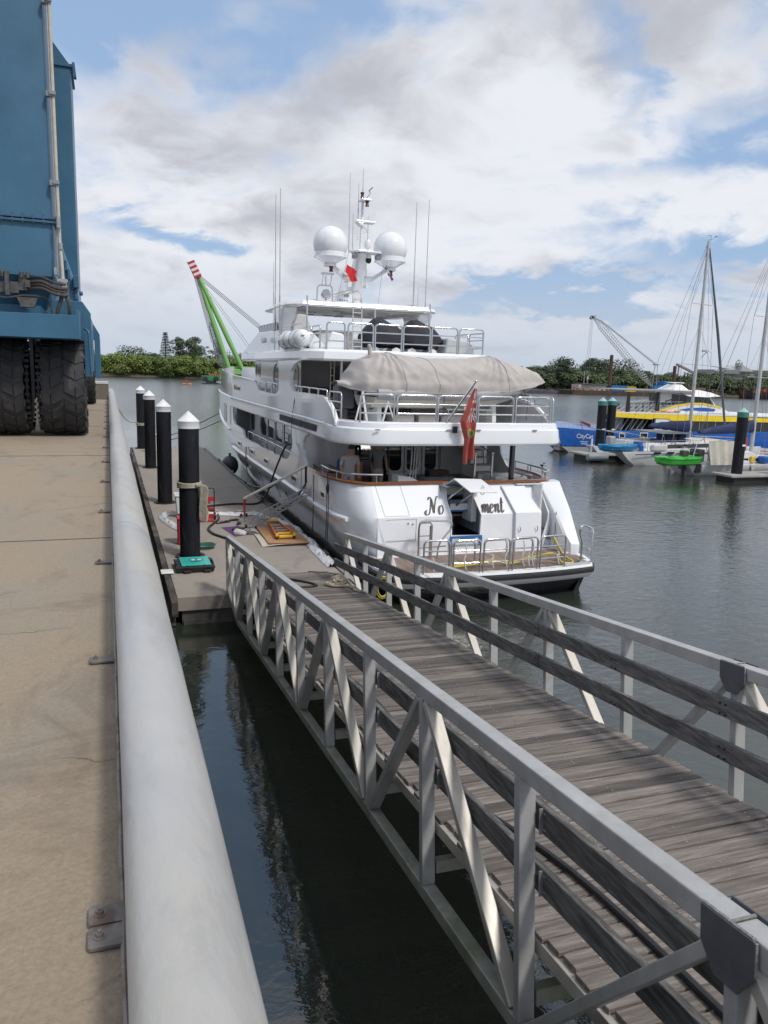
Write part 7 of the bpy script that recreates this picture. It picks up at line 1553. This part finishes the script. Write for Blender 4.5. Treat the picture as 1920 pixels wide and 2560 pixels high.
for x, z, lb in ((147.9, 12.1, 'tall rusty steel spud pile rising above the blue container'), (172.3, 9.5, 'shorter rusty spud pile at the right of the lattice crane')):
    mb = MB(); mb.cyl((x, 206.5, -2), (x, 206.5, z), .55, n=16); mb.cyl((x, 206.5, z), (x, 206.5, z+.25), .58, .3, n=16); single('spud_pile', mb, rust, lb, 'steel pile', group='rusty spud piles')
T = thing('crawler_crane', 'blue crawler crane with a long grey lattice boom standing on the work barge', 'crane', (167, 208, 1.2))
mb = MB(); mb.box(166, 168.6, 206, 209.5, 2.1, 3.3); mb.box(168.6, 170.4, 206, 209.5, 2.1, 4.7); mb.box(164.6, 166, 206, 207.5, 2.0, 3.0); build('house', mb, MATS['container blue'], T, sm=0, bev=.1)
mb = MB(); mb.box(165, 171, 205.6, 206.5, 1.15, 2.05); mb.box(165, 171, 209, 210, 1.15, 2.05); build_split('crawler_track', mb, black, T, sm=0, bev=.2)
def lattice(mb, a, b_, w, n, r):
    a, b_ = Vector(a), Vector(b_); _, _, d, s, u = mb.frame(a, b_); C4 = [(-1, -1), (1, -1), (1, 1), (-1, 1)]
    def W_(t): return w*min(1, .15+t*5, .25+(1-t)*5)
    def pt(t, c): return a.lerp(b_, t)+s*c[0]*W_(t)+u*c[1]*W_(t)
    for i in range(n):
        for c in range(4):
            mb.tube([pt(i/n, C4[c]), pt((i+1)/n, C4[c])], r, 4)
            mb.tube([pt(i/n, C4[c]), pt((i+1)/n, C4[(c+1) % 4])], r*.7, 3)
grylat = M('lattice grey', (.34, .36, .38), .5, .2)
mb = MB(); lattice(mb, (165.3, 207.5, 2.6), (140.9, 207.5, 23.4), .75, 34, .075); build('boom', mb, grylat, T, sm=0)
mb = MB(); mb.box(140.0, 141.4, 207, 208, 23.0, 23.9); mb.cyl((140.2, 207, 23.2), (140.2, 208, 23.2), .5, n=14); build('boom_head', mb, grylat, T, sm=0)
mb = MB()
for dx in (0, 1.5): mb.tube([(165.0+dx, 207.5, 3.3), (165.2+dx*.7, 207.5, 9.9)], .10, 5)
mb.box(164.8, 166.6, 207, 208, 9.7, 10.1); build('gantry', mb, grylat, T, sm=0)
mb = MB()
for k in range(4): mb.tube([(165.5, 206.8+.4*k, 9.9), (143.2-.3*k, 206.8+.4*k, 22.6+.2*k)], .045, 4)
for k in range(3): mb.tube([(140.0+.35*k, 207.5, 23.2), (139.3+.75*k, 207.5, 2.2)], .04, 4)
build('crane_wire', mb, wire, T)
T = thing('flat_barge', 'low dark flat barge moored left of the long work barge', 'barge', (124, 206, 0)); mb = MB(); mb.prism([(112, 204, 1.0), (112, 204, -.2), (126.5, 204, -.2), (128, 204, .4), (128.2, 204, 1.05)], (0, 8, 0)); build('hull', mb, M('barge slate', (.06, .06, .085), .7, 0, .3, .5), T, sm=0)
mb = MB(); mb.box(125, 126, 205, 206, 1.05, 1.7); mb.cyl((114, 206, 1), (114, 206, 1.6), .3); build('deck_gear', mb, rust, T, sm=0)
T = thing('old_ship', 'rusty dark hulled ship moored on the far bank behind the masts', 'ship', (215, 200, 0))
mb = MB(); R = []
for i in range(16):
    u = i/15; x = 194-(1-u)*0+u*48; b = 5*min(1, .05+u*3)**.6; R.append([(x-1.2*(1-u)**3*1.5, 200-b, 2.9-.9*min(1, u*4)), (x, 200-b*.9, .8), (x+1.0*(1-u)**3, 200-b*.6, -.4), (x, 200+b*.6, -.4), (x, 200+b, 2.0)])
mb.loft(R); build('hull', mb, M('rust and navy hull', (.02, .03, .06), .7, 0, .3, .4, col2=(.10, .04, .025), c2=(.45, .55)), T, sm=30)
mb = MB(); mb.box(208, 216, 197, 203, 2, 3.6); mb.box(210, 214, 198, 202, 3.6, 5.0); mb.cyl((211, 200, 5), (211, 200, 7), .3); build('deckhouse', mb, M('cream deckhouse', (.42, .40, .32), .7), T, sm=0, bev=.1)
mb = MB()
for k in range(10): x = 196+rr.uniform(0, 10); mb.box(x, x+1, 197, 198, 2, 2.4+rr.uniform(0, 1.2))
build('deck_machinery', mb, M('red brown machinery', (.22, .07, .04), .7, 0, .3, 1), T, sm=0)
T = thing('old_tug', 'rust brown workboat moored left of the old dark ship', 'workboat', (186, 206, 0)); mb = MB(); mb.prism([(176, 206, 1.6), (178, 206, -.2), (193, 206, -.2), (194, 206, 1.4)], (0, 5, 0)); build('hull', mb, rust, T, sm=0)
mb = MB(); mb.box(181, 186, 207, 210, 1.5, 3.0); mb.tube([(177, 206.2, 1.6), (177, 206.2, 2.5), (192, 206.2, 2.4)], .05, 4); build('deckhouse', mb, M('tug brown', (.16, .09, .06), .7), T, sm=0)
# industry above the trees
def shed(x0, x1, y, z0, z1, label, mat):
    T = thing('warehouse', label, 'warehouse', (x0, y, 2)); mb = MB(); mb.box(x0, x1, y, y+20, 2, z0); build('wall', mb, mat, T, sm=0)
    mb = MB(); mb.prism([(x0-1, y-1, z0), (x1+1, y-1, z0), (x1+1, y+10, z1), (x0-1, y+10, z1)], (0, 0, .3)); build('roof', mb, M('pale roof', (.42, .44, .45), .5), T, sm=0)
shed(178, 205, 268, 8.2, 8.9, 'long pale warehouse roof showing above the trees behind the work barge', M('warehouse wall', (.3, .31, .32), .7))
shed(236, 262, 250, 10.0, 11.2, 'grey shed roof above the trees beside the slender tower', MATS['warehouse wall'])
T = thing('silo_tower', 'slender industrial tower above the trees at the far right', 'tower', (240, 248, 2)); mb = MB(); lattice(mb, (238, 248, 8), (238, 248, 14), .8, 6, .15); mb.box(237, 239, 247, 249, 11.5, 12.6); build('tower_frame', mb, grylat, T, sm=0)
mb = MB(); mb.prism([(233, 248, 9.5), (246, 248, 9.5), (240, 248, 12)], (0, 8, 0)); build('hopper_roof', mb, MATS['pale roof'], T, sm=0)
T = thing('conveyor', 'sloping grey conveyor gantry above the trees', 'conveyor', (206, 246, 4)); mb = MB(); mb.beam((206, 246, 11.2), (216, 246, 7.6), 1.2, .7); mb.beam((207, 246, 3), (207, 246, 11), .4, .4); build('gantry', mb, steelgrey, T, sm=0)
mb = MB(); mb.beam((220, 246, 7.4), (230, 246, 9.6), 1.0, .5); mb.box(228, 236, 245, 248, 8.4, 9.0); mb.box(229, 235, 245, 248, 9.05, 9.9); build('gantry', mb, steelgrey, T, sm=0)
mb = MB(); mb.box(236, 320, 246, 246.6, 9.3, 9.55); build('conveyor_belt', mb, steelgrey, T, sm=0)
# green sheerleg crane barge on the left
T = thing('sheerleg_crane', 'bright green A-frame floating crane with red and white striped head', 'floating crane', (34, 240, 0))
mb = MB(); mb.prism([(27.0, 236, 2.1), (27.4, 236, 1.2), (29.5, 236, .4), (29.5, 236, -.3), (62, 236, -.3), (62, 236, 2.1)], (0, 10, 0)); build('barge_hull', mb, dkgreen, T, sm=0)
mb = MB(); mb.box(28.6, 62, 235.9, 246, -.3, .75); build('boot_top', mb, black, T, sm=0)
mb = MB(); mb.box(32.4, 40, 238, 244, 2.1, 4.4); mb.box(34, 44, 239, 243, 4.4, 5.2); build('deckhouse', mb, greenP, T, sm=0, bev=.1)
for a, b_ in (((34.9, 238, 3.4), (25.8, 240.5, 31.5)), ((38.9, 238, 3.8), (26.2, 240, 30.8))):
    mb = MB(); a, b_ = Vector(a), Vector(b_); mb.tube([a, a.lerp(b_, .06), a.lerp(b_, .35), a.lerp(b_, .95), b_], [.35, .62, .78, .62, .5], 14); build('leg', mb, greenP, T)
mb = MB(); mb.box(34.4, 39.7, 236.4, 237.4, 2.9, 3.9); build('leg_foot', mb, greenP, T, sm=0)
h0, h1 = Vector((26.0, 240, 30.6)), Vector((23.9, 240, 35.0))
for k in range(7): mb = MB(); mb.beam(h0.lerp(h1, k/7), h0.lerp(h1, (k+.98)/7), 2.0, 1.9-.12*k, (0, 1, 0)); build('head_band', mb, M('head red', (.45, .02, .04), .5) if k % 2 == 0 else M('head white', (.7, .65, .65), .5), T, sm=0)
mb = MB(); mb.beam((24.2, 240, 34.6), (22.8, 240, 34.5), .4, .25); build('head_hook', mb, red, T, sm=0)
mb = MB()
for k in range(5): mb.tube([(24.6+.25*k, 239.5, 31.5), (29.6+.35*k, 239.5, 12.5), (32.2+.2*k, 239.5, 8.5)], .09, 4)
for k in range(3): mb.tube([(26.2+.4*k, 241, 31.6-.8*k), (60, 241, 6.0-.7*k)], .10, 4)
mb.tube([(26.8, 241, 30), (44, 241, 8)], .06, 4); mb.tube([(26.8, 241.6, 29.4), (43, 241, 8)], .05, 4); build('crane_wire', mb, steelgrey, T)
mb = MB(); lattice(mb, (33.8, 242, 4.5), (29.3, 242, 18), .5, 14, .07); lattice(mb, (33, 244, 5), (31, 244, 13), .7, 8, .08); mb.box(33.4, 36, 240, 241, 8.2, 8.3); mb.box(33.4, 36, 240, 241, 9.2, 9.3)
for x in (33.5, 34.3, 35.1, 35.9): mb.cyl((x, 240, 5), (x, 240, 10.2), .06, n=5)
build('access_tower', mb, grylat, T, sm=0)
mb = MB()
for k in range(8): x = 28.5+k*.55; mb.box(x, x+.4, 237, 238, 2.1, 2.6+.5*(k % 3 == 0)); 
build('deck_gear', mb, om, T, sm=0)
mb = MB(); mb.lathe((30.4, 235.8, 1.4), [(0, -.3), (.6, -.3), (.75, 0), (.6, .3), (0, .3)], 16, 'Y'); mb.lathe((27.3, 236, 1.3), [(0, -.4), (.7, -.4), (.8, 0), (.7, .4), (0, .4)], 12, 'Y'); build_split('tyre_fender', mb, black, T)
tb = text_mb('FA3', .8, lambda x, y, z: (31.6+x, 235.97-z, 1.35+y)); build('lettering', tb, M('pale green letters', (.4, .6, .45), .5), T, sm=0)
# paddler in an orange kayak
T = thing('kayak', 'small orange kayak crossing the river in front of the left bank', 'kayak', (19.6, 214, 0)); mb = MB(); mb.loft([[(18.7+a*.55, 214+b*.3*s_, c) for b, c in ((-1, .3), (-.6, .0), (.6, .0), (1, .3), (0, .42))] for a, s_ in ((0, .05), (.9, .8), (2.2, 1), (3.4, .8), (4.4, .05))]); build('hull', mb, M('pale orange hull', (.6, .25, .12), .5), T, sm=40)
T = thing('person', 'kayaker in a red top sitting in the small orange kayak', 'person', (19.9, 214, .3)); mb = MB(); mb.loft([[(19.9+w*math.cos(a), 214+w*.7*math.sin(a), z) for a in [2*PI*k/10 for k in range(10)]] for z, w in ((.3, .22), (.55, .2), (.8, .26), (.92, .12), (.98, .08), (1.04, .1), (1.14, .12), (1.24, .09), (1.28, .02))]); mb.tube([(19.65, 213.9, .82), (19.4, 213.6, .6), (19.2, 213.4, .7)], .06, 6); mb.tube([(20.15, 213.9, .82), (20.3, 213.5, .65), (20.1, 213.3, .8)], .06, 6); build('body', mb, M('kayaker red', (.4, .06, .04), .7), T)
mb = MB(); mb.tube([(18.6, 213.4, .5), (20.8, 213.4, 1.0)], .025, 5); mb.box(20.7, 21.1, 213.38, 213.42, .95, 1.1); mb.box(18.3, 18.7, 213.38, 213.42, .40, .55); single('paddle', mb, black, 'paddle held by the kayaker', 'paddle')

# ---------------------------------------------------------------- trees on the far bank
def leafmat(name, a, b_):
    m = bpy.data.materials.new(name); m.use_nodes = True; t = m.node_tree; t.nodes.clear(); g = G(t); p = g.n('ShaderNodeBsdfPrincipled'); o = g.n('ShaderNodeOutputMaterial'); t.links.new(p.outputs[0], o.inputs[0])
    ri = g.n('ShaderNodeNewGeometry').outputs['Random Per Island']; oi = g.n('ShaderNodeObjectInfo').outputs['Random']
    c = g.mix(ri, a, b_); c = g.mix(1.0, c, g.mix(oi, (.78, .8, .8), (1.2, 1.15, 1.05)), 'MULTIPLY'); g.put(p.inputs['Base Color'], c); p.inputs['Roughness'].default_value = .6; return m
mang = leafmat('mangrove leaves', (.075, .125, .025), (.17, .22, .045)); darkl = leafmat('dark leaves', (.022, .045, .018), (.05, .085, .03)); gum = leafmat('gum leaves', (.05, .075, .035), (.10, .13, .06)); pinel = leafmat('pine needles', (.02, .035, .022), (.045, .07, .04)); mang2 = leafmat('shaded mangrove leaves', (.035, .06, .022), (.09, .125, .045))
bark = M('bark', (.12, .10, .08), .9, 0, .3, 2)
def leafcloud(mb, c, r, n, s, rg, flat=.75, up=.25):
    for _ in range(n):
        d = Vector((rg.gauss(0, 1), rg.gauss(0, 1), rg.gauss(0, 1)))
        if d.length < .01: continue
        d.normalize()
        if d.z < -.35 and rg.random() < .7: d.z = -d.z
        q = c+Vector((d.x*r, d.y*r, d.z*r*flat))*rg.uniform(.72, 1.06)
        nrm = (d+Vector((rg.uniform(-.5, .5), rg.uniform(-.5, .5), rg.uniform(-.3, .6)+up))).normalized()
        a = nrm.orthogonal().normalized(); b_ = nrm.cross(a); t = rg.uniform(0, PI); a, b_ = a*math.cos(t)+b_*math.sin(t), b_*math.cos(t)-a*math.sin(t); z = s*rg.uniform(.6, 1.3)
        mb.add([q-a*z, q-b_*z*.6, q+a*z, q+b_*z*.6], [(0, 1, 2, 3)])
def round_tree(name, label, cat, h, w, seed, mat, n=26, leaves=70, s=.32, base=.12, grp=None, clump=.30, trunk=.18):
    rg = random.Random(seed); T = thing(name, label, cat, (0, 0, 0), grp); mb = MB()
    tr = MB(); tr.tube([(0, 0, -.6), (.1, 0, h*.25), (-.1, .1, h*.55), (0, 0, h*.8)], [trunk*1.3, trunk, trunk*.6, .05], 7)
    for k in range(n):
        a = rg.uniform(0, 2*PI); t = rg.random()**.7; zz = h*(base+(.88-base)*rg.random()**.8); lim = (math.sin(PI*min(1, max(.12, (zz/h-base+.10)/(1.06-base))))**.55)
        rad_ = w/2*lim*(.45+.5*t); c = Vector((rad_*math.cos(a), rad_*math.sin(a), zz)); r = w*clump*rg.uniform(.6, 1.05)*(.65+.35*lim); r = min(r, h*.28)
        leafcloud(mb, c, r, leaves, s, rg)
        if k % 3 == 0: tr.tube([(0, 0, h*.15+.2*zz), (c.x*.5, c.y*.5, zz*.65), tuple(c)], [trunk*.6, trunk*.4, .04], 5)
    build('trunk', tr, bark, T); build('crown', mb, mat, T, sm=0, fix=False); return T
rg = random.Random(21)
def on_bank(t, off):
    L = [(Vector((*BANK[i], 0)), Vector((*BANK[i+1], 0))) for i in range(N-1)]; tot = sum((b-a).length for a, b in L); q = t*tot
    for a, b in L:
        l = (b-a).length
        if q <= l: d = (b-a).normalized(); return a.lerp(b, q/l)+Vector((-d.y, d.x, 0))*off
        q -= l
    return L[-1][1]
gL = 'yellow green mangroves along the far bank at the left'
protos = [round_tree('mangrove', 'yellow green rounded mangrove in the bank row left of the yacht bow', 'tree', h_, w_, s_, mang, 30, 120, .36, .06, gL) for h_, w_, s_ in ((7.6, 9, 1), (8.4, 10.5, 2), (6.9, 8.5, 3))]
gL = 'darker mangroves along the far bank behind the barges'
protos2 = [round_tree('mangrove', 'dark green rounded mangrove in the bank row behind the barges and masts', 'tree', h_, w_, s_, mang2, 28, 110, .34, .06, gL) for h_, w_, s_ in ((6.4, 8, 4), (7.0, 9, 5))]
first = True; used = set()
def place(P, x, y, z=1.0, rz=0, sc=1.0, label=None):
    if P not in used:
        used.add(P); P.location = (x, y, z); P.rotation_euler = (0, 0, rz); P.scale = (sc, sc, sc)
        if label: P['label'] = label
        return P
    return dup(P, (x, y, z), rz, label, sc)
def bank_y(x):
    for (x0, y0), (x1, y1) in zip(BANK, BANK[1:]):
        if x0 <= x <= x1: return y0+(y1-y0)*(x-x0)/(x1-x0)
    return 100
x = -14
while x < 62:
    place(rg.choice(protos), x+rg.uniform(-1, 1), bank_y(x)+rg.uniform(1.5, 4), .3, rg.uniform(0, 6), rg.uniform(.88, 1.08)); x += 5.4
x = -12
while x < 60: place(rg.choice(protos), x+rg.uniform(-2, 2), bank_y(x)+10+rg.uniform(0, 3), .8, rg.uniform(0, 6), rg.uniform(.85, 1.02)); x += 9
x = 64
while x < 262: # right bank row
    place(rg.choice(protos2), x+rg.uniform(-1, 1), bank_y(x)+rg.uniform(2, 5), .2, rg.uniform(0, 6), rg.uniform(.85, 1.1)); x += 5.0
x = 104
while x < 270: place(rg.choice(protos2), x+rg.uniform(-2, 2), bank_y(x)+12+rg.uniform(0, 4), .8, rg.uniform(0, 6), rg.uniform(.95, 1.18)); x += 9
dk1 = round_tree('broad_tree', '', 'tree', 9.5, 12, 31, darkl, 26, 80, .34, .2, 'dark trees behind the mangroves'); dk2 = round_tree('broad_tree', '', 'tree', 8.5, 10, 33, darkl, 24, 80, .34, .2, 'dark trees behind the mangroves')
for i, (x, dy, sc, lb) in enumerate(((8.5, 16, 1.08, 'broad dark tree behind the mangroves, left of the tall pine'), (17.0, 18, .92, 'lower dark tree directly left of the pine foot'), (35.0, 18, 1.05, 'dark tree between the gum tree and the green crane'), (44.5, 18, .98, 'dark tree behind the legs of the green crane'), (50, 14, .9, 'dark tree just left of the yacht roof beyond the green crane'),
      (126, 16, .95, 'small dark tree left of the tall rounded hoop pine'), (160, 20, 1.10, 'dark tree behind the lattice boom foot'), (170, 20, 1.12, 'dark tree between the crane gantry and the first mast'), (181, 22, 1.1, 'dark tree behind the catamaran mast'), (150, 14, .85, 'dark tree behind the blue container'))):
    place((dk1, dk2)[i % 2], x, bank_y(x)+dy, 1.5, i*1.3, sc, lb)
gm = round_tree('gum_tree', 'tall open crowned gum tree right of the narrow pine on the left bank', 'tree', 16.0, 13.5, 41, gum, 46, 110, .34, .35, None, .17, .35); gm.location = (31, 331, 1.5)
gm2 = round_tree('gum_tree', 'dark spreading gum tree behind the middle of the lattice boom', 'tree', 11.5, 12, 43, darkl, 26, 70, .30, .45, None, .17, .3); gm2.location = (168, 242, 1.5)
gm3 = round_tree('gum_tree', 'thin crowned gum tree behind the green crane legs', 'tree', 12.5, 9, 45, gum, 18, 45, .30, .45, None, .15, .25); gm3.location = (41.5, 332, 1.5)
# narrow tiered pine
T = thing('norfolk_pine', 'tall narrow tiered pine standing above the mangroves on the left bank', 'tree', (22.3, 328, 1.5)); mb = MB(); tr = MB(); tr.tube([(22.3, 328, 1), (22.3, 328, 17.9)], [.3, .06], 7); rg = random.Random(8)
z = 5.0
while z < 18.0:
    r = (18.6-z)*.20+.55
    for k in range(13):
        a = 2*PI*k/13+rg.uniform(-.2, .2)
        for j in range(14):
            t = (j+.5)/14; q = Vector((22.3+r*t*math.cos(a), 328+r*t*math.sin(a), z-.10*r*t+.25*t*t)); s = .40*rg.uniform(.6, 1.2)
            n_ = Vector((rg.uniform(-1, 1), rg.uniform(-1, 1), 1.2)).normalized(); aa = n_.orthogonal().normalized(); bb = n_.cross(aa); mb.add([q-aa*s, q-bb*s*.7, q+aa*s, q+bb*s*.7], [(0, 1, 2, 3)])
    z += .62
build('trunk', tr, bark, T); build('crown', mb, pinel, T, sm=0, fix=False)
hp = round_tree('hoop_pine', 'tall dark egg shaped pine on the far bank just right of the yacht tender', 'tree', 11.2, 6.2, 51, pinel, 44, 70, .26, .12, None, .20, .3); hp.location = (152.5, 240, 1.0); hp.scale = (1, 1, 1.05)
# low distant wood beyond everything, one mass
mb = MB(); rg = random.Random(77)
for k in range(170):
    x = -160+k*6.0+rg.uniform(-3, 3); y = 430-.35*max(0, x)+rg.uniform(0, 30); leafcloud(mb, Vector((x, y, rg.uniform(3, 6.5))), rg.uniform(4.5, 6.5), 60, .9, rg)
o = build('distant_wood', mb, darkl, sm=0, fix=False); o['kind'] = 'stuff'
